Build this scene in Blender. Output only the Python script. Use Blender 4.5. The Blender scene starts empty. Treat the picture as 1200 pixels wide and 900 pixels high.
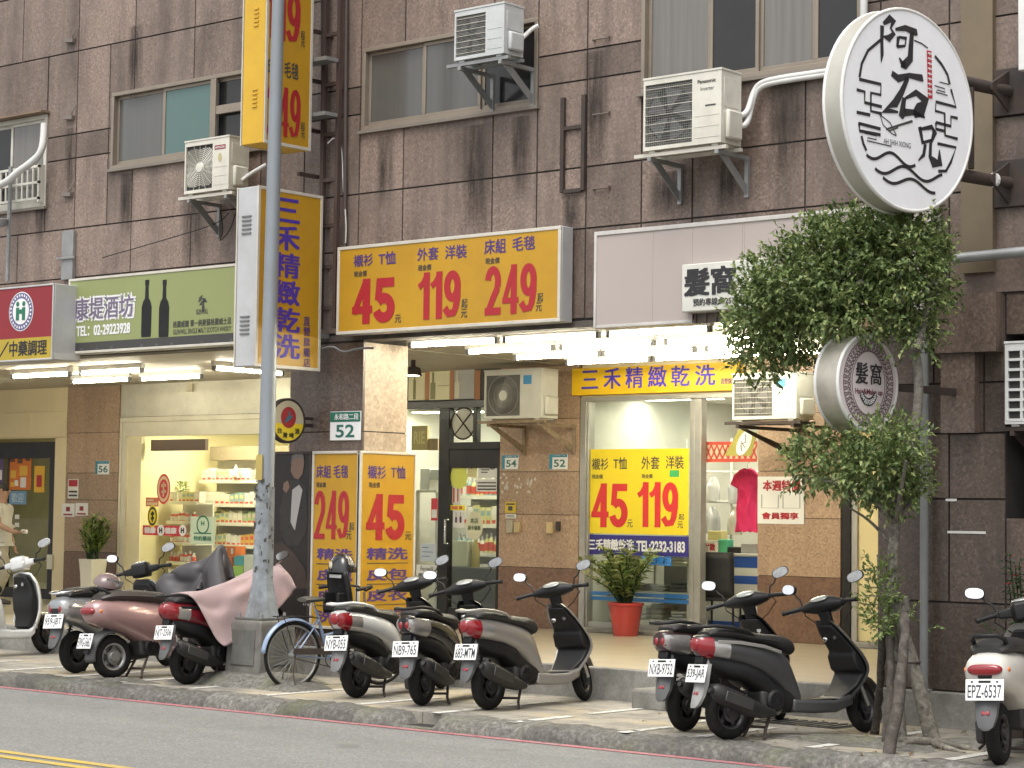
import bpy, bmesh, math, random
from mathutils import Vector, Matrix
R = math.radians
rnd = random.Random(7)
scene = bpy.context.scene
COL = scene.collection

# ------------------------------------------------------------------ camera
FPX, CAMH = 2500.0, 1.9
YAW, PITCH, ROLL = R(40.27), R(3.43), R(-0.753)
_f = Vector((-math.sin(YAW) * math.cos(PITCH), math.cos(YAW) * math.cos(PITCH), math.sin(PITCH)))
_r = Vector((math.cos(YAW), math.sin(YAW), 0))
_d = _f.cross(_r)
_c, _s = math.cos(ROLL), math.sin(ROLL)
CR = _c * _r + _s * _d
CD = -_s * _r + _c * _d
CF = _f
cam_data = bpy.data.cameras.new('camera')
cam_data.sensor_width = 36.0
cam_data.lens = FPX / 1200.0 * 36.0
cam_data.clip_start = 0.1
cam_data.clip_end = 2000.0
cam = bpy.data.objects.new('camera', cam_data)
COL.objects.link(cam)
cam.matrix_world = Matrix(((CR.x, -CD.x, -CF.x, 0), (CR.y, -CD.y, -CF.y, 0), (CR.z, -CD.z, -CF.z, CAMH), (0, 0, 0, 1)))
scene.camera = cam

# ------------------------------------------------------------------ world, sun, exposure (bright overcast, late afternoon)
world = bpy.data.worlds.new('World')
scene.world = world
world.use_nodes = True
wn, wl = world.node_tree.nodes, world.node_tree.links
bg = wn['Background']
sky = wn.new('ShaderNodeTexSky')
sky.sky_type = 'NISHITA'
sky.sun_disc = False
SUN_EL, SUN_ROT = R(64), R(165)
sky.sun_elevation = SUN_EL
sky.sun_rotation = SUN_ROT
sky.dust_density = 4.0
sky.air_density = 1.2
hs = wn.new('ShaderNodeHueSaturation')
hs.inputs['Saturation'].default_value = 0.10
wl.new(sky.outputs[0], hs.inputs['Color'])
wl.new(hs.outputs[0], bg.inputs['Color'])
bg.inputs['Strength'].default_value = 0.10
sun_data = bpy.data.lights.new('sun', 'SUN')
sun_data.energy = 0.8
sun_data.angle = R(35)
sun_data.color = (1.0, 0.94, 0.85)
sun = bpy.data.objects.new('sun', sun_data)
COL.objects.link(sun)
# direction to the sun; sky rotation is measured clockwise from +Y
_sd = Vector((math.sin(SUN_ROT) * math.cos(SUN_EL), math.cos(SUN_ROT) * math.cos(SUN_EL), math.sin(SUN_EL)))
sun.rotation_euler = _sd.to_track_quat('Z', 'Y').to_euler()
sun.location = (0, -10, 30)
vs = scene.view_settings
vs.view_transform = 'Standard'
vs.look = 'None'
vs.exposure = 1.30
vs.gamma = 1.0
vs.use_curve_mapping = False
scene.render.film_transparent = False
scene.cycles.max_bounces = 8
scene.cycles.diffuse_bounces = 4
scene.cycles.glossy_bounces = 4
scene.cycles.transparent_max_bounces = 12
scene.cycles.sample_clamp_indirect = 6.0
scene.cycles.caustics_reflective = False
scene.cycles.caustics_refractive = False

# ------------------------------------------------------------------ photo-to-plane measuring helpers (1200x900 photo)
def ray(px, py):
    return CR * ((px - 600) / FPX) + CD * ((py - 450) / FPX) + CF
def G(px, py, z=0.0):
    d = ray(px, py); return Vector((0, 0, CAMH)) + d * ((z - CAMH) / d.z)
def F(px, py, Y):
    d = ray(px, py); return Vector((0, 0, CAMH)) + d * (Y / d.y)
def S(px, py, X):
    d = ray(px, py); return Vector((0, 0, CAMH)) + d * (X / d.x)

# ------------------------------------------------------------------ objects
def tag(o, label=None, cat=None, group=None, kind=None):
    if label: o['label'] = label
    if cat: o['category'] = cat
    if group: o['group'] = group
    if kind: o['kind'] = kind
    return o
def thing(name, label, cat, loc=(0, 0, 0), rotz=0.0, group=None):
    o = bpy.data.objects.new(name, None)
    COL.objects.link(o)
    o.empty_display_size = 0.2
    o.location = loc
    o.rotation_euler = (0, 0, rotz)
    return tag(o, label, cat, group)
def wloc(o):
    v = Vector((0, 0, 0))
    while o is not None:
        v += o.location; o = o.parent
    return v
def copy_tree(o, parent=None):
    c = o.copy(); COL.objects.link(c)
    if parent is not None: c.parent = parent
    for ch in list(o.children): copy_tree(ch, c)
    return c

class MB:
    """collects simple shapes; build() links them as one mesh object"""
    def __init__(s): s.v = []; s.f = []; s.mi = []; s.tone = []; s.m = 0; s.t = 0.0; s.marks = []
    def add(s, verts, faces):
        b = len(s.v); s.v += [tuple(p) for p in verts]
        for f in faces:
            s.f.append([b + i for i in f]); s.mi.append(s.m); s.tone.append(s.t)
        return s
    def box(s, x0, x1, y0, y1, z0, z1):
        if x0 > x1: x0, x1 = x1, x0
        if y0 > y1: y0, y1 = y1, y0
        if z0 > z1: z0, z1 = z1, z0
        return s.add([(x0, y0, z0), (x1, y0, z0), (x1, y1, z0), (x0, y1, z0), (x0, y0, z1), (x1, y0, z1), (x1, y1, z1), (x0, y1, z1)],
                     [(0, 3, 2, 1), (4, 5, 6, 7), (0, 1, 5, 4), (1, 2, 6, 5), (2, 3, 7, 6), (3, 0, 4, 7)])
    def obox(s, c, size, rx=0, ry=0, rz=0):
        m = Matrix.Translation(c) @ Matrix.Rotation(rz, 4, 'Z') @ Matrix.Rotation(ry, 4, 'Y') @ Matrix.Rotation(rx, 4, 'X')
        a, b, d = [k / 2 for k in size]
        vs_ = [(-a, -b, -d), (a, -b, -d), (a, b, -d), (-a, b, -d), (-a, -b, d), (a, -b, d), (a, b, d), (-a, b, d)]
        return s.add([m @ Vector(p) for p in vs_], [(0, 3, 2, 1), (4, 5, 6, 7), (0, 1, 5, 4), (1, 2, 6, 5), (2, 3, 7, 6), (3, 0, 4, 7)])
    def bar(s, a, b, w, h=None, up=(0, 0, 1)):
        """rectangular bar from a to b"""
        h = h or w; a = Vector(a); b = Vector(b); t = (b - a).normalized(); u = Vector(up)
        if abs(t.dot(u)) > .95: u = Vector((0, 1, 0))
        n = t.cross(u).normalized(); k = n.cross(t)
        p = []
        for q in (a, b):
            for i, j in ((-1, -1), (1, -1), (1, 1), (-1, 1)):
                p.append(q + n * (i * w / 2) + k * (j * h / 2))
        return s.add(p, [(3, 2, 1, 0), (4, 5, 6, 7), (0, 1, 5, 4), (1, 2, 6, 5), (2, 3, 7, 6), (3, 0, 4, 7)])
    def prism(s, poly, axis, d0, d1):
        """poly in the two other axes (ordered), extruded along axis"""
        n = len(poly)
        def mk(a, b, d):
            return {'x': (d, a, b), 'y': (a, d, b), 'z': (a, b, d)}[axis]
        vs_ = [mk(a, b, d0) for a, b in poly] + [mk(a, b, d1) for a, b in poly]
        return s.add(vs_, [tuple(range(n))[::-1], tuple(range(n, 2 * n))] + [(i, (i + 1) % n, n + (i + 1) % n, n + i) for i in range(n)])
    def loft(s, rings, cap0=True, cap1=True, closed=False):
        n = len(rings[0]); vs_ = [p for r in rings for p in r]; fs = []
        m = len(rings)
        for k in range(m if closed else m - 1):
            k2 = (k + 1) % m
            for i in range(n):
                j = (i + 1) % n
                fs.append((k * n + i, k * n + j, k2 * n + j, k2 * n + i))
        if not closed:
            if cap0: fs.append(tuple(range(n))[::-1])
            if cap1: fs.append(tuple((m - 1) * n + i for i in range(n)))
        return s.add(vs_, fs)
    def tube(s, pts, r, n=8, cap=True):
        pts = [Vector(p) for p in pts]; rr = r if isinstance(r, (list, tuple)) else [r] * len(pts)
        rings = []; prev = None
        for i, p in enumerate(pts):
            t = (pts[min(i + 1, len(pts) - 1)] - pts[max(i - 1, 0)]).normalized()
            if prev is None:
                u = Vector((0, 0, 1)) if abs(t.z) < .9 else Vector((1, 0, 0))
                a = t.cross(u).normalized()
            else:
                a = (prev - t * prev.dot(t)).normalized()
            prev = a; b = t.cross(a)
            rings.append([p + a * (rr[i] * math.cos(2 * math.pi * k / n)) + b * (rr[i] * math.sin(2 * math.pi * k / n)) for k in range(n)])
        return s.loft(rings, cap, cap)
    def lathe(s, prof, n=24, o=(0, 0, 0), axis='z'):
        """prof: list of (radius, height)"""
        rings = []
        for r, h in prof:
            ring = []
            for k in range(n):
                a = 2 * math.pi * k / n
                x, y = r * math.cos(a), r * math.sin(a)
                p = {'z': (x, y, h), 'x': (h, x, y), 'y': (y, h, x)}[axis]
                ring.append((p[0] + o[0], p[1] + o[1], p[2] + o[2]))
            rings.append(ring)
        return s.loft(rings)
    def torus(s, c, R_, r, axis='x', n=32, k=10, a0=0, a1=None, sx=1.0):
        rings = []; full = a1 is None; a1 = 2 * math.pi if full else a1
        cnt = n if full else n + 1
        for i in range(cnt):
            a = a0 + (a1 - a0) * i / n
            ring = []
            for j in range(k):
                b = 2 * math.pi * j / k
                q = R_ + r * math.cos(b); h = r * sx * math.sin(b)
                x, y = q * math.cos(a), q * math.sin(a)
                p = {'x': (h, x, y), 'y': (x, h, y), 'z': (x, y, h)}[axis]
                ring.append((c[0] + p[0], c[1] + p[1], c[2] + p[2]))
            rings.append(ring)
        return s.loft(rings, closed=full)
    def ell(s, c, r, n=16, m=10, rot=None):
        rings = []
        for i in range(m + 1):
            t = math.pi * i / m; t = min(max(t, .02), math.pi - .02)
            ring = []
            for k in range(n):
                a = 2 * math.pi * k / n
                p = Vector((r[0] * math.sin(t) * math.cos(a), r[1] * math.sin(t) * math.sin(a), -r[2] * math.cos(t)))
                if rot is not None: p = rot @ p
                ring.append((c[0] + p.x, c[1] + p.y, c[2] + p.z))
            rings.append(ring)
        return s.loft(rings)
    def quad(s, a, b, c, d): return s.add([a, b, c, d], [(0, 1, 2, 3)])
    def grid(s, fn, nu, nv):
        vs_ = [fn(i / nu, j / nv) for i in range(nu + 1) for j in range(nv + 1)]
        return s.add(vs_, [(i * (nv + 1) + j, (i + 1) * (nv + 1) + j, (i + 1) * (nv + 1) + j + 1, i * (nv + 1) + j + 1) for i in range(nu) for j in range(nv)])
    def build(s, name, mats, parent=None, smooth=None, bevel=0.0, seg=2, local=False, subd=0, solid=0.0):
        if len(s.marks) > 1 and s.marks[0] == (0, 0):          # every word of a lettering is a mesh of its own
            ends = s.marks[1:] + [(len(s.v), len(s.f))]
            for (a, fa), (b, fb) in zip(s.marks, ends):
                q = MB(); q.v = s.v[a:b]; q.f = [[i - a for i in f] for f in s.f[fa:fb]]; q.mi = s.mi[fa:fb]; q.tone = s.tone[fa:fb]
                o = q.build(name, mats, parent, smooth, bevel, seg, local)
            return o
        me = bpy.data.meshes.new(name)
        off = Vector((0, 0, 0)) if (local or parent is None) else wloc(parent)
        me.from_pydata([(p[0] - off.x, p[1] - off.y, p[2] - off.z) for p in s.v], [], s.f)
        mats = mats if isinstance(mats, (list, tuple)) else [mats]
        for m in mats: me.materials.append(m)
        me.polygons.foreach_set('material_index', s.mi)
        at = me.attributes.new('tone', 'FLOAT', 'FACE')
        at.data.foreach_set('value', s.tone)
        bm = bmesh.new(); bm.from_mesh(me)
        bmesh.ops.recalc_face_normals(bm, faces=bm.faces) if len(bm.faces) < 6000 else None
        bm.to_mesh(me); bm.free()
        if smooth is not None or subd:
            me.shade_smooth()
            if not subd: me.set_sharp_from_angle(angle=R(smooth or 40))
        me.update()
        o = bpy.data.objects.new(name, me)
        COL.objects.link(o)
        if parent is not None: o.parent = parent
        if bevel:
            b = o.modifiers.new('bevel', 'BEVEL'); b.width = bevel; b.segments = seg; b.limit_method = 'ANGLE'; b.angle_limit = R(35)
            if smooth is None:
                me.shade_smooth(); me.set_sharp_from_angle(angle=R(50)); b.harden_normals = False
        if solid:
            b = o.modifiers.new('solid', 'SOLIDIFY'); b.thickness = solid; b.offset = 0
        if subd:
            b = o.modifiers.new('subd', 'SUBSURF'); b.levels = subd; b.render_levels = subd
        return o

# ------------------------------------------------------------------ materials
def M_new(name):
    m = bpy.data.materials.new(name); m.use_nodes = True
    nt = m.node_tree; return m, nt, nt.nodes['Principled BSDF']
def N(nt, typ, **kw):
    n = nt.nodes.new(typ)
    for k, v in kw.items():
        if k in n.inputs: n.inputs[k].default_value = v
        else: setattr(n, k, v)
    return n
def coord(nt, scale=None):
    tc = N(nt, 'ShaderNodeTexCoord')
    return tc.outputs['Object']
def ramp(nt, fac, stops):
    r = N(nt, 'ShaderNodeValToRGB'); e = r.color_ramp.elements
    while len(e) < len(stops): e.new(0.5)
    for i, (p, c) in enumerate(stops):
        e[i].position = p; e[i].color = (*c, 1) if len(c) == 3 else c
    nt.links.new(fac, r.inputs[0]); return r.outputs[0]
def mixc(nt, fac, a, b, mode='MIX'):
    n = N(nt, 'ShaderNodeMix', data_type='RGBA', blend_type=mode)
    for sock, val in ((n.inputs[0], fac), (n.inputs[6], a), (n.inputs[7], b)):
        if hasattr(val, 'type') and hasattr(val, 'is_linked'): nt.links.new(val, sock)
        elif isinstance(val, (int, float)): sock.default_value = val
        else: sock.default_value = (*val, 1) if len(val) == 3 else val
    return n.outputs[2]
def noise(nt, scale, detail=4, rough=.55, vec=None, stretch=None):
    n = N(nt, 'ShaderNodeTexNoise'); n.inputs['Scale'].default_value = scale
    n.inputs['Detail'].default_value = detail; n.inputs['Roughness'].default_value = rough
    v = vec or coord(nt)
    if stretch:
        mp = N(nt, 'ShaderNodeMapping'); mp.inputs['Scale'].default_value = stretch
        nt.links.new(v, mp.inputs[0]); v = mp.outputs[0]
    nt.links.new(v, n.inputs['Vector']); return n.outputs['Fac']
def bump(nt, bs, h, strength=.2, dist=.01):
    b = N(nt, 'ShaderNodeBump'); b.inputs['Strength'].default_value = strength; b.inputs['Distance'].default_value = dist
    nt.links.new(h, b.inputs['Height']); nt.links.new(b.outputs[0], bs.inputs['Normal'])
_mats = {}
def paint(name, c, rough=.45, dirt=.25, metal=0.0, coat=0.0, dirt_col=(.09, .08, .065), scale=3.0, spec=.5):
    """painted or plastic surface with uneven grime and a little gloss variation"""
    if name in _mats: return _mats[name]
    m, nt, bs = M_new(name)
    n1 = noise(nt, scale, 6, .65)
    f = ramp(nt, n1, [(.38, (0, 0, 0)), (.75, (dirt, dirt, dirt))])
    col = mixc(nt, f, c, dirt_col)
    nt.links.new(col, bs.inputs['Base Color'])
    n2 = noise(nt, scale * 9, 4)
    r = N(nt, 'ShaderNodeMapRange'); k = .25 if coat else 1; r.inputs[3].default_value = max(rough - .12 * k, .03); r.inputs[4].default_value = min(rough + .18 * k, 1)
    nt.links.new(n2, r.inputs[0]); nt.links.new(r.outputs[0], bs.inputs['Roughness'])
    bs.inputs['Metallic'].default_value = metal
    bs.inputs['Coat Weight'].default_value = coat
    bs.inputs['Coat Roughness'].default_value = .08
    bs.inputs['Specular IOR Level'].default_value = spec
    _mats[name] = m; return m
def emit(name, c, strength):
    m, nt, bs = M_new(name)
    bs.inputs['Base Color'].default_value = (*c, 1)
    bs.inputs['Emission Color'].default_value = (*c, 1)
    bs.inputs['Emission Strength'].default_value = strength
    return m
def glass(name, tint=(.93, .96, .94), refl=1.0, rough=.02):
    m, nt, bs = M_new(name)
    nt.nodes.remove(bs)
    out = nt.nodes['Material Output']
    tr = N(nt, 'ShaderNodeBsdfTransparent', Color=(*tint, 1))
    gl = N(nt, 'ShaderNodeBsdfGlossy', Roughness=rough)
    lw = N(nt, 'ShaderNodeLayerWeight', Blend=.5)
    pw = N(nt, 'ShaderNodeMath', operation='POWER'); pw.inputs[1].default_value = 5
    nt.links.new(lw.outputs['Facing'], pw.inputs[0])
    mu = N(nt, 'ShaderNodeMath', operation='MULTIPLY_ADD'); mu.inputs[1].default_value = .9 * refl; mu.inputs[2].default_value = .035 * refl
    nt.links.new(pw.outputs[0], mu.inputs[0])
    mx = N(nt, 'ShaderNodeMixShader')
    nt.links.new(mu.outputs[0], mx.inputs[0]); nt.links.new(tr.outputs[0], mx.inputs[1]); nt.links.new(gl.outputs[0], mx.inputs[2])
    nt.links.new(mx.outputs[0], out.inputs[0]); return m
def folds(name, c1, c2, rough=.3):
    """blurred curtain folds seen through dusty glass"""
    m, nt, bs = M_new(name)
    n = noise(nt, 5, 3, .5, None, (3.5, 3.5, .12)); n2 = noise(nt, 1.2, 4)
    c = mixc(nt, ramp(nt, n, [(.35, (0, 0, 0)), (.62, (1, 1, 1))]), c1, c2)
    c = mixc(nt, ramp(nt, n2, [(.4, (0, 0, 0)), (.75, (.5, .5, .5))]), c, c1)
    nt.links.new(c, bs.inputs['Base Color']); bs.inputs['Roughness'].default_value = rough
    bs.inputs['Coat Weight'].default_value = .5; bs.inputs['Coat Roughness'].default_value = .05
    return m
def granite(name, base, light, dark, rough=.45, fleck=26.0, streak=.35, stain=(.05, .042, .036)):
    """speckled stone cladding; the per-face 'tone' attribute shifts each panel; rain streaks run down it"""
    m, nt, bs = M_new(name)
    co = coord(nt)
    v = N(nt, 'ShaderNodeTexVoronoi', Scale=fleck); nt.links.new(co, v.inputs['Vector'])
    n1 = noise(nt, fleck * .9, 5, .7, co)
    sp = N(nt, 'ShaderNodeSeparateColor'); nt.links.new(v.outputs['Color'], sp.inputs[0])
    c1 = ramp(nt, sp.outputs[0], [(.0, dark), (.3, base), (.68, base), (1, light)])
    c2 = ramp(nt, n1, [(.32, dark), (.5, base), (.7, light)])
    c = mixc(nt, .5, c1, c2)
    at = N(nt, 'ShaderNodeAttribute', attribute_name='tone')
    mr = N(nt, 'ShaderNodeMapRange'); mr.inputs[1].default_value = -1; mr.inputs[3].default_value = .62; mr.inputs[4].default_value = 1.38
    nt.links.new(at.outputs['Fac'], mr.inputs[0])
    c = mixc(nt, 1.0, c, mr.outputs[0], 'MULTIPLY')
    n3 = noise(nt, 1.3, 6, .65, co, (2.2, 2.2, .35))
    f3 = ramp(nt, n3, [(.44, (0, 0, 0)), (.68, (min(streak * 1.3, .95),) * 3)])
    c = mixc(nt, f3, c, stain)
    n4 = noise(nt, .9, 5, .6, co)
    f4 = ramp(nt, n4, [(.4, (0, 0, 0)), (.7, (streak * .5,) * 3)])
    c = mixc(nt, f4, c, light)
    nt.links.new(c, bs.inputs['Base Color'])
    rr = N(nt, 'ShaderNodeMapRange'); rr.inputs[3].default_value = rough - .1; rr.inputs[4].default_value = rough + .15
    nt.links.new(n1, rr.inputs[0]); nt.links.new(rr.outputs[0], bs.inputs['Roughness'])
    bump(nt, bs, n1, .12, .004)
    return m

BLACK = paint('black plastic', (.010, .010, .011), .5, .14, dirt_col=(.05, .047, .043), spec=.35)
BLACKG = paint('glossy black paint', (.012, .012, .014), .22, .05, coat=.6, dirt_col=(.06, .055, .05))
RUBBER = paint('tyre rubber', (.009, .009, .009), .8, .35, dirt_col=(.04, .037, .032), scale=14, spec=.25)
RIMD = paint('dark alloy rim', (.03, .03, .031), .45, .3, metal=.3, dirt_col=(.07, .065, .06))
SEATM = paint('seat vinyl', (.013, .013, .014), .5, .2, scale=9)
CHROME = paint('chrome', (.75, .75, .74), .16, .1, metal=1.0)
ALU = paint('aluminium', (.55, .55, .54), .38, .25, metal=.9)
STEEL = paint('galvanised steel', (.33, .34, .34), .5, .4, metal=.5)
IRON = paint('rusty black iron', (.035, .03, .028), .7, .5, dirt_col=(.1, .05, .03), scale=8)
WHITEP = paint('white paint', (.74, .74, .72), .4, .22)
CREAMP = paint('aged white casing', (.68, .66, .58), .45, .35, dirt_col=(.2, .18, .13))
GREYP = paint('grey plastic', (.16, .16, .165), .5, .25)
MIRROR = paint('mirror glass', (.88, .9, .93), .03, .0, metal=1.0)
REDL = paint('red lamp lens', (.24, .006, .012), .12, .1, coat=.8)
CLEARL = paint('clear lamp lens', (.42, .41, .40), .12, .25, metal=.5, coat=.8, scale=14)
ORANGEL = paint('amber lamp lens', (.65, .18, .03), .15, .1, coat=.6)
PLATEM = paint('number plate enamel', (.8, .8, .78), .4, .12)
INKB = paint('black ink', (.02, .02, .024), .5, .1)
YEL = paint('yellow sign vinyl', (.50, .275, .014), .42, .4, dirt_col=(.26, .13, .015), scale=1.6)
YELIN = paint('bright yellow sign vinyl', (.85, .66, .02), .42, .1, dirt_col=(.5, .3, .02))
REDINK = paint('red sign vinyl', (.37, .015, .022), .45, .15, dirt_col=(.3, .03, .03))
PURPLE = paint('violet sign vinyl', (.075, .035, .19), .5, .25, dirt_col=(.1, .06, .06))
BLUEINK = paint('blue sign vinyl', (.06, .035, .45), .45, .1)
NAVY = paint('navy sign vinyl', (.03, .025, .2), .45, .1)
WHITEV = paint('white sign vinyl', (.78, .78, .78), .4, .12)
GLASS = glass('shop glass')
PAPERW = paint('white paper', (.72, .72, .68), .7, .1)

# ------------------------------------------------------------------ lettering: text curves turned into flat meshes
def _textmesh(body, bold):
    cu = bpy.data.curves.new('lettering', 'FONT'); cu.body = body; cu.offset = bold; cu.resolution_u = 3
    cu.space_line = .95
    cu.align_x = 'CENTER'
    o = bpy.data.objects.new('lettering', cu); COL.objects.link(o)
    dg = bpy.context.evaluated_depsgraph_get()
    me = bpy.data.meshes.new_from_object(o.evaluated_get(dg))
    vs_ = [v.co.copy() for v in me.vertices]; fs = [list(p.vertices) for p in me.polygons]
    bpy.data.objects.remove(o); bpy.data.curves.remove(cu); bpy.data.meshes.remove(me)
    return vs_, fs
_tc = {}
def text_into(mb, body, frame, u0, u1, v0, v1, lift=.004, bold=0.0, stretch=True):
    """fit body into the rectangle (u0..u1, v0..v1) of frame = (origin, u, v, normal)"""
    mb.marks.append((len(mb.v), len(mb.f)))
    if bold >= .04 and all(ch in '12459' for ch in body):
        return digits(mb, body, frame, u0, u1, v0, v1, lift)
    cjk = any(ord(ch) > 0x2e80 for ch in body)
    key = (body, 0 if cjk else bold)
    if key not in _tc: _tc[key] = _textmesh(*key)
    vs_, fs = _tc[key]
    if not vs_: return
    xs = [p.x for p in vs_]; ys = [p.y for p in vs_]
    a, b, c, d = min(xs), max(xs), min(ys), max(ys)
    o, u, v, n = frame
    sx, sy = (u1 - u0) / max(b - a, 1e-6), (v1 - v0) / max(d - c, 1e-6)
    ou, ov = u0, v0
    if not stretch:
        k = min(sx, sy); ou = (u0 + u1) / 2 - k * (b - a) / 2; ov = (v0 + v1) / 2 - k * (d - c) / 2; sx = sy = k
    # heavier weight: the same glyphs laid again a hair to each side and a hair further out
    k = bold * 1.3 if cjk else 0
    for i, (e, g) in enumerate(((0, 0), (k, k * .6), (-k, -k * .6), (k, -k * .6), (-k, k * .6)) if k else ((0, 0),)):
        mb.add([o + u * (ou + (p.x - a + e) * sx) + v * (ov + (p.y - c + g) * sy) + n * (lift + i * .0003) for p in vs_], fs)
def digits(mb, body, frame, u0, u1, v0, v1, lift):
    """heavy condensed sign painter's figures"""
    n = len(body); wts = [.66 if ch == '1' else 1 for ch in body]; gap = .10
    unit = (u1 - u0) / (sum(wts) + gap * (n - 1)); x = u0; H = v1 - v0
    for ch, wt in zip(body, wts):
        W = unit * wt; s = min(.37 * unit, .25 * H); k = 0
        def st(pts, w=s):
            nonlocal k
            ribbon(mb, frame, [(x + a * W, v0 + b * H) for a, b in pts], w, lift + k * .0004); k += 1
        hs = s / W / 2; vs2 = s / H / 2
        def arc(cx, cy, rx, ry, a0, a1, m=18): return [(cx + rx * math.cos(R(a0 + (a1 - a0) * i / m)), cy + ry * math.sin(R(a0 + (a1 - a0) * i / m))) for i in range(m + 1)]
        if ch == '1':
            xx = 1 - hs; st([(xx, 0), (xx, 1)]); st([(.0, .70), (.35, .765), (1 - hs, .94)], s * .75)
        elif ch == '4':
            st([(.70, 0), (.70, 1)]); st([(0, .20 + vs2), (1, .20 + vs2)], s * .72); st([(.66, .93), (.40, .62), (.10, .24)], s * .72)
        elif ch == '5':
            st([(.14, 1 - vs2), (.95, 1 - vs2)], s * .9); st([(.26, .98), (.18, .50)], s * .85)
            st(arc(.46, .33, .54 - hs, .33 - vs2, 140, -165))
        elif ch == '9':
            st(arc(.5, .67, .5 - hs, .33 - vs2, 0, 360, 26)); st([(1 - hs, .70), (1 - hs, .45), (.90 - hs, .22), (.60, .06 + vs2 * .6), (.28, vs2 * 1.1), (.07, .22)], s * .95)
        elif ch == '2':
            st(arc(.5, .68, .5 - hs, .32 - vs2, 172, -28)); st([(.80, .56), (.50, .33), (.20, .06)], s * .95); st([(0.0, vs2), (1, vs2)], s * .95)
        x += W + gap * unit
X_, Y_, Z_ = Vector((1, 0, 0)), Vector((0, 1, 0)), Vector((0, 0, 1))
def frontframe(Y): return (Vector((0, Y, 0)), X_, Z_, -Y_)
def sideframe(X): return (Vector((X, 0, 0)), Y_, Z_, X_)
def textF(mb, body, Y, xl, xr, yt, yb, lift=.004, bold=0.0):
    """lettering on the plane Y = const, facing the street, measured in the photo"""
    ym = (yt + yb) / 2; xm = (xl + xr) / 2
    text_into(mb, body, frontframe(Y), F(xl, ym, Y).x, F(xr, ym, Y).x, F(xm, yb, Y).z, F(xm, yt, Y).z, lift, bold)
def textS(mb, body, X, xl, xr, yt, yb, lift=.004, bold=0.0):
    ym = (yt + yb) / 2; xm = (xl + xr) / 2
    text_into(mb, body, sideframe(X), S(xl, ym, X).y, S(xr, ym, X).y, S(xm, yb, X).z, S(xm, yt, X).z, lift, bold)
# ------------------------------------------------------------------ layout (metres): street runs along X, the shops stand at larger Y
YC = 13.80      # kerb line
SWZ = 0.12      # pavement level
YST = 16.25     # edge of the raised arcade floor
FL = 0.42       # arcade floor level
YW = 16.35      # street face of the building
YS = 21.2       # shop fronts at the back of the arcade
CEIL = 3.78

# ------------------------------------------------------------------ materials of the setting
def asphalt():
    m, nt, bs = M_new('asphalt')
    co = coord(nt)
    v = N(nt, 'ShaderNodeTexVoronoi', Scale=70.0); nt.links.new(co, v.inputs['Vector'])
    sp = N(nt, 'ShaderNodeSeparateColor'); nt.links.new(v.outputs['Color'], sp.inputs[0])
    c = ramp(nt, sp.outputs[0], [(0, (.15, .15, .144)), (.5, (.195, .195, .187)), (.85, (.23, .23, .22)), (1, (.32, .32, .305))])
    n = noise(nt, .55, 6, .6, co, (.35, 1.6, 1))
    c = mixc(nt, ramp(nt, n, [(.35, (0, 0, 0)), (.7, (.45, .45, .45))]), c, (.12, .12, .116))
    n2 = noise(nt, 2.4, 5, .7, co)
    c = mixc(nt, ramp(nt, n2, [(.5, (0, 0, 0)), (.72, (.3, .3, .3))]), c, (.25, .245, .23))
    nt.links.new(c, bs.inputs['Base Color']); bs.inputs['Roughness'].default_value = .85
    # hairline cracks and oil drips
    vc = N(nt, 'ShaderNodeTexVoronoi', Scale=.55); vc.feature = 'DISTANCE_TO_EDGE'
    n4 = N(nt, 'ShaderNodeTexNoise', Scale=2.5, Detail=5); nt.links.new(co, n4.inputs['Vector'])
    nt.links.new(mixc(nt, .16, co, n4.outputs['Color']), vc.inputs['Vector'])
    c = mixc(nt, ramp(nt, vc.outputs['Distance'], [(0, (.14, .14, .14)), (.008, (0, 0, 0))]), c, (.06, .06, .058))
    c = mixc(nt, ramp(nt, noise(nt, 1.1, 3, .5, co), [(.66, (0, 0, 0)), (.74, (.4, .4, .4))]), c, (.07, .07, .068))
    nt.links.new(c, bs.inputs['Base Color'])
    bump(nt, bs, v.outputs['Distance'], .5, .006)
    return m
def paving():
    m, nt, bs = M_new('worn paving')
    co = coord(nt)
    br = N(nt, 'ShaderNodeTexBrick'); br.inputs['Scale'].default_value = 1.0
    br.inputs['Brick Width'].default_value = .6; br.inputs['Row Height'].default_value = .3; br.inputs['Mortar Size'].default_value = .008
    br.inputs['Color1'].default_value = (.40, .365, .30, 1); br.inputs['Color2'].default_value = (.31, .29, .25, 1); br.inputs['Mortar'].default_value = (.10, .095, .085, 1)
    br.inputs['Bias'].default_value = .1
    nt.links.new(co, br.inputs['Vector'])
    n = noise(nt, 1.7, 7, .68, co)
    c = mixc(nt, ramp(nt, n, [(.36, (0, 0, 0)), (.62, (.8, .8, .8))]), br.outputs['Color'], (.15, .14, .125))
    n2 = noise(nt, .9, 5, .6, co, (1, 1.7, 1))
    c = mixc(nt, ramp(nt, n2, [(.48, (0, 0, 0)), (.66, (.75, .75, .75))]), c, (.50, .41, .25))
    n3 = noise(nt, 5.5, 6, .7, co)
    c = mixc(nt, ramp(nt, n3, [(.5, (0, 0, 0)), (.7, (.6, .6, .6))]), c, (.47, .44, .39))
    n5 = noise(nt, 60, 3, .6, co)
    c = mixc(nt, ramp(nt, n5, [(.35, (.35, .35, .35)), (.6, (0, 0, 0))]), c, (.11, .105, .095))
    nt.links.new(c, bs.inputs['Base Color']); bs.inputs['Roughness'].default_value = .75
    bump(nt, bs, n3, .3, .01)
    return m
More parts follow.
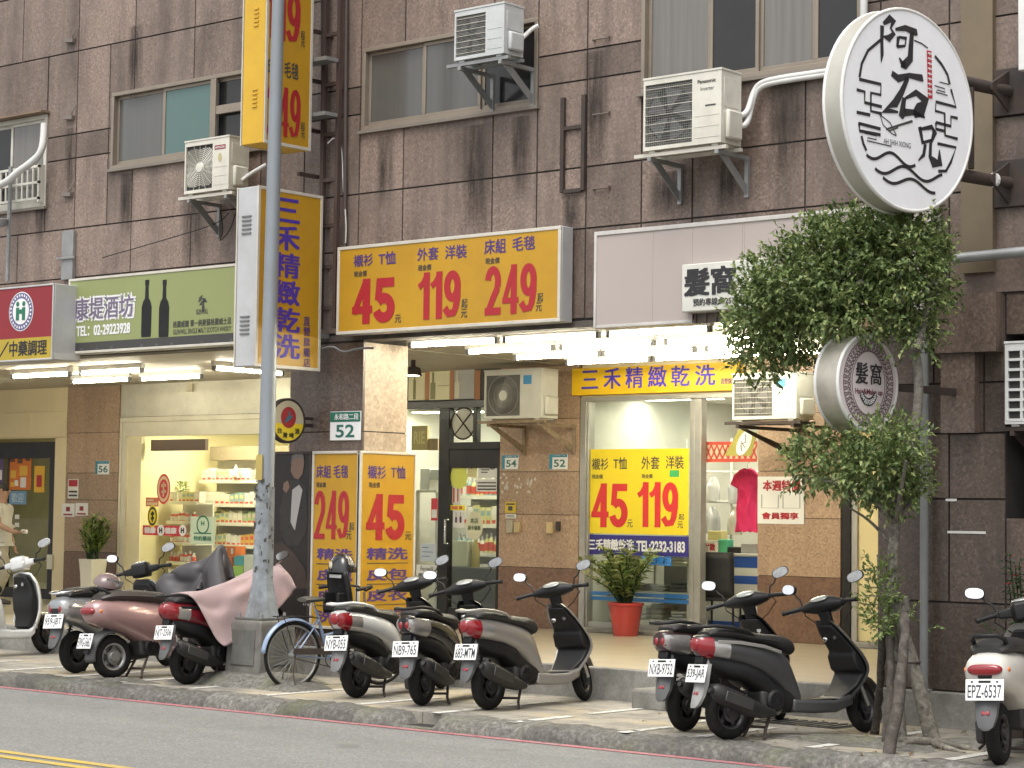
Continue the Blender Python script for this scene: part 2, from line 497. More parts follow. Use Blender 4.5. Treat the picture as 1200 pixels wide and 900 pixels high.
def mossy():
    m, nt, bs = M_new('mossy kerb stone')
    co = coord(nt)
    n = noise(nt, 20, 9, .75, co)
    c = ramp(nt, n, [(.3, (.045, .042, .037)), (.5, (.125, .12, .107)), (.7, (.26, .25, .23))])
    n2 = noise(nt, 1.5, 5, .65, co)
    c = mixc(nt, ramp(nt, n2, [(.52, (0, 0, 0)), (.68, (.55, .55, .55))]), c, (.13, .14, .06))
    n3 = noise(nt, 1.1, 4, .6, co)
    c = mixc(nt, ramp(nt, n3, [(.5, (0, 0, 0)), (.7, (.7, .7, .7))]), c, (.06, .055, .05))
    at = N(nt, 'ShaderNodeAttribute', attribute_name='tone'); mr = N(nt, 'ShaderNodeMapRange'); mr.inputs[1].default_value = -1; mr.inputs[3].default_value = .7; mr.inputs[4].default_value = 1.35
    nt.links.new(at.outputs['Fac'], mr.inputs[0]); c = mixc(nt, 1.0, c, mr.outputs[0], 'MULTIPLY')
    nt.links.new(c, bs.inputs['Base Color']); bs.inputs['Roughness'].default_value = .9
    bump(nt, bs, n, .45, .010)
    return m
def concrete(name, base, dark, scale=2.2):
    m, nt, bs = M_new(name)
    co = coord(nt)
    n = noise(nt, scale, 7, .65, co); n2 = noise(nt, scale * 22, 4, .6, co)
    c = ramp(nt, n, [(.32, dark), (.62, base)])
    c = mixc(nt, ramp(nt, n2, [(.4, (.35, .35, .35)), (.62, (0, 0, 0))]), c, dark)
    nt.links.new(c, bs.inputs['Base Color']); bs.inputs['Roughness'].default_value = .8
    bump(nt, bs, n2, .25, .006)
    return m
def tiles(name, c1, c2, mortar, w, h, rough=.35):
    m, nt, bs = M_new(name)
    co = coord(nt)
    br = N(nt, 'ShaderNodeTexBrick'); br.offset = 0.0
    br.inputs['Scale'].default_value = 1.0; br.inputs['Brick Width'].default_value = w; br.inputs['Row Height'].default_value = h
    br.inputs['Mortar Size'].default_value = .006
    br.inputs['Color1'].default_value = (*c1, 1); br.inputs['Color2'].default_value = (*c2, 1); br.inputs['Mortar'].default_value = (*mortar, 1)
    nt.links.new(co, br.inputs['Vector'])
    n = noise(nt, 3, 6, .65, co)
    c = mixc(nt, ramp(nt, n, [(.45, (0, 0, 0)), (.75, (.35, .35, .35))]), br.outputs['Color'], mortar)
    nt.links.new(c, bs.inputs['Base Color']); bs.inputs['Roughness'].default_value = rough
    return m
def worn_line(name, c, keep=.52):
    """road paint with its worn-off patches left transparent"""
    m, nt, bs = M_new(name)
    co = coord(nt)
    n = noise(nt, 9, 6, .7, co)
    col = mixc(nt, ramp(nt, noise(nt, 3, 5, .6, co), [(.35, (0, 0, 0)), (.7, (.5, .5, .5))]), c, (.25, .24, .22))
    nt.links.new(col, bs.inputs['Base Color']); bs.inputs['Roughness'].default_value = .7
    nt.links.new(ramp(nt, n, [(keep, (1, 1, 1)), (keep + .12, (0, 0, 0))]), bs.inputs['Alpha'])
    return m
ASPH = asphalt(); PAVE = paving(); MOSS = mossy()
CONC = concrete('old concrete', (.30, .29, .265), (.12, .115, .10))
ARCF = tiles('arcade floor tile', (.38, .335, .25), (.345, .305, .23), (.22, .195, .15), .6, .6)
GRAN = granite('pink brown granite', (.205, .149, .120), (.35, .27, .225), (.085, .06, .05), .5, 48, .55, (.05, .039, .033))
GRAND = granite('dark brown granite', (.125, .09, .072), (.23, .175, .145), (.055, .041, .034), .3, 44, .4, (.03, .026, .024))
GRANS = granite('shop pillar granite', (.35, .235, .15), (.50, .37, .26), (.18, .115, .075), .38, 44, .2, (.12, .08, .055))  # facade stone made paler and warmer, arcade light put into the colour
GRANB = granite('brown granite dado', (.17, .095, .06), (.25, .15, .10), (.09, .05, .035), .3, 30, .2, (.06, .04, .03))
JOINT = paint('joint mortar', (.022, .018, .017), .9, .3)

# ------------------------------------------------------------------ road, kerb, pavement, arcade floor
mb = MB(); mb.add([(-260, -260, 0), (260, -260, 0), (260, YC + .06, 0), (-260, YC + .06, 0)], [(0, 1, 2, 3)])
tag(mb.build('road', ASPH), kind='structure')
mb = MB()
for dy in (0.0, .2):
    mb.box(-60, 20, 9.90 + dy, 10.0 + dy, .004, .006)
tag(mb.build('road_centre_line', worn_line('yellow road paint', (.52, .36, .05), .6)), kind='structure')
mb = MB(); mb.box(-60, 20, YC - .15, YC - .055, .004, .006)
tag(mb.build('red_kerb_line', worn_line('red road paint', (.42, .13, .15), .56)), kind='structure')
mb = MB(); mb.box(-60, 20, YC + .26, YST + .02, -.2, SWZ)
tag(mb.build('pavement', PAVE), kind='structure')
dx0, dx1 = G(428, 842, .1).x, G(474, 846, .1).x          # the open drain inlet in the kerb
def kerb_fn(i, j):
    X = -34 + i * 42
    prof = [(-.02, -.02), (.0, .045), (.04, .095), (.11, .118), (.22, .126), (.31, .123), (.35, .06)]
    k = j * (len(prof) - 1); a = int(min(k, len(prof) - 2)); t = k - a
    y = prof[a][0] * (1 - t) + prof[a + 1][0] * t; z = prof[a][1] * (1 - t) + prof[a + 1][1] * t
    r1 = rnd.uniform(-.003, .003) * (j > .1) + math.sin(X * 3.1 + 1.7 * math.sin(X * 1.3)) * .007 + math.sin(X * 11.3 + j * 9) * .006 + math.sin(X * 27 + j * 21) * .004
    brk = abs(((X + 100) % 1.0) - .5)                         # stones about a metre long
    if brk > .485: z -= .02
    if dx0 < X < dx1 and j < .8: z = min(z, .012) if j > .15 else z
    return (X, YC + y + r1 * (1 - j) * 1.3, z + (r1 if z > .03 else 0))
mb = MB(); mb.grid(kerb_fn, 840, 12); st_ = [rnd.uniform(-.9, .6) for _ in range(60)]; mb.tone = [st_[int((-34 + (i // 12) * .05 + 100.5)) % 60] for i in range(840 * 12)]
tag(mb.build('kerb', MOSS, smooth=60), kind='structure')
mb = MB(); mb.box(dx0 + .02, dx1 - .02, YC + .10, YC + .27, .006, .016)
tag(mb.build('drain_opening', paint('drain hole shade', (.02, .018, .016), .9)), kind='structure')  # dark slab stands in for the shade inside the hole
mb = MB()
for px_, py_, ln in ((510, 836, .75), (600, 847, .8), (728, 859, 1.0)):
    p = G(px_, py_, SWZ); mb.box(p.x - .05, p.x + .05, p.y, p.y + ln, SWZ + .004, SWZ + .006)
for X in (-16.05, -15.0, -13.75, -9.95, -8.9, -7.75, -6.6, -17.1, -18.0, -19.1, -20.2):
    mb.box(X - .05, X + .05, 14.12, 15.9 if X > -9 else 15.2, SWZ + .004, SWZ + .006)
for X in (-12.74, -11.75, -10.68):
    mb.box(X - .045, X + .045, 15.0, 15.75, SWZ + .004, SWZ + .006)
tag(mb.build('parking_line', worn_line('white pavement paint', (.62, .61, .57), .53)), kind='structure')
mb = MB(); mb.box(-60, 20, YST + .09, 34, -.2, FL)
tag(mb.build('arcade_floor', ARCF), kind='structure')
mb = MB(); mb.box(-60, 20, YST, YST + .09, -.2, FL + .004)
tag(mb.build('arcade_step', CONC, bevel=.012), kind='structure')
mb = MB(); mb.box(-11.86, -11.48, 15.74, 16.24, SWZ - .02, .30)
tag(mb.build('step_block', CONC, bevel=.03), 'short rough concrete step block against the arcade step, left of the black scooter pair', 'step')
p = G(938, 848, SWZ); mb = MB()
for k in range(9): mb.box(p.x - .42 + k * .1, p.x - .36 + k * .1, p.y - .18, p.y + .22, SWZ + .004, SWZ + .012)
mb.box(p.x - .44, p.x + .48, p.y - .2, p.y + .24, SWZ + .002, SWZ + .0035)
tag(mb.build('drain_grate', paint('iron grate', (.05, .048, .045), .7, .5)), kind='structure')
# uneven patches where the pavement is broken under the tree and by the lamp post
mb = MB()
for cx, cy, sx_, sy_, h in ((-8.9, 14.75, .95, .42, .045), (-16.0, 15.0, .95, .62, .16), (-7.9, 15.4, .6, .5, .06), (-17.2, 14.25, .5, .2, .04)):
    def mound(i, j):
        a = j * 2 * math.pi; q = i * (1 + .18 * math.sin(3 * a + cx) + .1 * math.sin(7 * a))
        return (cx + sx_ * q * math.cos(a), cy + sy_ * q * math.sin(a), SWZ - .012 + h * (1 - i * i) + .012 * math.sin(17 * i + 5 * a) * (1 - i))
    mb.grid(mound, 8, 30)
tag(mb.build('soil_patch', MOSS, smooth=60), kind='structure')

# ------------------------------------------------------------------ the building
bld = thing('apartment_building', 'brown granite clad apartment block with an arcade of lit shops along the street', 'building', (-15.0, YW, 0))
def rects_minus(rect, holes):
    out = [rect]
    for h in holes:
        nxt = []
        for (a, b, c, d) in out:
            ha, hb, hc, hd = max(a, h[0]), min(b, h[1]), max(c, h[2]), min(d, h[3])
            if ha >= hb or hc >= hd: nxt.append((a, b, c, d)); continue
            if a < ha: nxt.append((a, ha, c, d))
            if hb < b: nxt.append((hb, b, c, d))
            if c < hc: nxt.append((ha, hb, c, hc))
            if hd < d: nxt.append((ha, hb, hd, d))
        out = nxt
    return out
def clad(mb, y, rows, holes, dep=.03, gap=.009, tone=.5):
    """rows: (z0, z1, [joints x...], tone shift)"""
    for z0, z1, xs, sh in rows:
        for a, b in zip(xs[:-1], xs[1:]):
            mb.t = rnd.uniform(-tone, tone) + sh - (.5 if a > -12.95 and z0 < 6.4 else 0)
            for q in rects_minus((a + gap, b - gap, z0 + gap, z1 - gap), holes):
                if q[1] - q[0] > .01 and q[3] - q[2] > .01:
                    mb.box(q[0], q[1], y, y + dep, q[2], q[3])
    mb.t = 0
WIN = {}
def hole(a, b, c, d): return (a, b, c, d)
w1 = (F(131, 150, YW).x, F(330, 150, YW).x, 5.96, 6.89)
w2 = (F(425, 110, YW).x, F(630.5, 100, YW).x, 5.98, 6.88)
w3 = (F(752, 60, YW).x, F(1012, 60, YW).x, 5.95, 7.42)
w0 = (F(-40, 180, YW).x, F(55.5, 170, YW).x, 5.62, 6.78)
holes = [w0, w1, w2, w3]
JA = [-40, -38.4, -37, -35.6, -34, -32.4, -31, -29.6, -28, -26.4, -25, -23.6]
jm = [-22.04, -21.51, -20.92, -20.3, -19.84, -18.77, -17.6, -16.9, -16.05, -15.4, -14.15, -13.56, -12.93, -12.25, -11.65, -10.4, -9.62, -8.94, -8.0, -6.6, -5.2, -3.8, -2.4, -1, .6, 2, 3.4, 5]
def js(*skip): return JA + [x for x in jm if not any(abs(x - s) < .03 for s in skip)]
rows = [
    (3.80, 4.69, js(-21.51, -20.3, -22.04, -19.84), -.1),
    (4.69, 5.30, js(-21.51, -20.3, -16.9), -.05),
    (5.30, 6.17, js(-22.04, -18.77), .05),
    (6.17, 6.47, js(-22.04, -18.77, -14.15), -1.0),
    (6.47, 7.50, js(-22.04, -16.9), .1),
    (7.50, 8.35, js(-21.51, -20.3, -16.9), .15),
    (8.35, 9.2, js(-22.04, -18.77), 0), (9.2, 9.5, js(), -.9), (9.5, 10.4, js(-22.04, -16.9), 0), (10.4, 11.3, js(-21.51), 0), (11.3, 12.2, js(-22.04), 0)]
niche = (-8.42, -7.2, 1.9, 3.45)
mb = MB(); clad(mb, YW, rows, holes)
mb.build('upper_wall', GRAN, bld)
mb = MB()
for q in rects_minus((-40, 5, 3.79, 12.2), holes): mb.box(q[0], q[1], YW + .012, YW + .32, q[2], q[3])
mb.build('wall_core', JOINT, bld)
# bottom edge beam of the upper wall behind the signs
mb = MB(); mb.box(-40, -9.64, YW + .012, YW + .3, 3.72, 3.785)
mb.build('edge_beam', concrete('stained beam', (.16, .14, .12), (.06, .05, .045)), bld)

def stain_mat():
    m, nt, bs = M_new('rain stain')
    tc = N(nt, 'ShaderNodeTexCoord'); sp = N(nt, 'ShaderNodeSeparateXYZ'); nt.links.new(tc.outputs['Generated'], sp.inputs[0])
    n = noise(nt, 3, 5, .6, tc.outputs['Object'], (5, 5, .5))
    a = mixc(nt, 1, ramp(nt, sp.outputs[0], [(0, (0, 0, 0)), (.3, (1, 1, 1)), (.6, (.8, .8, .8)), (1, (0, 0, 0))]), ramp(nt, sp.outputs[2], [(0, (0, 0, 0)), (.6, (.5, .5, .5)), (1, (.24, .24, .24))]), 'MULTIPLY')
    a = mixc(nt, 1, a, ramp(nt, n, [(.3, (.15, .15, .15)), (.6, (1, 1, 1))]), 'MULTIPLY')
    nt.links.new(a, bs.inputs['Alpha']); bs.inputs['Base Color'].default_value = (.035, .028, .024, 1); bs.inputs['Roughness'].default_value = .8
    return m
STAIN = stain_mat()
for k, (px_, py_, w, L) in enumerate(((452, 160, .25, .8), (560, 146, .42, 1.25), (612, 136, .3, .9), (150, 203, .3, .9), (232, 190, .5, 1.3), (790, 200, .6, .5), (855, 190, .35, .5), (672, 228, .3, .55), (84, 150, .25, .9), (160, 30, .3, 1.0), (50, 215, .3, .8), (700, 60, .35, 1.3), (925, 95, .5, .9))):
    p = F(px_, py_, YW); MB().box(p.x - w / 2, p.x + w / 2, YW - .0025, YW - .0015, p.z - L, p.z).build('rain_stain', STAIN, bld)
# front pillars
def pillar_front(x0, x1, y0, y1, name='pillar', zs=(.425, .77, 1.75, 2.74, 3.70)):
    mb = MB()
    for a, b in zip(zs[:-1], zs[1:]):
        mb.t = rnd.uniform(-.3, .3)
        mb.m = 0; mb.box(x0, x1, y0, y0 + .03, a + .006, b - .006)                    # street face
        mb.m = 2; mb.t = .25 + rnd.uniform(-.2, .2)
        mb.box(x1 - .03, x1, y0 + .032, y1, a + .006, b - .006)                         # sides: arcade lamp light put into a paler granite
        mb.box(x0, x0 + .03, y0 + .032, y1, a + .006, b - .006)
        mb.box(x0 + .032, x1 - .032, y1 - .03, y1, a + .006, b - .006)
    mb.m = 1; mb.t = 0; mb.box(x0 + .012, x1 - .012, y0 + .012, y1 - .012, .425, 3.785)
    return mb.build(name, [GRAND, JOINT, granite('column granite painted as lit', (.40, .31, .23), (.54, .44, .34), (.26, .19, .14), .45, 30, .15, (.2, .15, .11))], bld)
cx0, cx1 = F(340, 450, YW).x, F(425, 450, YW).x
COLX0, COLX1 = cx0, cx1
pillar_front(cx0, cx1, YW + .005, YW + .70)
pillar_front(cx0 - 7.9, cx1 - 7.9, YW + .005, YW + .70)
# wide dark pillar wall on the right
PX0 = F(1027, 500, YW).x
mb = MB()
rws = [(.425, 1.18, [PX0, -8.42, -7.3, -5.9, -4.5, -3, -1.5, 0, 1.5, 3, 5], -.45), (1.18, 2.06, [PX0, -8.95, -8.42, -7.3, -5.9, -4.5, -3, -1.5, 0, 1.5, 3, 5], .1),
       (2.06, 2.62, [PX0, -8.95, -8.42, -7.3, -5.9, -4.5, -3, -1.5, 0, 1.5, 3, 5], .25), (2.62, 3.05, [PX0, -9.0, -8.62, -8.42, -7.3, -5.9, -4.5, -3, -1.5, 0, 1.5, 3, 5], -.2),
       (3.05, 3.80, [PX0, -9.1, -8.62, -8.42, -7.3, -5.9, -4.5, -3, -1.5, 0, 1.5, 3, 5], .1)]
clad(mb, YW + .02, rws, [niche], tone=.25)
mb.m = 1
for q in rects_minus((PX0, 5, .425, 3.785), [niche]): mb.box(q[0], q[1], YW + .034, YW + .6, q[2], q[3])
mb.box(niche[0], niche[1], YW + .605, YW + .64, niche[2], niche[3])
mb.m = 0; mb.t = .45
mb.box(-8.98, -8.66, YW - .075, YW + .018, 2.62, 3.30); mb.t = .1; mb.box(-8.66, -8.44, YW - .11, YW + .016, 3.30, 3.80); mb.box(-9.02, -8.66, YW - .11, YW + .016, 3.302, 3.80)
mb.build('corner_wall', [GRAND, JOINT], bld)
mb = MB(); mb.box(F(1130, 150, YW).x, F(1167, 150, YW).x, YW - .06, YW - .004, 3.98, 12.2)
mb.build('bronze_strip', paint('bronze cladding', (.20, .155, .10), .5, .3, metal=.25), bld)

# arcade ceiling with slats, plain boards on the left
CEILM = paint('ceiling boards', (.46, .43, .36), .55, .3, dirt_col=(.2, .16, .1))
mb = MB()
mb.box(-40, -9.7, YW + .31, YS + .1, CEIL + .012, CEIL + .05)
y = YW + .33
while y < YS:
    mb.t = rnd.uniform(-.2, .2)
    for a, b in ((-15.85, -9.72), (-24.6, -17.05), (-40, -24.62)):
        mb.box(a, b, y, y + .092, CEIL, CEIL + .01)
    y += .1
mb.build('arcade_ceiling', CEILM, bld)

# ------------------------------------------------------------------ upper windows
WFR = paint('brown aluminium frame', (.29, .245, .195), .4, .3, metal=.3)
WFD = paint('dark aluminium frame', (.12, .105, .09), .4, .3, metal=.3)
WFW = paint('white window frame', (.62, .60, .53), .45, .4)
PANE_GREY = folds('grey screened window', (.088, .088, .084), (.105, .103, .096), .2)
PANE_TEAL = paint('teal tinted window film', (.085, .155, .145), .16, .25, dirt_col=(.13, .17, .16), scale=1.5)
PANE_DARK = paint('dark window glass', (.018, .018, .019), .08, .2, dirt_col=(.05, .05, .05), scale=2)
PANE_CURT = folds('curtain behind glass', (.13, .122, .112), (.165, .155, .142), .2)
SILL = paint('sill metal', (.22, .19, .16), .5, .4)
def wc(w, a, b, py): return (0, (F(a, py, YW).x - w[0]) / (w[1] - w[0]), (F(b, py, YW).x - w[0]) / (w[1] - w[0]), 1.0)
def window(rect, cuts, fr, panes, y=YW, name='window', fw=.045):
    """cuts: fractions of width for the sashes; panes: material per sash"""
    x0, x1, z0, z1 = rect
    mb = MB()
    mb.box(x0, x1, y - .015, y + .09, z0, z0 + fw); mb.box(x0, x1, y - .015, y + .09, z1 - fw, z1)
    mb.box(x0, x0 + fw, y - .015, y + .09, z0 + fw, z1 - fw); mb.box(x1 - fw, x1, y - .015, y + .09, z0 + fw, z1 - fw)
    w = mb.build(name, fr, bld, bevel=.004)
    mb = MB(); mb.box(x0 - .03, x1 + .03, y - .05, y + .005, z0 - .035, z0 - .002)
    s = mb.build('sill', SILL, bld); s.parent = w; 
    ws = [x0 + fw + (x1 - x0 - 2 * fw) * c for c in cuts]
    for k, (a, b) in enumerate(zip(ws[:-1], ws[1:])):
        d = .02 if k % 2 else .045
        mb = MB(); t = .038
        mb.box(a, b, y + d, y + d + .03, z0 + fw, z0 + fw + t * 1.3); mb.box(a, b, y + d, y + d + .03, z1 - fw - t, z1 - fw)
        mb.box(a, a + t, y + d, y + d + .03, z0 + fw + t * 1.3, z1 - fw - t); mb.box(b - t, b, y + d, y + d + .03, z0 + fw + t * 1.3, z1 - fw - t)
        o = mb.build('sash', fr, bld, bevel=.003); o.parent = w
        mb = MB(); mb.box(a + t - .004, b - t + .004, y + d + .012, y + d + .018, z0 + fw + t * 1.3 - .004, z1 - fw - t + .004)
        o = mb.build('pane', panes[k], bld); o.parent = w
    mb = MB(); mb.box(x0, x1, y + .30, y + .31, z0, z1); o = mb.build('room_behind', JOINT, bld); o.parent = w
    return w
window(w1, wc(w1, 188, 247, 150), WFR, [PANE_GREY, PANE_TEAL, PANE_DARK])
mb = MB()
xx = F(252, 150, YW).x
mb.box(xx - .06, xx + .03, YW - .03, YW + .01, w1[2] + .05, w1[3] - .05); mb.box(xx + .03, w1[1] - .05, YW - .02, YW + .01, 6.42, 6.52)
mb.build('transom', WFR, bld, bevel=.004)
window(w2, wc(w2, 493, 563, 100), WFR, [PANE_GREY, PANE_GREY, PANE_DARK])
window(w3, (0,) + tuple((F(q, 60, YW).x - w3[0]) / (w3[1] - w3[0]) for q in (828, 888, 956)) + (1,), WFR, [PANE_CURT, PANE_DARK, PANE_CURT, PANE_DARK])
window(w0, (0, .55, 1.0), WFW, [PANE_DARK, PANE_CURT], fw=.055)
# white guard rail of the leftmost window
mb = MB()
a, b = F(-40, 180, YW).x, w0[1] - .02
for z in (5.70, 5.90, 6.10): mb.box(a, b, YW - .10, YW - .075, z, z + .03)
x = a
while x < b: mb.box(x, x + .022, YW - .098, YW - .08, 5.70, 6.12); x += .11
mb.box(b - .03, b, YW - .10, YW - .02, 5.66, 6.14)
mb.build('window_guard', WFW, bld)
mb = MB(); mb.box(a, w0[1] + .04, YW - .14, YW + .01, w0[3] + .005, w0[3] + .03)
mb.build('window_hood', paint('rusty hood', (.23, .16, .11), .8, .5), bld)
# ------------------------------------------------------------------ shop fronts at the back of the arcade
def xs(px, py=600): return F(px, py, YS).x
def zs_(px, py): return F(px, py, YS).z
WALLW = paint('white room wall', (.72, .72, .66), .6, .12)
WALLC = paint('cream room wall', (.74, .66, .40), .55, .12, dirt_col=(.5, .4, .2))
FLOORR = paint('room floor', (.42, .39, .33), .35, .2)
DARKFR = paint('black door frame', (.014, .014, .014), .3, .2, metal=.2)
ALUF = paint('door aluminium', (.42, .41, .37), .38, .3, metal=.5)
CREAMF = paint('cream fascia', (.70, .60, .38), .45, .2, dirt_col=(.4, .3, .15))
SHELFM = paint('shelf steel', (.62, .60, .52), .45, .2)
TUBE = emit('fluorescent tube', (1.0, .93, .72), 34.0)
TUBEIN = emit('room light', (1.0, .92, .68), 30)
ROOML = emit('soft room light', (1.0, .94, .76), 11)

def room(x0, x1, y1, ztop, wall, floor=FLOORR):
    mb = MB()
    mb.box(x0 - .08, x0, YS + .12, y1, FL, ztop); mb.box(x1, x1 + .08, YS + .12, y1, FL, ztop); mb.box(x0 - .08, x1 + .08, y1, y1 + .08, FL, ztop)
    mb.build('room_wall', wall, bld)
    mb = MB(); mb.box(x0 - .08, x1 + .08, YS + .12, y1 + .08, ztop, ztop + .06); mb.build('room_ceiling', WALLW, bld)
    mb = MB(); mb.box(x0, x1, YS + .1, y1, FL - .01, FL + .006); mb.build('room_floor', floor, bld)
def room_light(x, y, z, label, lx=1.2):
    t = thing('ceiling_light', label, 'light', (x, y, z), 0, 'lights inside the shops')
    mb = MB(); mb.box(x - lx / 2, x + lx / 2, y - .16, y + .16, z - .03, z); mb.build('housing', WHITEP, t)
    mb = MB(); mb.box(x - lx / 2 + .03, x + lx / 2 - .03, y - .13, y + .13, z - .036, z - .031); mb.build('diffuser', ROOML if -20 < x < -13 else TUBEIN, t)

# pillars between the shops
def shop_pillar(x0, x1, zt=CEIL, jz=(1.19, 1.87, 2.42, 3.1)):
    mb = MB(); z = FL
    for k, b in enumerate(list(jz) + [zt]):
        mb.m = 1 if k == 0 else 0
        mb.t = rnd.uniform(-.3, .3)
        mb.box(x0, x1, YS, YS + .03, z + .004, b - .004); mb.box(x1 - .03, x1, YS + .032, YS + .3, z + .004, b - .004); mb.box(x0, x0 + .03, YS + .032, YS + .3, z + .004, b - .004)
        z = b
    mb.m = 2; mb.t = 0; mb.box(x0 + .01, x1 - .01, YS + .01, YS + .29, FL, zt)
    mb.build('shop_pillar', [GRANS, GRANB, JOINT], bld)
P56 = (xs(76), xs(137)); P54 = (xs(585), xs(678)); P52 = (xs(888), xs(985))
shop_pillar(*P56, jz=(1.19, 2.0, 2.42, 3.05)); shop_pillar(*P54); shop_pillar(*P52)

# ---- left shop: black door under a cream fascia
mb = MB()
a, b = -36.0, P56[0] - .01
mb.box(a, b, YS + .02, YS + .12, 2.98, CEIL)
for k in range(9): mb.box(a + k * .98, a + k * .98 + .97, YS, YS + .018, 3.0, 3.40)
mb.build('fascia', CREAMF, bld, bevel=.004)
mb = MB(); d0 = xs(-60); d1 = xs(62)
mb.box(d0, d1, YS + .02, YS + .12, 2.66, 2.92); mb.box(d1 - .14, d1, YS + .02, YS + .12, FL, 2.66); mb.box(d0, d0 + .12, YS + .02, YS + .12, FL, 2.66)
mb.box(d0, d1, YS + .03, YS + .1, FL, FL + .16); mb.box(xs(6) - .02, xs(6) + .03, YS + .03, YS + .09, FL + .16, 2.66)
door_l = mb.build('black_door_frame', DARKFR, bld, bevel=.005)
mb = MB(); mb.box(d0 + .1, d1 - .12, YS + .06, YS + .066, FL + .14, 2.68); o = mb.build('pane', glass('tinted door glass', (.72, .74, .66), 1.1), bld); o.parent = door_l
mb = MB(); mb.box(d1 + .002, P56[0] - .012, YS + .01, YS + .12, FL, 2.978); mb.build('door_jamb', CREAMF, bld)
mb = MB()
for k in range(16):
    if k % 2 == 0:
        for z in (1.55, 1.68): mb.box(d0 + .2 + k * .11, d0 + .2 + k * .11 + .11, YS + .048, YS + .052, z + (.0 if (k // 2) % 2 else .06), z + .07 + (.0 if (k // 2) % 2 else .06))
o = mb.build('frosted_pattern', PAPERW, bld); o.parent = door_l
room(-35, P56[0] - .05, 25.5, 3.4, paint('olive room wall', (.42, .38, .22), .6, .3))
room_light(-29.5, 23.0, 3.39, 'ceiling light panel inside the shop behind the leftmost door')
room_light(-31.5, 22.6, 3.39, 'ceiling light panel deeper in the shop behind the leftmost door')

# ---- pharmacy (number 56) with its lit window
x0, x1 = P56[1] + .01, xs(345)
zt = F(220, 487, YS).z
mb = MB(); mb.box(x0, x1 + 1.9, YS + .02, YS + .12, 3.28, CEIL); mb.build('fascia', paint('lit steel fascia', (.56, .53, .42), .3, .3, metal=.35), bld)
ALCR = paint('cream door aluminium', (.66, .62, .48), .4, .2)
mb = MB(); mb.box(x0, x1, YS + .005, YS + .12, 3.20, 3.275); mb.box(x0, x0 + .05, YS + .005, YS + .12, FL, 3.20); mb.box(x0 + .05, x1, YS + .02, YS + .12, 2.98, 3.20)
mb.box(x0 + .05, x0 + .15, YS + .02, YS + .12, FL, 2.98); mb.box(x1 - .1, x1, YS + .02, YS + .12, FL, 2.98); mb.box(x0 + .15, x1 - .1, YS + .02, YS + .12, FL, FL + .1)
wf = mb.build('pharmacy_window_frame', ALCR, bld, bevel=.006)
xd0, xd1 = xs(147), xs(162)
mb = MB(); mb.box(xd0, xd1, YS + .03, YS + .1, FL + .1, 2.97); mb.box(xd0, xd0 + .02, YS + .024, YS + .03, FL + .1, 2.97)
mb.build('sliding_door_leaf', paint('pale yellow door', (.74, .66, .42), .4, .1), bld, bevel=.004)
mb = MB(); mb.box(xd1 + .002, x1 - .1, YS + .06, YS + .066, FL + .1, 2.98); o = mb.build('pane', GLASS, bld); o.parent = wf
mb = MB(); xc, xe = xs(163), xs(227); mb.box(xc, xe, YS + .2, YS + .26, 2.76, 2.93)
mb.build('counter_header', paint('brown header board', (.16, .09, .06), .5, .2), bld)
PHX0, PHX1 = x0 + .1, -20.6
room(PHX0, PHX1, 25.2, 3.3, WALLC)
for k, (x, y) in enumerate(((-24.6, 22.2), (-22.9, 22.2), (-23.6, 23.8), (-21.8, 23.6))):
    room_light(x, y, 3.29, ['ceiling light panel inside the pharmacy near its door', 'ceiling light panel above the pharmacy shelves', 'ceiling light panel deep inside the pharmacy', 'ceiling light panel in the far right corner of the pharmacy'][k])

# ---- wine shop (number 54)
x0, x1 = -20.4, P54[0] - .01
zb = F(520, 469, YS).z
mb = MB(); mb.box(x0, x1, YS + .03, YS + .12, zb + .0, CEIL); mb.build('fascia', paint('dark fascia', (.03, .028, .025), .5, .2), bld)
xm = F(540, 560, YS).x
mb = MB()
za = F(540, 469, YS).z; zt_ = F(540, 520, YS).z
xl = F(513, 600, YS).x; xl2 = F(525, 600, YS).x
mb.box(x0, x1, YS - .0, YS + .1, za - .1, za)                                   # head
mb.box(xl, xl2, YS - .0, YS + .1, FL, za - .1)                                  # door post
mb.box(xl2, x1, YS + .0, YS + .1, zt_ - .08, zt_ + .02)                         # transom
mb.box(x1 - .04, x1, YS + .0, YS + .1, FL, zt_ - .08); mb.box(x0, x0 + .1, YS, YS + .1, FL, za - .1)
mb.box(xl2, x1 - .04, YS + .01, YS + .09, FL, FL + .2); mb.box(x0 + .1, xl, YS + .01, YS + .09, FL, FL + .12)
mb.box(xl2, x1 - .04, YS + .01, YS + .08, zt_ - .32, zt_ - .08)
mb.box(F(556, 500, YS).x - .03, F(556, 500, YS).x + .03, YS, YS + .1, zt_ + .02, za - .1)
df = mb.build('wine_shop_frame', DARKFR, bld, bevel=.006)
mb = MB(); mb.box(xl2, x1 - .04, YS + .05, YS + .056, FL + .2, zt_ - .3); mb.box(x0 + .1, xl, YS + .05, YS + .056, FL + .12, za - .1); mb.box(xl2, x1, YS + .05, YS + .056, zt_ + .02, za - .1)
o = mb.build('pane', GLASS, bld); o.parent = df
mb = MB(); hx = F(521, 625, YS).x; hz0, hz1 = F(521, 637, YS).z, F(521, 609, YS).z
mb.tube([(hx + .06, YS - .0, hz0), (hx + .06, YS - .06, hz0), (hx + .06, YS - .06, hz1), (hx + .06, YS, hz1)], .014)
o = mb.build('handle', CHROME, bld, smooth=50); o.parent = df
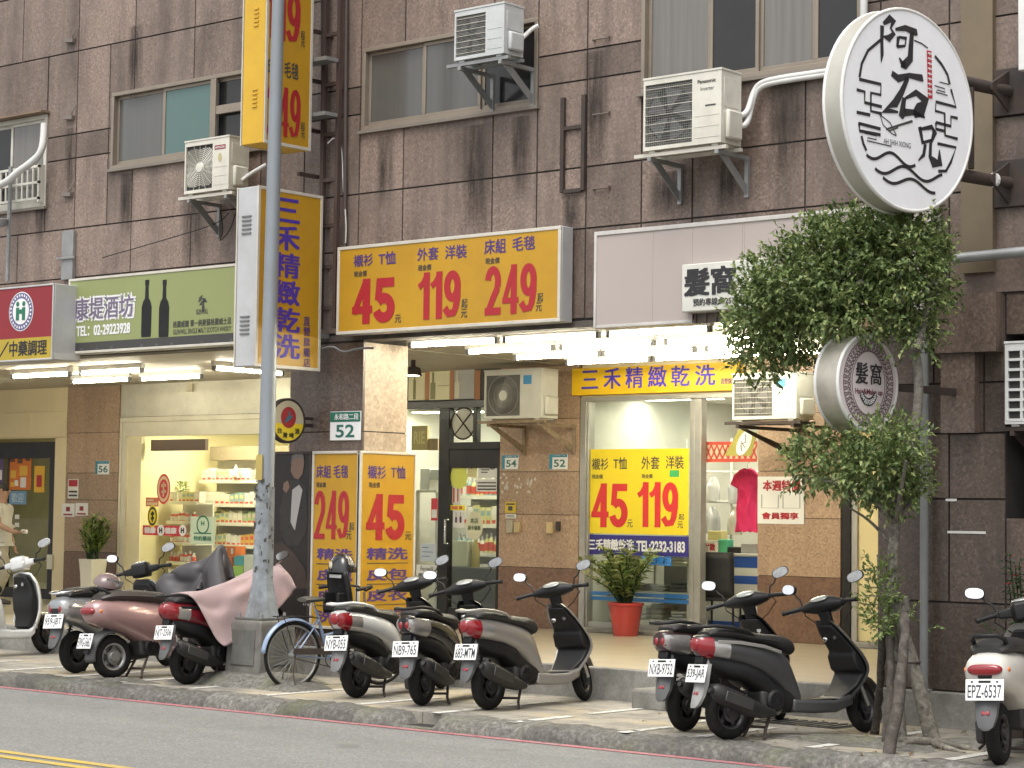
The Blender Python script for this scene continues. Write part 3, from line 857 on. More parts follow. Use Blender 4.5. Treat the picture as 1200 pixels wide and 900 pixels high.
# round leaded light above the door
mb = MB(); lc = F(541, 496, YS); 
mb.torus((lc.x, YS + .03, lc.z), .21, .012, 'y', 28, 6)
for k in range(-3, 4):
    h = math.sqrt(max(.04 - (k * .055) ** 2, 0))
    mb.bar((lc.x + k * .04 - h * .7, YS + .03, lc.z - h * .7 + k * .04), (lc.x + k * .04 + h * .7, YS + .03, lc.z + h * .7 + k * .04), .01)
    mb.bar((lc.x + k * .04 - h * .7, YS + .03, lc.z + h * .7 - k * .04), (lc.x + k * .04 + h * .7, YS + .03, lc.z - h * .7 - k * .04), .01)
o = mb.build('leaded_light', IRON, bld); o.parent = df
mb = MB(); mb.lathe([(.0, 0), (.2, 0), (.2, .006), (0, .006)], 28, (lc.x, YS + .038, lc.z), 'y'); o = mb.build('frosted_disc', paint('frosted glass', (.5, .5, .4), .3, .3), bld); o.parent = df
room(x0, x1 + .2, 24.6, 3.3, WALLW)
for k, (x, y) in enumerate(((-18.6, 22.0), (-19.3, 23.5), (-19.6, 21.8))): room_light(x, y, 3.29, ['ceiling light panel inside the wine shop near the door', 'ceiling light panel at the back of the wine shop', 'ceiling light panel above the wine shop window'][k])

# ---- dry cleaner (number 52): glass front with an open door on the right
x0, x1 = P54[1] + .01, P52[0] - .01
zh = F(760, 463, YS).z
g0, g1 = xs(689), xs(806); d0_, d1_ = xs(821), x1
zg = F(750, 737, YS).z
mb = MB(); mb.box(x0, x1, YS + .03, YS + .12, zh, CEIL); mb.build('fascia', CREAMF, bld)
mb = MB()
mb.box(x0, x1, YS + .0, YS + .12, zh - .06, zh - .002); mb.box(x0, g0, YS, YS + .12, FL, zh - .06); mb.box(g0 - .05, g0 - .03, YS - .02, YS, FL, zh - .06)
mb.box(g1, g1 + .07, YS + .03, YS + .1, FL, zh - .06); mb.box(g1 + .09, d0_, YS + .0, YS + .12, FL, zh - .06); mb.box(g0, g1, YS + .02, YS + .1, FL, FL + .12)
fr = mb.build('shop_window_frame', ALUF, bld, bevel=.006)
mb = MB(); mb.box(g0, g1, YS + .05, YS + .056, FL + .12, zh - .06); o = mb.build('pane', GLASS, bld); o.parent = fr
mb = MB(); mb.box(x0, x1, YS - .25, YS - .001, FL, FL + .05); mb.build('threshold', CONC, bld, bevel=.01)
room(x0 + .02, -13.1, 24.6, 3.42, WALLW)
for k, (x, y) in enumerate(((-16.1, 22.4), (-14.5, 22.6), (-15.4, 23.8))):
    room_light(x, y, 3.41, ['ceiling light panel inside the dry cleaner above the window', 'ceiling light panel above the dry cleaner counter', 'ceiling light panel at the back of the dry cleaner'][k])
# blue rails in the lower window and the partition behind the glass
mb = MB()
for z in (F(750, 697, YS).z, F(750, 703, YS).z): mb.box(g0 + .01, g1 - .01, YS + .062, YS + .07, z - .028, z + .018)
mb.build('blue_stripe', paint('blue film stripe', (.04, .22, .62), .4, .1), bld)

# ---- dark door jamb and lit frosted door right of pillar
x0 = P52[1] + .005
mb = MB(); mb.box(x0, x0 + .12, YS + .01, YS + .14, FL, CEIL); mb.box(x0 + .12, -9.9, YS + .02, YS + .12, 3.15, CEIL)
mb.build('dark_door_jamb', DARKFR, bld, bevel=.006)
mb = MB(); mb.box(x0 + .12, -9.9, YS + .06, YS + .08, FL + .06, 3.15); mb.build('frosted_door', paint('frosted lit glass', (.66, .56, .30), .35, .12, dirt_col=(.4, .33, .15)), bld)
mb = MB(); mb.box(x0 + .12, x0 + .2, YS + .03, YS + .1, FL, 3.15); mb.build('door_stile', ALUF, bld, bevel=.005)
mb = MB()
for k in range(7):
    z = F(1010, 668 + k * 10, YS).z; mb.box(x0 + .28, -10.2, YS + .052, YS + .059, z - .007, z + .007)
mb.build('louvre_line', GREYP, bld)
mb = MB(); mb.box(x0 + .2, -9.9, YS - .2, YS - .001, FL, FL + .06); mb.build('threshold', CONC, bld, bevel=.01)

# side wall of arcade at the far right (behind the corner wall) and far left
mb = MB(); mb.box(-9.9, -9.7, YW + .61, YS + .6, FL, CEIL + .01); mb.build('arcade_end_wall', GRANS, bld)
mb = MB(); mb.box(-40.2, -40, YW + .3, YS + .6, FL, CEIL + .01); mb.build('arcade_end_wall', GRANS, bld)
# plain back of the building so that nothing shines through between the rooms
mb = MB(); mb.box(-40, 5, 26.0, 26.2, 0, 12.2); mb.box(-40, 5, YW + .3, 26, 12.2, 12.4); mb.box(-40.2, -40, YW + .33, 26, 3.9, 12.2); mb.box(5, 5.2, YW + .1, 26, 0, 12.2)
mb.box(-40, 5, YS + .5, 26, 3.86, 3.95)
mb.build('rear_shell', CONC, bld)
mb = MB(); mb.box(-36, P56[0], YS + .13, YS + .2, 3.48, CEIL); mb.box(-9.7, 5, YS + .3, YS + .4, FL, CEIL); mb.box(-40, -36.1, YS + .1, YS + .2, FL, CEIL); mb.build('inner_wall', WALLC, bld)

# ------------------------------------------------------------------ fluorescent tubes under the arcade ceiling
def tube_light(x, y, z, L, along, label):
    t = thing('tube_light', label, 'light', (x, y, z), 0, 'fluorescent tubes under the arcade ceiling')
    mb = MB(); mb2 = MB()
    if along == 'x':
        mb.box(x - L / 2, x + L / 2, y - .03, y + .03, z + .035, CEIL - .002)
        mb2.tube([(x - L / 2 + .03, y, z), (x + L / 2 - .03, y, z)], .019, 10)
        for s in (-1, 1): MB().box(x + s * (L / 2 - .03) - .022, x + s * (L / 2 - .03) + .022, y - .022, y + .022, z - .026, z + .034).build('end_cap', GREYP, t)
    else:
        mb.box(x - .03, x + .03, y - L / 2, y + L / 2, z + .035, CEIL - .002)
        mb2.tube([(x, y - L / 2 + .03, z), (x, y + L / 2 - .03, z)], .019, 10)
        for s in (-1, 1): MB().box(x - .022, x + .022, y + s * (L / 2 - .03) - .022, y + s * (L / 2 - .03) + .022, z - .026, z + .034).build('end_cap', GREYP, t)
    mb.build('housing', WHITEP, t); mb2.build('tube', TUBE, t, smooth=60)
TZ = 3.68
desc = {16.85: 'nearest the street', 17.9: 'in the second row from the street', 18.85: 'in the third row from the street', 19.8: 'nearest the dry cleaner'}
for (x, y, pos) in ((-15.1, 16.85, 'left'), (-13.76, 16.85, 'middle'), (-12.4, 16.85, 'right'), (-15.2, 17.9, 'left'), (-13.85, 17.9, 'middle'), (-12.45, 17.9, 'right'),
                    (-15.3, 18.85, 'left'), (-14.0, 18.85, 'middle'), (-12.6, 18.85, 'right'), (-15.3, 19.8, 'left'), (-14.0, 19.8, 'middle'), (-12.65, 19.8, 'right')):
    tube_light(x, y, TZ, 1.28, 'x', '%s fluorescent tube %s, arcade ceiling of the dry cleaner' % (pos, desc[y]))
for (x, y, nm) in ((-23.8, 18.1, 'left tube of the front row'), (-22.3, 18.1, 'right tube of the front row'), (-24.0, 19.3, 'left tube of the back row'), (-22.55, 19.35, 'right tube of the back row')):
    tube_light(x, y, TZ, 1.3, 'x', nm + ' of fluorescent lights outside the pharmacy')
tube_light(-20.5, 18.9, TZ, 1.25, 'y', 'single fluorescent tube pointing into the arcade behind the hanging shop sign')
tube_light(-26.9, 18.7, TZ, 1.3, 'x', 'fluorescent tube outside the leftmost shop')
t = thing('spotlight', 'small dark spotlight under the ceiling beside the wine shop fascia', 'light', (F(484, 438, 19.5).x, 19.5, CEIL), 0)
mb = MB(); p = (F(484, 438, 19.5).x, 19.5, 0); mb.lathe([(.03, CEIL - .002), (.03, CEIL - .08), (.09, CEIL - .1), (.11, CEIL - .2), (.1, CEIL - .2), (.0, CEIL - .14)], 16, p); mb.build('lamp_body', IRON, t, smooth=40)
mb = MB(); mb.lathe([(0, CEIL - .19), (.09, CEIL - .19), (.09, CEIL - .194), (0, CEIL - .194)], 16, p); mb.build('lamp_glass', TUBEIN, t)
# ------------------------------------------------------------------ signs
SIGNFR = paint('cream sign frame', (.60, .57, .50), .4, .35, dirt_col=(.25, .22, .17))
SIGNAL = paint('grey sign casing', (.52, .53, .54), .4, .3, metal=.2, dirt_col=(.2, .19, .17))
GREENV = paint('olive green sign vinyl', (.26, .295, .12), .45, .2, dirt_col=(.18, .2, .08), scale=1.5)
REDV = paint('dark red sign vinyl', (.24, .018, .026), .45, .2, dirt_col=(.2, .03, .03))
PINKW = paint('pale pinkish sign sheet', (.42, .365, .34), .5, .45, dirt_col=(.38, .33, .31), scale=1.1)
GREENINK = paint('dark green sign vinyl', (.015, .16, .09), .45, .1)
DGREY = paint('dark grey print', (.05, .05, .048), .5, .1)

def ribbon(mb, frame, pts, ws, lift=.004):
    """flat stroke of varying width; pts in frame (u, v) metres"""
    o, u, v, n = frame
    if not isinstance(ws, (list, tuple)): ws = [ws] * len(pts)
    L, R2 = [], []
    for i, p in enumerate(pts):
        a = pts[max(i - 1, 0)]; b = pts[min(i + 1, len(pts) - 1)]
        dx, dy = b[0] - a[0], b[1] - a[1]; l = math.hypot(dx, dy) or 1
        nx, ny = -dy / l * ws[i] / 2, dx / l * ws[i] / 2
        L.append(o + u * (p[0] + nx) + v * (p[1] + ny) + n * lift); R2.append(o + u * (p[0] - nx) + v * (p[1] - ny) + n * lift)
    k = len(pts)
    mb.add(L + R2, [(i, i + 1, k + i + 1, k + i) for i in range(k - 1)])
def panel(mb, frame, u0, u1, v0, v1, lift=.002):
    o, u, v, n = frame
    mb.add([o + u * u0 + v * v0 + n * lift, o + u * u1 + v * v0 + n * lift, o + u * u1 + v * v1 + n * lift, o + u * u0 + v * v1 + n * lift], [(0, 1, 2, 3)])
def disc(mb, frame, cu, cv, ru, rv, lift=.003, n=40, a0=0, a1=2 * math.pi, r_in=0.0):
    o, u, v, nn = frame
    ang = [a0 + (a1 - a0) * i / n for i in range(n + 1)]
    P = lambda k, a: o + u * (cu + k * ru * math.cos(a)) + v * (cv + k * rv * math.sin(a)) + nn * lift
    if r_in <= 0: mb.add([P(1, a) for a in ang[:-1]], [tuple(range(n))]) if abs(a1 - a0 - 2 * math.pi) < 1e-6 else mb.add([P(1, a) for a in ang], [tuple(range(n + 1))])
    else:
        mb.add([P(r_in, a) for a in ang] + [P(1, a) for a in ang], [(i, i + 1, n + 2 + i, n + 1 + i) for i in range(n)])

def lightbox_front(name, label, x0, x1, z0, z1, yf, yb, face, casing, frame_m, fw=.035, cat='sign'):
    t = thing(name, label, cat, ((x0 + x1) / 2, yb, z0))
    mb = MB(); mb.box(x0, x1, yf + .02, yb, z0, z1); mb.build('casing', casing, t, bevel=.008)
    mb = MB(); mb.box(x0, x1, yf - .008, yf + .019, z0, z0 + fw); mb.box(x0, x1, yf - .008, yf + .019, z1 - fw, z1)
    mb.box(x0, x0 + fw, yf - .008, yf + .019, z0 + fw, z1 - fw); mb.box(x1 - fw, x1, yf - .008, yf + .019, z0 + fw, z1 - fw)
    mb.build('frame', frame_m, t, bevel=.004)
    mb = MB(); mb.box(x0 + fw - .004, x1 - fw + .004, yf, yf + .0195, z0 + fw - .004, z1 - fw + .004); mb.build('face', face, t)
    return t

# big yellow price sign over the arcade
YF = 16.12
A = F(396, 290, YF); B = F(657.7, 263.4, YF); zb = F(657, 376.6, YF).z
sg = lightbox_front('price_sign', 'wide yellow lightbox sign with red prices 45, 119 and 249 above the arcade', A.x, B.x, zb, A.z, YF, 16.31, YEL, SIGNAL, SIGNFR)
mb = MB()
for s, x_l, x_r, yt, yb_ in (('襯衫', 415, 437, 298, 312), ('T恤', 444, 464, 295, 310), ('外套', 489.5, 514, 290, 305), ('洋裝', 522, 547, 287, 303), ('床組', 568, 593, 280, 297), ('毛毯', 601, 627, 277, 293)):
    textF(mb, s, YF, x_l, x_r, yt, yb_, .003, .012)
mb.build('heading_lettering', PURPLE, sg)
mb = MB()
for s, x_l, x_r, yt, yb_ in (('現金價', 415, 430, 317.5, 324), ('現金價', 490, 505.5, 310, 317), ('現金價', 569, 585.5, 302, 309), ('元', 463, 470, 369, 378), ('起元', 0, 0, 0, 0)):
    if x_r: textF(mb, s, YF, x_l, x_r, yt, yb_, .003, .01)
for s, x_l, x_r, yt, yb_ in (('起', 541, 548, 350, 360.5), ('元', 540.5, 547.5, 362, 372), ('起', 630, 636.5, 343, 353.5), ('元', 628, 635, 354.5, 364.5)):
    textF(mb, s, YF, x_l, x_r, yt, yb_, .003, .01)
mb.build('small_lettering', DGREY, sg)
mb = MB()
for s, x_l, x_r, yt, yb_ in (('45', 413, 463, 326, 379), ('119', 491, 540, 318, 373.5), ('249', 568.5, 629, 310, 368)):
    textF(mb, s, YF, x_l, x_r, yt, yb_, .004, .045)
mb.build('price_lettering', REDINK, sg)

# blade signs on the corner column
def blade(name, label, X, th, y0, y1, z0, z1, face, edge, frame_m, fw=.03):
    t = thing(name, label, 'sign', (X - th / 2, y1, z0))
    mb = MB(); mb.box(X - th + .02, X - .012, y0, y1, z0, z1)
    mb.build('casing', edge, t, bevel=.008)
    mb = MB()
    for s, xx in ((1, X), (-1, X - th + .008)):
        mb.box(xx - .011, xx + .006, y0 - .004, y1 + .004, z0 - .004, z0 + fw); mb.box(xx - .011, xx + .006, y0 - .004, y1 + .004, z1 - fw, z1 + .004)
        mb.box(xx - .011, xx + .006, y0 - .004, y0 + fw, z0 + fw, z1 - fw); mb.box(xx - .011, xx + .006, y1 - fw, y1 + .004, z0 + fw, z1 - fw)
    mb.build('frame', frame_m, t, bevel=.003)
    mb = MB(); mb.box(X - .0115, X, y0 + fw - .003, y1 - fw + .003, z0 + fw - .003, z1 - fw + .003); mb.box(X - th, X - th + .019, y0 + fw - .003, y1 - fw + .003, z0 + fw - .003, z1 - fw + .003)
    mb.build('face', face, t)
    return t
def vents(t, x0, x1, y, zs_list, m):
    for z in zs_list:
        mb = MB()
        for k in range(5): mb.box(x0, x1, y - .012, y - .002, z + k * .045, z + k * .045 + .016)
        mb.build('vent_slots', m, t)
XL = -16.40
sg = blade('hanging_sign', 'tall narrow yellow hanging sign with violet shop name, lower of the two on the column', XL, .33, 15.21, 16.15, 3.385, 5.28, YEL, SIGNAL, SIGNFR)
vents(sg, XL - .24, XL - .10, 15.21, (4.78, 3.72), GREYP)
mb = MB()
for k, ch in enumerate('三禾精緻乾洗'):
    yt = (233, 265, 297, 329, 361, 392)[k]; textS(mb, ch, XL, 321, 350.5, yt, yt + (28 if k else 27), .003, .02)
mb.build('name_lettering', paint('bright violet vinyl', (.06, .028, .36), .5, .15), sg)
mb = MB()
for k, ch in enumerate('直營旗艦店'):
    yt = 371 + k * 12.2; textS(mb, ch, XL, 355.5, 363, yt, yt + 10.5, .003, .012)
mb.build('small_lettering', PURPLE, sg)
XU = -16.45
YELE = paint('yellow painted sign casing', (.66, .40, .03), .45, .2, dirt_col=(.3, .16, .03))
sg = blade('hanging_sign', 'tall yellow hanging sign with red prices, upper of the two on the column', XU, .37, 15.32, 16.0, 5.76, 9.4, YEL, YELE, SIGNFR)
vents(sg, XU - .19, XU - .12, 15.32, (6.15, 7.02, 7.9), YELE)
mb = MB()
textS(mb, '119', XU, 312, 352, -12, 48, .004, .045); textS(mb, '249', XU, 312, 352, 102, 160, .004, .045)
mb.build('price_lettering', REDINK, sg)
mb = MB(); textS(mb, '床組 毛毯', XU, 313, 349.5, 71, 90, .003, .015); textS(mb, '外套 洋裝', XU, 313, 349.5, -42, -24, .003, .015)
for s, yt in (('起', 36), ('元', 46), ('起', 143), ('元', 153)): textS(mb, s, XU, 352.5, 357, yt, yt + 9, .003, .012)
mb.build('small_lettering', DGREY, sg)
# rusty steel frame that carries the upper blade sign
t = thing('steel_lattice', 'rusty black steel lattice carrying the upper hanging sign on the wall', 'frame', (-16.4, YW, 3.6))
mb = MB()
xa, xb = F(383, 100, 16.3).x, F(403, 100, 16.3).x
for x in (xa, xb - .04): mb.box(x, x + .045, 16.22, 16.27, 3.85, 9.5)
for z in (4.05, 4.5, 4.95, 5.45, 5.95, 6.5, 7.05, 7.6, 8.2, 8.8):
    mb.box(xa + .046, xb - .041, 16.225, 16.265, z, z + .04); mb.box(xa, xa + .045, 16.27, YW + .0, z + .005, z + .035); mb.box(XU - .2, XU - .16, 16.0, 16.30, z + .06, z + .10)
mb.build('lattice', paint('brown steel paint', (.06, .04, .035), .6, .4, dirt_col=(.12, .06, .04)), t)
for z in (6.02, 6.62): MB().box(XU - .3, xb, 16.02, 16.21, z + .12, z + .16).build('arm', STEEL, t)
MB().box(XL - .1, XL - .06, 16.16, YW - .002, 3.75, 3.80).build('arm', STEEL, t)

# green wine shop sign
YF = 16.12
A = F(81, 328, YF); B = F(278, 308, YF); z0, z1 = F(150, 411, YF).z, F(180, 318, YF).z
sg = lightbox_front('shop_sign', 'olive green sign board with wine shop lettering and two dark bottles', A.x, B.x, z0, z1, YF, 16.31, GREENV, SIGNAL, SIGNFR, .03)
mb = MB(); mb.box(A.x + .03, B.x - .03, YF - .004, YF - .001, z0 + .03, z0 + .13); mb.build('base_band', DGREY, sg)
mb = MB()
for cx in (171.5, 192):
    bx = F(cx, 380, YF).x; zb_ = F(cx, 395, YF).z; zt_ = F(cx, 328, YF).z; h = zt_ - zb_
    prof = [(-.075, 0), (.075, 0), (.08, .1), (.08, .52), (.06, .62), (.03, .68), (.025, .9), (.032, .91), (.032, 1), (-.032, 1), (-.032, .91), (-.025, .9), (-.03, .68), (-.06, .62), (-.08, .52), (-.08, .1)]
    mb.prism([(bx + a * 1.1, zb_ + b * h) for a, b in prof], 'y', YF - .003, YF - .001)
mb.build('printed_bottle', BLACK, sg)
mb = MB(); textF(mb, '康堤酒坊', YF, 87, 157.5, 346.5, 374, .0035, .075); mb.build('name_outline', WHITEV, sg)
mb = MB(); textF(mb, '康堤酒坊', YF, 88, 156.5, 347.5, 373, .006, .018); mb.build('name_lettering', paint('grey violet vinyl', (.17, .14, .21), .5, .2), sg)
mb = MB(); textF(mb, 'TEL：02-29223928', YF, 90, 152.5, 380.5, 392, .0035, .03); mb.build('phone_lettering', WHITEV, sg)
mb = MB(); textF(mb, 'GLENWILL', YF, 230, 244, 362, 368, .003, .02); textF(mb, '格蘭威爾 單一純麥蘇格蘭威士忌', YF, 203, 271, 374, 382, .003, .01); textF(mb, 'GLENWILL SINGLE MALT SCOTCH WHISKY', YF, 203, 271, 384, 390, .003, .012)
fx, fz = F(237, 355, YF).x, F(237, 355, YF).z
for dx, dz, a in ((0, .0, .5), (.04, .03, -.5), (-.03, .05, .9), (.02, -.05, 1.4)):
    ribbon(mb, frontframe(YF), [(fx + dx - .05 * math.cos(a), fz + dz - .05 * math.sin(a)), (fx + dx, fz + dz), (fx + dx + .05 * math.cos(a), fz + dz + .05 * math.sin(a))], [.01, .05, .01], .003)
mb.build('print', DGREY, sg)
mb = MB()
for k, ch in enumerate('威士忌 蘇格蘭 十八年'):
    if ch == ' ': continue
    textF(mb, ch, YF, 94 + k * 17.6, 98 + k * 17.6, 408 - k * 1.1, 412 - k * 1.1, .007, .0)
mb.build('band_lettering', GREYP, sg)

# red pharmacy sign with the yellow strip
YF = 15.78
xr = F(62.5, 370, YF).x; z1, z0 = F(62, 332, YF).z, F(62, 421, YF).z
sg = lightbox_front('shop_sign', 'red and yellow pharmacy lightbox sign with a round people emblem', xr - 2.6, xr, z0, z1, YF, 16.2, REDV, SIGNAL, SIGNAL, .02)
mb = MB(); mb.box(xr - 2.58, xr - .02, YF - .004, YF - .001, z0 + .02, F(60, 394, YF).z); mb.build('yellow_strip', paint('mustard sign vinyl', (.45, .33, .03), .45, .2), sg)
mb = MB(); textF(mb, '／中藥調理', YF, 0, 55, 399.5, 417, .006, .02); mb.build('strip_lettering', INKB, sg)
fr_ = frontframe(YF); ex, ez = F(25, 365, YF).x, F(25, 365, YF).z; er = F(25, 342, YF).z - ez
mb = MB(); disc(mb, fr_, ex, ez, er, er, .003); disc(mb, fr_, ex, ez, er * .66, er * .66, .009); mb.build('emblem_disc', WHITEV, sg)
mb = MB(); disc(mb, fr_, ex, ez, er * .95, er * .95, .006, r_in=.70); mb.build('emblem_ring', paint('blue grey vinyl', (.12, .12, .26), .5, .1), sg)
mb = MB()
for k in range(26):
    a = k / 26 * 2 * math.pi
    ribbon(mb, fr_, [(ex + er * .76 * math.cos(a), ez + er * .76 * math.sin(a)), (ex + er * .88 * math.cos(a + .05), ez + er * .88 * math.sin(a + .05))], .022, .009)
mb.build('emblem_ring_marks', WHITEV, sg)
mb = MB()
for s in (-1, 1):
    disc(mb, fr_, ex + s * er * .25, ez + er * .38, er * .13, er * .13, .012, 16)
    panel(mb, fr_, ex + s * er * .25 - er * .13, ex + s * er * .25 + er * .13, ez - er * .45, ez + er * .2, .012)
panel(mb, fr_, ex - er * .12, ex + er * .12, ez - er * .12, ez + er * .1, .012)
mb.build('emblem_people', GREENINK, sg)

# long pale sign above the hair salon, partly missing below
YF = 16.14
A = F(697, 272, YF); xr = F(1088, 230, YF).x; z1 = A.z; z0 = F(697, 385, YF).z
sg = thing('shop_sign', 'long blank pale sign board beside the yellow price sign, hair salon plate fixed on it', 'sign', (A.x, 16.3, z0))
xm0, xm1 = F(811, 380, YF).x, F(872, 370, YF).x; zm = F(840, 366, YF).z
mb = MB()
xj = [A.x + .03, F(765, 330, YF).x, F(870, 310, YF).x, F(960, 300, YF).x, xr]
for q in rects_minus((A.x + .03, xr, z0 + .03, z1 - .04), [(xm0, xm1, z0, zm)]):
    cuts = [q[0]] + [x for x in xj if q[0] < x < q[1]] + [q[1]]
    for a, b in zip(cuts[:-1], cuts[1:]): mb.box(a + .001, b - .001, YF, YF + .012, q[2], q[3])
mb.build('face', PINKW, sg)
mb = MB(); mb.box(A.x, A.x + .03, YF - .01, 16.31, z0, z1); mb.box(A.x + .03, xr, YF - .012, 16.31, z1 - .04, z1); mb.box(A.x + .03, xm0, YF - .006, 16.31, z0, z0 + .03); mb.box(xm1, xr, YF - .006, 16.31, z0, z0 + .03); mb.box(xr, xr + .03, YF - .01, 16.31, z0, z1)
mb.build('frame', paint('off white frame', (.6, .58, .55), .4, .35), sg, bevel=.004)
mb = MB(); mb.box(xm0, xm1, YF + .05, YF + .06, z0, zm)
for k in range(5): mb.box(xm0 + k * (xm1 - xm0) / 5, xm0 + k * (xm1 - xm0) / 5 + .02, YF + .03, YF + .05, z0, zm)
mb.build('exposed_back', paint('stained backing', (.17, .14, .125), .7, .4), sg)
YP = 16.04
pa = F(799, 312, YP); pb = F(905, 300, YP); pz0, pz1 = F(800, 366, YP).z, F(800, 310, YP).z
pl = thing('shop_plate', 'white hair salon plate with black characters and phone number, behind the tree crown', 'sign', (pa.x, 16.12, pz0))
mb = MB(); mb.box(pa.x, pb.x, YP, YF - .002, pz0, pz1); mb.build('board', paint('white acrylic', (.66, .66, .60), .35, .2), pl, bevel=.01)
mb = MB(); textF(mb, '髮窩', YP, 803, 861.5, 313, 345, .004, .03); mb.build('name_lettering', INKB, pl)
mb = MB(); textF(mb, '預約專線:0925703', YP, 812.5, 868, 348.5, 357, .004, .02); mb.build('phone_lettering', DGREY, pl)

# ---- round signs
def disc_sign(name, label, c, r, th, rz, rim_m, face_m, ring_m, rot_off=0):
    t = thing(name, label, 'sign', c, rz)
    mb = MB(); mb.lathe([(r * .985, -th), (r, -th + .015), (r, -.02), (r * .985, -.012)], 64, axis='x'); mb.build('rim', rim_m, t, smooth=30, local=True)
    mb = MB(); mb.torus((-.012, 0, 0), r - .006, .016, 'x', 64, 8); mb.torus((-th + .012, 0, 0), r - .006, .016, 'x', 64, 8); mb.build('edge_ring', ring_m, t, smooth=60, local=True)
    mb = MB(); mb.lathe([(0, -.004), (r - .015, -.004), (r - .015, -.011), (0, -.011)], 64, axis='x'); mb.build('face', face_m, t, local=True)
    return t
LF = (Vector((-.004, 0, 0)), Y_, Z_, X_)            # local frame of a round sign face
RIMM = paint('brushed sign rim', (.50, .485, .43), .38, .4, metal=.35, dirt_col=(.25, .22, .16), scale=2)
dc = S(1066, 129, -8.42); RD = .805
big = disc_sign('round_sign', 'large round white sign with brush calligraphy and wave pattern on black arms', dc, RD, .20, R(-9.4), RIMM, paint('white lightbox face', (.86, .88, .92), .4, .1), WHITEP)
def cv(x, y):
    u = (x - 410) / 220 * RD; v = -((y - .17 * (x - 410)) - 444) / 414 * RD
    return (u, v)
def stroke(mb, pts, ws, k=1.5): ribbon(mb, LF, [cv(*p) for p in pts], [w * k / 414 * RD for w in ws], .004)
mb = MB()
# 阿
stroke(mb, [(322, 100), (345, 75), (357, 82), (345, 118)], [10, 22, 18, 5]); stroke(mb, [(345, 112), (357, 135), (340, 158), (322, 152)], [5, 16, 20, 4])
stroke(mb, [(318, 108), (317, 170), (318, 225), (315, 258)], [16, 13, 13, 3])
stroke(mb, [(362, 118), (395, 108), (432, 122), (436, 132)], [8, 17, 20, 4])
stroke(mb, [(418, 122), (414, 180), (412, 232), (392, 262), (380, 268)], [16, 19, 24, 26, 4]); stroke(mb, [(375, 232), (384, 255), (396, 262)], [5, 14, 18])
stroke(mb, [(372, 148), (368, 190)], [14, 8]); stroke(mb, [(372, 148), (398, 150), (394, 185)], [7, 12, 5]); stroke(mb, [(368, 188), (394, 182)], [9, 7])
# 石
stroke(mb, [(350, 298), (372, 318), (410, 302), (452, 308), (456, 322)], [16, 22, 15, 20, 4])
stroke(mb, [(404, 312), (384, 370), (362, 420), (328, 452), (372, 455)], [14, 20, 26, 34, 6])
stroke(mb, [(392, 395), (388, 430), (384, 470), (388, 482)], [16, 20, 26, 4]); stroke(mb, [(394, 398), (432, 370), (464, 398), (446, 440), (424, 462)], [7, 18, 32, 44, 20])
stroke(mb, [(392, 455), (424, 452), (462, 470)], [22, 16, 6])
# 兄
stroke(mb, [(444, 510), (450, 545), (455, 580)], [14, 12, 10]); stroke(mb, [(446, 520), (486, 508), (496, 530), (484, 572)], [8, 14, 20, 8]); stroke(mb, [(456, 575), (486, 562)], [9, 8])
stroke(mb, [(464, 580), (458, 625), (440, 650)], [12, 13, 4]); stroke(mb, [(482, 572), (480, 630), (492, 655), (514, 655), (512, 600)], [11, 14, 30, 26, 3])
mb.build('calligraphy', INKB, big, local=True)
mb = MB()
def line(pts): stroke(mb, pts, [8.5] * len(pts))
def arc(c, r1, r2, a0, a1, n=14): return [(c[0] + r1 * math.cos(R(a0 + (a1 - a0) * i / n)), c[1] - r2 * math.sin(R(a0 + (a1 - a0) * i / n))) for i in range(n + 1)]
line([(245, 325), (252, 270), (272, 215), (315, 165)]); stroke(mb, [(425, 155), (450, 165), (472, 182)], [4, 4, 4]); line([(496, 212), (520, 245), (540, 285), (548, 325)])
line([(244, 333), (315, 347), (314, 390), (282, 384), (282, 458), (318, 466)]); line([(236, 376), (262, 382), (262, 425), (318, 438)]); line([(236, 466), (280, 474)])
line([(242, 510), (314, 528)]); line([(244, 510), (246, 540), (314, 552), (318, 528)][:3])
line([(552, 345), (570, 418), (500, 402), (498, 440), (530, 448), (532, 540), (576, 552)]); line([(576, 465), (552, 460), (552, 500), (500, 488)]); line([(500, 488), (500, 515), (530, 522)])
line([(505, 575), (570, 588), (552, 650), (535, 688), (508, 690)])
stroke(mb, [(495, 335), (530, 345), (532, 360), (505, 352), (500, 362), (540, 372)], [3] * 6); stroke(mb, [(512, 318), (545, 326)], [3] * 2); stroke(mb, [(262, 548), (300, 556), (300, 572), (272, 566), (270, 578), (350, 596)], [3] * 6)
def wave(x0, x1, y0, y1, amp, ph, nw):
    n = 30; line([(x0 + (x1 - x0) * i / n, y0 + (y1 - y0) * i / n + amp * math.sin(ph + nw * 2 * math.pi * i / n)) for i in range(n + 1)])
line([(252, 560), (258, 590), (268, 618)]); wave(268, 430, 625, 660, 20, .5, 1.35); wave(296, 522, 680, 722, 22, .4, 1.6); wave(322, 498, 720, 765, 18, .2, 1.3)
mb.build('line_pattern', INKB, big, local=True)
mb = MB(); stroke(mb, [(476, 192), (478, 290), (480, 390)], [20, 20, 20]); mb.build('seal_strip', paint('seal red', (.5, .03, .05), .5, .1), big, local=True)
mb = MB(); stroke(mb, [(332, 528), (420, 488)], [5, 7]); stroke(mb, [(340, 535), (372, 518)], [4, 4]); stroke(mb, [(312, 470), (322, 510), (352, 545), (366, 552)], [3, 3, 3, 3]); stroke(mb, [(312, 470), (345, 500), (366, 550)], [3, 3, 3])
text_into(mb, 'AH SHIH XIONG', LF, cv(324, 570)[0], cv(414, 590)[0], cv(370, 594)[1], cv(370, 572)[1], .004, 0)
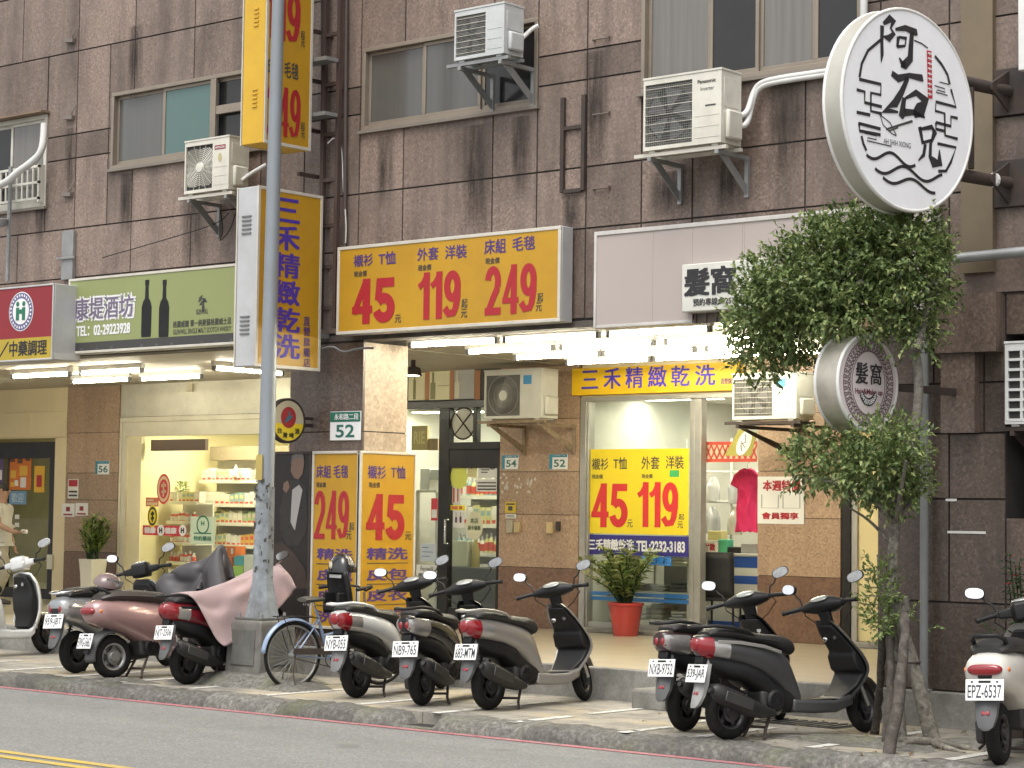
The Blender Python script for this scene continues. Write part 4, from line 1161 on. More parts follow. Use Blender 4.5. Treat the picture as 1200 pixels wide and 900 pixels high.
mb.build('small_print', DGREY, big, local=True)
mb = MB()
for k in range(9): stroke(mb, [(470, 202 + k * 21), (484, 206 + k * 21)], [4, 4]); stroke(mb, [(477, 198 + k * 21), (477, 212 + k * 21)], [3, 3])
for v in mb.v: pass
mb.v = [(p[0] + .004, p[1], p[2]) for p in mb.v]
mb.build('seal_marks', WHITEV, big, local=True)
t = thing('wall_bracket', 'pair of black steel arms with wall plates holding the large round sign', 'bracket', (-8.4, YW, 4.7))
for z in (5.50, 4.72):
    mb = MB(); mb.tube([(-8.42 - .1, dc.y + RD - .12, z), (-8.36, YW - .05, z)], .055, 12); mb.build('arm_tube', IRON, t, smooth=50)
mb = MB()
for z in (5.50, 4.72): mb.box(-8.60, -8.10, YW - .045, YW - .004, z - .2, z + .2); mb.prism([(YW - .04, z - .18), (YW - .35, z - .03), (YW - .35, z + .03), (YW - .04, z + .18)], 'x', -8.37, -8.35)
mb.box(-8.43, -8.39, YW - .62, YW - .58, 4.77, 5.45)
mb.build('wall_plate', IRON, t, bevel=.005)
mb = MB(); mb.tube([(-8.385, YW - .28, 4.72), (-8.38, YW - .25, 4.72)], .062, 12); mb.build('white_clamp', WHITEP, t)

oc = S(1018, 449, -8.85); RO = .385
ov = disc_sign('round_sign', 'smaller round hair salon sign with a lace border, half hidden by the tree', oc, RO, .25, R(-7), paint('dirty steel rim', (.52, .49, .42), .4, .55, metal=.4, dirt_col=(.08, .075, .05), scale=3), paint('pale pink face', (.68, .60, .61), .45, .25, dirt_col=(.5, .43, .43)), WHITEP)
mb = MB()
disc(mb, LF, 0, 0, RO * .56, RO * .68, .003, 48, r_in=.965); disc(mb, LF, 0, 0, RO * .84, RO * .9, .003, 48, r_in=.98)
for k in range(44):
    a = k / 44 * 2 * math.pi
    for q, s in ((.64, .05), (.72, .035), (.79, .045)):
        disc(mb, LF, RO * q * 1.0 * math.cos(a + q * 4), RO * (q + .08) * math.sin(a + q * 4), RO * s, RO * s * 1.1, .003, 10, r_in=.45)
mb.build('lace_border', paint('lace print', (.17, .12, .13), .5, .1), ov, local=True)
mb = MB(); text_into(mb, '髮', LF, -.43 * RO, -.03 * RO, -.02 * RO, .42 * RO, .004, .015); text_into(mb, '窩', LF, .06 * RO, .43 * RO, -.02 * RO, .42 * RO, .004, .015); mb.build('name_lettering', INKB, ov, local=True)
mb = MB(); text_into(mb, 'Hair&Make up', LF, -.45 * RO, .47 * RO, -.27 * RO, -.12 * RO, .004, .02); mb.build('latin_lettering', paint('burgundy ink', (.14, .02, .05), .5, .1), ov, local=True)
mb = MB(); disc(mb, LF, 0, RO * .02, RO * .36, RO * .50, .004, 20, R(215), R(325), r_in=.66); mb.build('phone_ribbon', INKB, ov, local=True)
mb = MB()
for k, ch in enumerate('0925703835'):
    a = R(222 + k * 10.6); text_into(mb, ch, LF, RO * .3 * math.cos(a) - .012, RO * .3 * math.cos(a) + .012, RO * (.02 + .42 * math.sin(a)) - .02, RO * (.02 + .42 * math.sin(a)) + .02, .006, .02)
mb.build('phone_lettering', WHITEV, ov, local=True)
mb = MB(); mb.box(-.2, -.15, RO - .05, 1.62, -.03, .03); mb.build('bracket', IRON, ov, local=True)

# beer sign
bc = S(338, 493, -16.7)
bs_ = disc_sign('round_sign', 'small round beer sign, cream and yellow with a red disc, on the dark column', bc, .235, .07, R(-4), IRON, paint('cream sign face', (.62, .56, .40), .4, .2), IRON)
mb = MB(); disc(mb, LF, 0, 0, .215, .215, .003, 24, R(188), R(352)); mb.build('yellow_base', YELIN, bs_, local=True)
mb = MB(); disc(mb, LF, 0, .035, .105, .115, .006, 28); mb.build('red_disc', REDINK, bs_, local=True)
mb = MB(); ribbon(mb, LF, [(-.05, -.02), (-.0, .03), (.05, .05)], [.02, .05, .02], .009); ribbon(mb, LF, [(.0, .06), (.02, .1)], [.03, .02], .009); mb.build('blue_mark', paint('blue green vinyl', (.03, .15, .22), .5, .1), bs_, local=True)
mb = MB()
for k, ch in enumerate('台灣啤酒'):
    a = R(222 + k * 32); text_into(mb, ch, LF, .165 * math.cos(a) - .03, .165 * math.cos(a) + .03, .165 * math.sin(a) - .03, .165 * math.sin(a) + .03, .008, .02)
mb.build('lettering', INKB, bs_, local=True)
mb = MB(); mb.box(-.05, -.02, .22, .78, -.06, -.02); mb.box(-.05, -.02, .22, .78, .02, .05); mb.build('bracket', IRON, bs_, local=True)

# ---- panels round the column
YF = 16.285
def flat_panel(name, label, x0, x1, z0, z1, face, fr, yb=YW + .003, cat='sign'):
    t = thing(name, label, cat, ((x0 + x1) / 2, yb, z0))
    mb = MB(); f = .03
    mb.box(x0, x1, YF, yb, z0, z0 + f); mb.box(x0, x1, YF, yb, z1 - f, z1); mb.box(x0, x0 + f, YF, yb, z0 + f, z1 - f); mb.box(x1 - f, x1, YF, yb, z0 + f, z1 - f); mb.build('frame', fr, t, bevel=.004)
    mb = MB(); mb.box(x0 + f - .002, x1 - f + .002, YF + .012, yb - .004, z0 + f - .002, z1 - f + .002); mb.build('face', face, t)
    return t
zt, zb = F(390, 528.5, YF).z, .62
PA, PB = F(364.5, 600, YF).x, F(420.5, 600, YF).x
def rows_lettering(fn, cols, t):
    pass
p1 = flat_panel('price_board', 'yellow price panel 249 on the street face of the column', PA, PB, zb, zt, YEL, SIGNFR)
YT = YF + .012
mb = MB(); textF(mb, '249', YT, 368.5, 409, 575, 632, .003, .045); mb.build('price_lettering', REDINK, p1)
mb = MB(); textF(mb, '床組 毛毯', YT, 371, 408, 545, 560, .003, .012)
for k, s in enumerate(('精洗', '皮包', '皮衣', '洗鞋')): textF(mb, s, YT, 372, 413, 643 + k * 24.5, 656 + k * 24.5, .003, .02)
mb.build('heading_lettering', PURPLE, p1)
mb = MB(); textF(mb, '現金價', YT, 371, 382, 565, 571, .003, .01); textF(mb, '起', YT, 409.5, 415, 612, 621, .003, .01); textF(mb, '元', YT, 406, 412, 622, 632, .003, .01)
for k in range(3):
    z = F(390, 661 + k * 24.5, YT).z; mb.box(F(371, 660, YT).x, F(414, 660, YT).x, YT - .004, YT - .002, z - .004, z + .004)
mb.build('small_lettering', DGREY, p1)
XS = COLX1 + .055
ya, yb_ = YF, S(487.5, 600, XS).y
p2 = thing('price_board', 'yellow price panel 45 on the lit side face of the column', 'sign', (XS, ya, zb))
mb = MB(); f = .028
mb.box(COLX1 + .002, XS, ya + .0, yb_, zb, zb + f); mb.box(COLX1 + .002, XS, ya, yb_, zt - f, zt); mb.box(COLX1 + .002, XS, ya, ya + f, zb + f, zt - f); mb.box(COLX1 + .002, XS, yb_ - f, yb_, zb + f, zt - f)
mb.build('frame', SIGNFR, p2, bevel=.004)
mb = MB(); mb.box(COLX1 + .004, XS - .01, ya + f - .002, yb_ - f + .002, zb + f - .002, zt - f + .002); mb.build('face', YEL, p2)
XT = XS - .01
mb = MB(); textS(mb, '45', XT, 429, 474, 579, 633, .003, .05); mb.build('price_lettering', REDINK, p2)
mb = MB(); textS(mb, '襯衫', XT, 431, 452, 545.5, 561, .003, .012); textS(mb, 'T恤', XT, 458, 475, 546, 561, .003, .012)
for k, s in enumerate(('精洗', '皮包', '皮衣', '洗鞋')): textS(mb, s, XT, 430, 477, 642 + k * 24.3, 655.5 + k * 24.3, .003, .022)
mb.build('heading_lettering', PURPLE, p2)
mb = MB(); textS(mb, '現金價', XT, 432, 445, 565, 571.5, .003, .01); textS(mb, '元', XT, 474.5, 481.5, 623, 633, .003, .01)
for k in range(3):
    z = S(450, 660 + k * 24.3, XT).z; mb.box(XT + .001, XT + .003, S(430, 660, XT).y, S(478, 660, XT).y, z - .004, z + .004)
mb.build('small_lettering', DGREY, p2)
# dark poster with a standing singer
QA, QB = F(313, 600, YF).x, F(363.5, 600, YF).x
p3 = flat_panel('poster_panel', 'dark poster of a singer in a dark suit on the street face of the column', QA, QB, zb, zt, paint('dark poster print', (.013, .0105, .0095), .35, .3, dirt_col=(.03, .02, .016)), IRON)
f_ = frontframe(YT)
def PP(x, y): q = F(x, y, YT); return (q.x, q.z)
mb = MB()
o_, u_, v_, n_ = f_
def poly(mb, pts, lift): mb.add([o_ + u_ * a + v_ * b + n_ * lift for a, b in (PP(*p) for p in pts)], [tuple(range(len(pts)))])
poly(mb, [(333, 575), (341, 563), (352, 562), (359, 572), (361, 600), (359, 625), (350, 640), (336, 640), (329, 620), (328, 598)], .003); mb.build('printed_suit', paint('suit print', (.02, .017, .0155), .3, .2), p3)
mb = MB(); poly(mb, [(343, 536), (349, 532), (355, 534), (357, 543), (355, 556), (350, 562), (345, 560), (341, 552)], .006); poly(mb, [(333, 566), (338, 563), (340, 571), (336, 578), (332, 574)], .006); mb.build('printed_skin', paint('skin print', (.17, .10, .072), .4, .2), p3)
mb = MB(); poly(mb, [(343, 574), (351, 568), (355, 574), (351, 595), (346, 622), (341, 612), (342, 590)], .0065); mb.build('printed_shirt', paint('shirt print', (.34, .32, .30), .4, .2), p3)
mb = MB(); poly(mb, [(341, 544), (343, 534), (350, 530.5), (356, 533), (357.5, 541), (354, 536), (346, 537)], .008); mb.build('printed_hair', paint('hair print', (.11, .10, .095), .5, .2), p3)
mb = MB(); poly(mb, [(318, 640), (330, 634), (345, 648), (358, 668), (361, 690), (318, 690)], .003); mb.build('printed_cask', paint('cask print', (.035, .021, .016), .4, .3), p3)

# address plates
def plate_front(label, Y, x0, x1, y0, y1, top, num, blue):
    zt_, zb_ = F((x0 + x1) / 2, y0, Y).z, F((x0 + x1) / 2, y1, Y).z; xa, xb = F(x0, y0, Y).x, F(x1, y0, Y).x
    t = thing('address_plate', label, 'sign', ((xa + xb) / 2, Y + .012, zb_))
    mb = MB(); mb.box(xa, xb, Y, Y + .01, zb_, zt_); mb.build('plate', WHITEV, t, bevel=.004)
    zs1 = zt_ - (zt_ - zb_) * .36
    mb = MB()
    if blue: mb.box(xa + .004, xb - .004, Y - .003, Y - .001, zs1 + .03, zt_ - .004); mb.box(xa + .004, xa + .055, Y - .003, Y - .001, zb_ + .004, zs1 + .03)
    else: mb.box(xa + .006, xb - .006, Y - .003, Y - .001, zs1, zt_ - .006)
    mb.build('band', paint('blue plate enamel', (.03, .22, .30), .4, .1) if blue else paint('green plate enamel', (.01, .14, .09), .4, .1), t)
    fr_ = frontframe(Y)
    mb = MB(); text_into(mb, num, fr_, xa + (.08 if blue else .09), xb - (.03 if blue else .09), zb_ + .03, zs1 - (.0 if blue else .03), .003, .02); mb.build('number_lettering', paint('green ink', (.02, .13, .10), .5, .1), t)
    mb = MB(); text_into(mb, top, fr_, xa + .07, xb - .03, zs1 + (.055 if blue else .02), zt_ - .025, .006, .01); mb.build('street_lettering', WHITEV, t)
plate_front('green and white address plate 52 on the dark column', YW - .008, 387, 423, 482, 516, '永和路二段', '52', False)
plate_front('small blue and white address plate 54, left one on the shop pillar', YS - .012, 588, 607.5, 533, 550, '永和路二段', '54', True)
plate_front('small blue and white address plate 52, right one on the shop pillar', YS - .012, 643.5, 665, 532, 550, '永和路二段', '52', True)
plate_front('small blue and white address plate 56 on the leftmost pillar', YS - .012, 112, 128, 540, 556, '永和路二段', '56', True)
# ------------------------------------------------------------------ air conditioner units
GRILLE = paint('grey grille wire', (.26, .26, .24), .5, .3)
VOIDM = paint('grille void', (.035, .035, .034), .8, .3)
STICK_B = paint('blue sticker', (.05, .25, .5), .4, .1)
def ac_unit(label, x0, x1, z0, z1, yf, dep, style, casing, extra=None, bracket=True, blabel='', wall=YW, brm=None, pipes=True, side='right'):
    """yf: front face; style: swirl / wire / rings / lattice"""
    w, h = x1 - x0, z1 - z0
    t = thing('ac_unit', label, 'air conditioner', (x0 + w / 2, yf + dep / 2, z0))
    gw = w * .63; gx0, gx1, gz0, gz1 = x0 + .02, x0 + gw, z0 + .055, z1 - .05
    if style == 'lattice': gx1 = x1 - .04
    mb = MB()
    for q in rects_minus((x0, x1, z0 + .02, z1), [(gx0, gx1, gz0, gz1)]): mb.box(q[0], q[1], yf, yf + .03, q[2], q[3])
    mb.box(x0, x1, yf + .03, yf + dep, z0 + .02, z1 - .001)
    mb.box(x0 - .006, x1 + .006, yf - .006, yf + dep + .004, z1 + .001, z1 + .02)
    mb.box(x0 + .05, x0 + .12, yf + .02, yf + dep - .02, z0, z0 + .02); mb.box(x1 - .12, x1 - .05, yf + .02, yf + dep - .02, z0, z0 + .02)
    for k in range(3): mb.box(gx1 + .03, x1 - .025, yf - .003, yf - .0005, z0 + .08 + k * .1, z0 + .084 + k * .1)
    mb.build('casing', casing, t, bevel=.006)
    mb = MB(); mb.box(gx0, gx1, yf + .022, yf + .029, gz0, gz1); mb.build('grille_back', VOIDM if style in ('lattice', 'rings') else paint('grille back', (.12, .12, .11), .7, .3), t)
    mb = MB(); cx, cz = (gx0 + gx1) / 2, (gz0 + gz1) / 2; rr = min(gx1 - gx0, gz1 - gz0) / 2 - .01
    if style == 'swirl':
        n = 46
        for k in range(n):
            a = 2 * math.pi * k / n; pts = []
            for q in range(7): r = rr * (.22 + .78 * q / 6); b = a + .75 * q / 6; pts.append((cx + r * math.cos(b), yf + .012, cz + r * math.sin(b)))
            mb.tube(pts, .005, 4)
        mb.torus((cx, yf + .012, cz), rr, .006, 'y', 40, 6); mb.torus((cx, yf + .01, cz), rr * .6, .004, 'y', 36, 5)
    elif style == 'rings':
        for k in range(11): mb.torus((cx, yf + .012, cz), rr * 1.22 * (.2 + .8 * k / 10), .0044, 'y', 44, 5) if k < 8 else None
        for k in range(16):
            a = 2 * math.pi * k / 16; L = min(rr * 1.35, (gx1 - cx) / max(abs(math.cos(a)), 1e-3), (gz1 - cz) / max(abs(math.sin(a)), 1e-3)) - .004
            mb.bar((cx + .03 * math.cos(a), yf + .012, cz + .03 * math.sin(a)), (cx + L * math.cos(a), yf + .012, cz + L * math.sin(a)), .0035)
        for k in (8, 9, 10):
            for a0 in (45, 135, 225, 315):
                r = rr * 1.22 * (.2 + .8 * k / 10); sp = math.degrees(math.acos(min(rr / r, 1)))
                if 45 - sp > 3: mb.torus((cx, yf + .012, cz), r, .0042, 'y', 8, 5, R(a0 - 45 + sp), R(a0 + 45 - sp))
    elif style == 'wire':
        k = 0
        nz = 26
        for i in range(nz + 1): z = gz0 + (gz1 - gz0) * i / nz; mb.box(gx0, gx1, yf + .010, yf + .0125, z - .0013, z + .0013)
        for i in range(25): x = gx0 + (gx1 - gx0) * i / 24; mb.box(x - .0013, x + .0013, yf + .0128, yf + .015, gz0, gz1)
    elif style == 'lattice':
        nx, nz = 6, 7
        for i in range(nx + 1): x = gx0 + (gx1 - gx0) * i / nx; mb.box(x - .011, x + .011, yf - .004, yf + .02, gz0, gz1)
        for i in range(nz + 1): z = gz0 + (gz1 - gz0) * i / nz; mb.box(gx0, gx1, yf - .0035, yf + .019, z - .011, z + .011)
    mb.build('grille', casing if style in ('lattice', 'rings') else GRILLE, t)
    if style in ('wire', 'swirl'): mb = MB(); disc(mb, frontframe(yf + .022), cx, cz, rr, rr, .001, 36); mb.build('fan_opening', VOIDM, t)
    if style == 'wire':
        mb = MB()
        for i in range(7): z = gz0 + (gz1 - gz0) * (i + .5) / 7; mb.tube([(gx0, yf + .004, z), (gx1, yf + .004, z)], .0028, 5)
        mb.build('guard_wire', SIGNFR, t)
        mb = MB(); n = 5
        for k in range(n):
            a = 2 * math.pi * k / n
            mb.add([(cx + .05 * math.cos(a), yf + .018, cz + .05 * math.sin(a)), (cx + rr * math.cos(a - .3), yf + .02, cz + rr * math.sin(a - .3)), (cx + rr * math.cos(a + .5), yf + .021, cz + rr * math.sin(a + .5)), (cx + .05 * math.cos(a + .6), yf + .019, cz + .05 * math.sin(a + .6))], [(0, 1, 2, 3)])
        mb.build('fan_blade', GREYP, t)
    if style in ('swirl', 'rings'):
        mb = MB(); mb.lathe([(0, -.012), (rr * .25, -.008), (rr * .29, .01), (0, .012)], 20, (cx, yf + .008, cz), 'y'); mb.build('hub', casing, t, smooth=40)
    # service cover and side recess on the visible right end
    if style != 'lattice':
        mb = MB(); mb.box(x1 + .001, x1 + .05, yf + .05, yf + dep - .04, z0 + .06, z0 + h * .48); mb.build('valve_cover', casing, t, bevel=.02)
        mb = MB(); mb.box(x1 + .001, x1 + .006, yf + .04, yf + dep - .05, z0 + h * .52, z1 - .06); mb.build('service_panel', casing, t, bevel=.003)
    if extra: extra(t, x0, x1, z0, z1, yf)
    if bracket:
        b = thing('ac_bracket', blabel, 'bracket', (x0 + w / 2, wall, z0 - .05))
        mb = MB(); bm_ = brm or SIGNFR
        mb.box(x0 - .12, x1 + .04, yf + .02, yf + .06, z0 - .035, z0 - .002); mb.box(x0 - .05, x1 + .04, yf + dep - .07, yf + dep - .03, z0 - .035, z0 - .002)
        mb.build('rail', bm_, b)
        for x in (x0 + .06, x1 - .06):
            mb = MB()
            mb.box(x - .02, x + .02, yf + .01, wall - .002, z0 - .075, z0 - .037); mb.box(x - .02, x + .02, wall - .035, wall - .002, z0 - .42, z0 - .076)
            mb.prism([(yf + .06, z0 - .078), (wall - .036, z0 - .40), (wall - .036, z0 - .30), (yf + .2, z0 - .078)], 'x', x - .003, x + .003)
            mb.build('arm', STEEL if brm is None else brm, b)
    return t
def brandless(t, x0, x1, z0, z1, yf): pass
def mark_blue(t, x0, x1, z0, z1, yf):
    mb = MB(); w = x1 - x0; h = z1 - z0
    mb.box(x0 + w * .69, x0 + w * .83, yf - .003, yf - .001, z1 - h * .28, z1 - h * .1); mb.build('sticker', STICK_B, t)
def mark_red(t, x0, x1, z0, z1, yf):
    w = x1 - x0; h = z1 - z0
    mb = MB(); mb.box(x0 + w * .68, x0 + w * .92, yf - .003, yf - .001, z1 - h * .21, z1 - h * .13); mb.build('badge', REDV, t)
    mb = MB(); disc(mb, frontframe(yf), x0 + w * .8, z1 - h * .36, .03, .05, .003, 12); mb.build('sticker', paint('pale yellow sticker', (.5, .45, .22), .5, .3), t)
    mb = MB(); text_into(mb, 'HITACHI', frontframe(yf), x0 + w * .70, x0 + w * .90, z1 - h * .195, z1 - h * .15, .004, .02); mb.build('badge_lettering', WHITEV, t)
def mark_text(t, x0, x1, z0, z1, yf):
    w = x1 - x0; h = z1 - z0
    mb = MB(); text_into(mb, 'Panasonic', frontframe(yf), x0 + w * .70, x0 + w * .93, z1 - h * .15, z1 - h * .1, .003, .03); text_into(mb, 'Inverter', frontframe(yf), x0 + w * .74, x0 + w * .91, z1 - h * .25, z1 - h * .2, .003, .0)
    mb.box(x0 + w * .80, x0 + w * .93, yf - .003, yf - .001, z1 - h * .465, z1 - h * .445); mb.build('lettering', DGREY, t)
Yf = 15.85
a = F(215.5, 230, Yf); b = F(252, 225, Yf); zt = F(215.5, 168, Yf).z
ac_unit('small cream air conditioner with a ring grille and red badge, left of the hanging signs', a.x, a.x + .74, a.z, zt, Yf, .30, 'rings', CREAMP, mark_red, True, 'cream bracket under the air conditioner left of the hanging signs')
Yf = 15.80
a = F(532, 74, Yf); zt = F(532, 15, Yf).z
ac_unit('grey white air conditioner with a wire grille high in front of the middle window', a.x, F(583, 70, Yf).x + .08, a.z, zt, Yf, .30, 'wire', paint('grey white casing', (.55, .57, .57), .42, .3, dirt_col=(.2, .2, .18)), None, True, 'long steel bracket under the highest air conditioner', brm=STEEL)
Yf = 15.82
a = F(753.5, 180, Yf); zt = F(753.5, 95, Yf).z
ac_unit('large cream air conditioner with white pipes below the upper right window', a.x, F(845, 165, Yf).x, a.z, zt, Yf, .32, 'wire', CREAMP, mark_text, True, 'bracket under the large cream air conditioner with white pipes')
Yf = 20.45
a = F(567, 493, Yf); zt = F(567, 436, Yf).z
ac_unit('white air conditioner with a swirl grille on the pillar inside the arcade', a.x, F(634, 490, Yf).x, a.z, zt, Yf, .33, 'swirl', paint('arcade casing', (.60, .60, .54), .42, .25, dirt_col=(.2, .18, .12)), mark_blue, True, 'rusty peeling bracket under the arcade air conditioner', wall=YS, brm=paint('peeling bracket', (.28, .22, .15), .8, .7, dirt_col=(.10, .045, .02), scale=12))
Yf = 19.9
a = F(858, 494, Yf); zt = F(858, 440, Yf).z
ac_unit('white air conditioner half hidden behind the tree crown in the arcade', a.x, F(933, 493, Yf).x, a.z, zt, Yf, .36, 'wire', paint('arcade casing pale', (.58, .60, .57), .42, .25, dirt_col=(.2, .18, .12)), mark_blue, True, 'black bracket under the air conditioner behind the tree', wall=YS, brm=IRON)
a = F(1177.5, 500, 16.2)
ac_unit('air conditioner with a square lattice grille in the wall niche at the right edge', a.x, a.x + .85, F(1178, 500, 16.2).z, F(1178, 403, 16.2).z, 16.2, .34, 'lattice', paint('niche casing', (.62, .63, .62), .4, .25, dirt_col=(.3, .3, .28)), None, True, 'dark bracket under the lattice air conditioner at the right edge', wall=YW + .55, brm=IRON)

# pipes and cables on the facade
def pipe(name, label, pts, r, m, cat='pipe', n=8):
    mb = MB()
    # smooth the polyline
    P = [Vector(p) for p in pts]
    for _ in range(2):
        Q = [P[0]]
        for a, b in zip(P[:-1], P[1:]): Q += [a * .75 + b * .25, a * .25 + b * .75]
        Q.append(P[-1]); P = Q
    mb.tube(P, r, n)
    o = mb.build(name, m, None, smooth=60); tag(o, label, cat); return o
PIPEW = paint('white pipe wrap', (.66, .66, .64), .5, .3)
for k, dz in enumerate((0, .07)):
    pipe('refrigerant_pipe', ['upper white wrapped pipe from the large cream air conditioner to the round sign', 'lower white wrapped pipe from the large cream air conditioner to the round sign'][k],
         [F(868, 136 + k * 12, 16.1), F(876, 132 + k * 14, 16.15), F(882, 110 + k * 6, 16.25), F(890, 97 + k * 4, 16.28), F(915, 91 + k * 4, 16.29), F(972, 83 + k * 4, 16.29), F(1000, 78 + k * 4, 16.29)], .028, PIPEW)
pipe('refrigerant_pipe', 'white pipe rising above the large round sign', [F(1012, 60, 16.28), F(1012, 20, 16.28), F(1013, -10, 16.28)], .035, PIPEW)
pipe('refrigerant_pipe', 'thick white wrapped pipe drooping in front of the leftmost window', [F(52, 145, 16.2), F(50, 178, 16.15), F(35, 192, 16.1), F(20, 202, 16.05), F(8, 214, 16.05), F(-14, 222, 16.05)], .045, PIPEW)
pipe('refrigerant_pipe', 'pair of white pipes on the side of the highest air conditioner', [F(606, 50, 16.0), F(614, 43, 16.1), F(622, 35, 16.25), F(631, 30, 16.3)], .024, PIPEW)
pipe('refrigerant_pipe', 'white pipes behind the upper hanging sign at the small air conditioner', [F(283, 212, 16.0), F(293, 204, 16.1), F(312, 193, 16.2)], .024, PIPEW)
pipe('conduit', 'slanting grey conduit above the dark corner wall at the right edge', [F(1118, 303, 16.15), F(1160, 299, 16.2), F(1240, 291, 16.25)], .045, STEEL, 'conduit', 12)
pipe('conduit', 'thin dark conduit running up the wall beside the sign lattice', [F(378, 0, 16.3), F(378, 120, 16.3), F(376, 260, 16.3)], .02, paint('brown conduit', (.07, .05, .045), .6, .3), 'conduit')
pipe('conduit', 'second dark conduit running up the wall right of the sign lattice', [F(406, -20, 16.31), F(405, 130, 16.31), F(404, 290, 16.31)], .022, paint('brown conduit', (.07, .05, .045), .6, .3), 'conduit')
pipe('cable', 'pale loose cable hanging down the wall left of the price sign', [F(384, 168, 16.2), F(392, 160, 16.25), F(401, 170, 16.3), F(402, 220, 16.3), F(406, 262, 16.3), F(405, 285, 16.3)], .007, PIPEW, 'cable')
pipe('cable', 'thin slack cable crossing the wall left of the hanging signs', [F(120, 302, 16.3), F(190, 282, 16.28), F(256, 262, 16.25), F(268, 250, 16.1)], .006, BLACK, 'cable')
pipe('cable', 'black cable loop hanging under the small air conditioner', [F(258, 246, 16.2), F(262, 272, 16.2), F(256, 285, 16.25), F(270, 270, 16.25), F(276, 250, 16.2)], .006, BLACK, 'cable')
pipe('cable', 'loose cable bundle below the left end of the price sign', [F(374, 410, 16.2), F(390, 405, 16.15), F(402, 414, 16.2), F(420, 408, 16.2), F(438, 408, 16.3)], .013, GREYP, 'cable')
pipe('hose', 'old beige hose lying from the arcade step onto the pavement at the right', [F(1150, 812, 16.0), G(1128, 818, .3), G(1108, 836, .16), G(1100, 846, .14), G(1093, 852, .14)], .016, paint('beige hose', (.42, .36, .27), .6, .3), 'hose')
def wall_bits():
    t = thing('wall_bracket', 'empty black steel bracket rails on the wall between two windows', 'bracket', (F(672, 168, YW).x, YW, 5.3))
    mb = MB()
    for x in (F(661, 170, YW).x, F(685.5, 165, YW).x): mb.box(x - .022, x + .022, YW - .04, YW - .003, F(661, 226, YW).z, F(661, 115, YW).z)
    for py in (150, 224): z = F(672, py, YW).z; mb.box(F(661, 170, YW).x + .023, F(685.5, 165, YW).x - .023, YW - .035, YW - .005, z - .02, z + .02)
    mb.build('rails', IRON, t, bevel=.003)
    k = 0
    for (px_, py_, lab) in ((706, 46, 'small rusty wall clamp near the top, right of the empty bracket'), (706, 134, 'small rusty wall clamp right of the empty bracket'), (706, 221, 'small rusty wall clamp below the empty bracket, above the pale sign')):
        p = F(px_, py_, YW); mb = MB(); mb.tube([(p.x - .1, YW - .03, p.z), (p.x + .1, YW - .03, p.z)], .008, 6); mb.box(p.x - .1, p.x - .085, YW - .03, YW - .003, p.z - .012, p.z + .012); mb.box(p.x + .085, p.x + .1, YW - .03, YW - .003, p.z - .02, p.z + .02)
        tag(mb.build('wall_clamp', paint('rusty clamp', (.16, .12, .10), .7, .5), None), lab, 'clamp')
    for (px_, py_, lab) in ((83, 138, 'broken wall clamp with loose wire between the two left windows'), (81, 228, 'lower broken wall clamp below the brown stone band'), (84, 48, 'stained wall clamp near the top left corner')):
        p = F(px_, py_, YW); mb = MB(); mb.obox((p.x, YW - .03, p.z), (.17, .05, .05), 0, .1, 0); mb.tube([(p.x + .05, YW - .04, p.z), (p.x + .09, YW - .05, p.z + .06), (p.x + .11, YW - .02, p.z + .14)], .008, 5)
        tag(mb.build('wall_clamp', paint('stained clamp', (.2, .17, .15), .7, .5), None), lab, 'clamp')
    p = F(82, 300, YW); q0, q1 = F(76, 295, YW).x, F(89, 295, YW).x
    mb = MB(); mb.box(q0, q1, YW - .05, YW - .003, F(82, 328, YW).z, F(82, 271, YW).z); mb.box(q0 - .07, q1 + .05, YW - .075, YW - .052, F(82, 303, YW).z - .015, F(82, 303, YW).z + .015)
    tag(mb.build('cable_trunking', STEEL, None, bevel=.004), 'short galvanised cable trunking above the joint of the red and green signs', 'trunking')
    p0, p1 = F(10, 330, 16.2), F(12, 205, 16.2)
    mb = MB(); mb.box(p0.x - .025, p0.x + .025, 16.17, 16.2, p0.z, p1.z + .1)
    z = p0.z
    while z < p1.z: mb.box(p0.x - .008, p0.x + .008, 16.164, 16.169, z, z + .03); z += .06
    tag(mb.build('slotted_strut', STEEL, None), 'slotted steel strut standing on the red sign at the left edge', 'strut')
    p = F(4, 257, 16.1); mb = MB(); mb.lathe([(0, -.1), (.08, -.08), (.12, 0), (.10, .01), (0, -.03)], 16, (p.x - .08, 16.1, p.z)); tag(mb.build('wall_lamp', STEEL, None, smooth=50), 'small grey lamp shade at the left edge under the white window', 'lamp')
    p = F(1210, 40, 16.3); mb = MB(); mb.box(F(1196, 40, 16.2).x, F(1196, 40, 16.2).x + .5, 16.15, YW - .004, F(1198, 84, 16.2).z, F(1198, -20, 16.2).z)
    tag(mb.build('wall_cabinet', WHITEP, None, bevel=.01), 'white metal cabinet at the top right corner of the facade', 'cabinet')
    p = S(1010, 240, -8.9)
wall_bits()

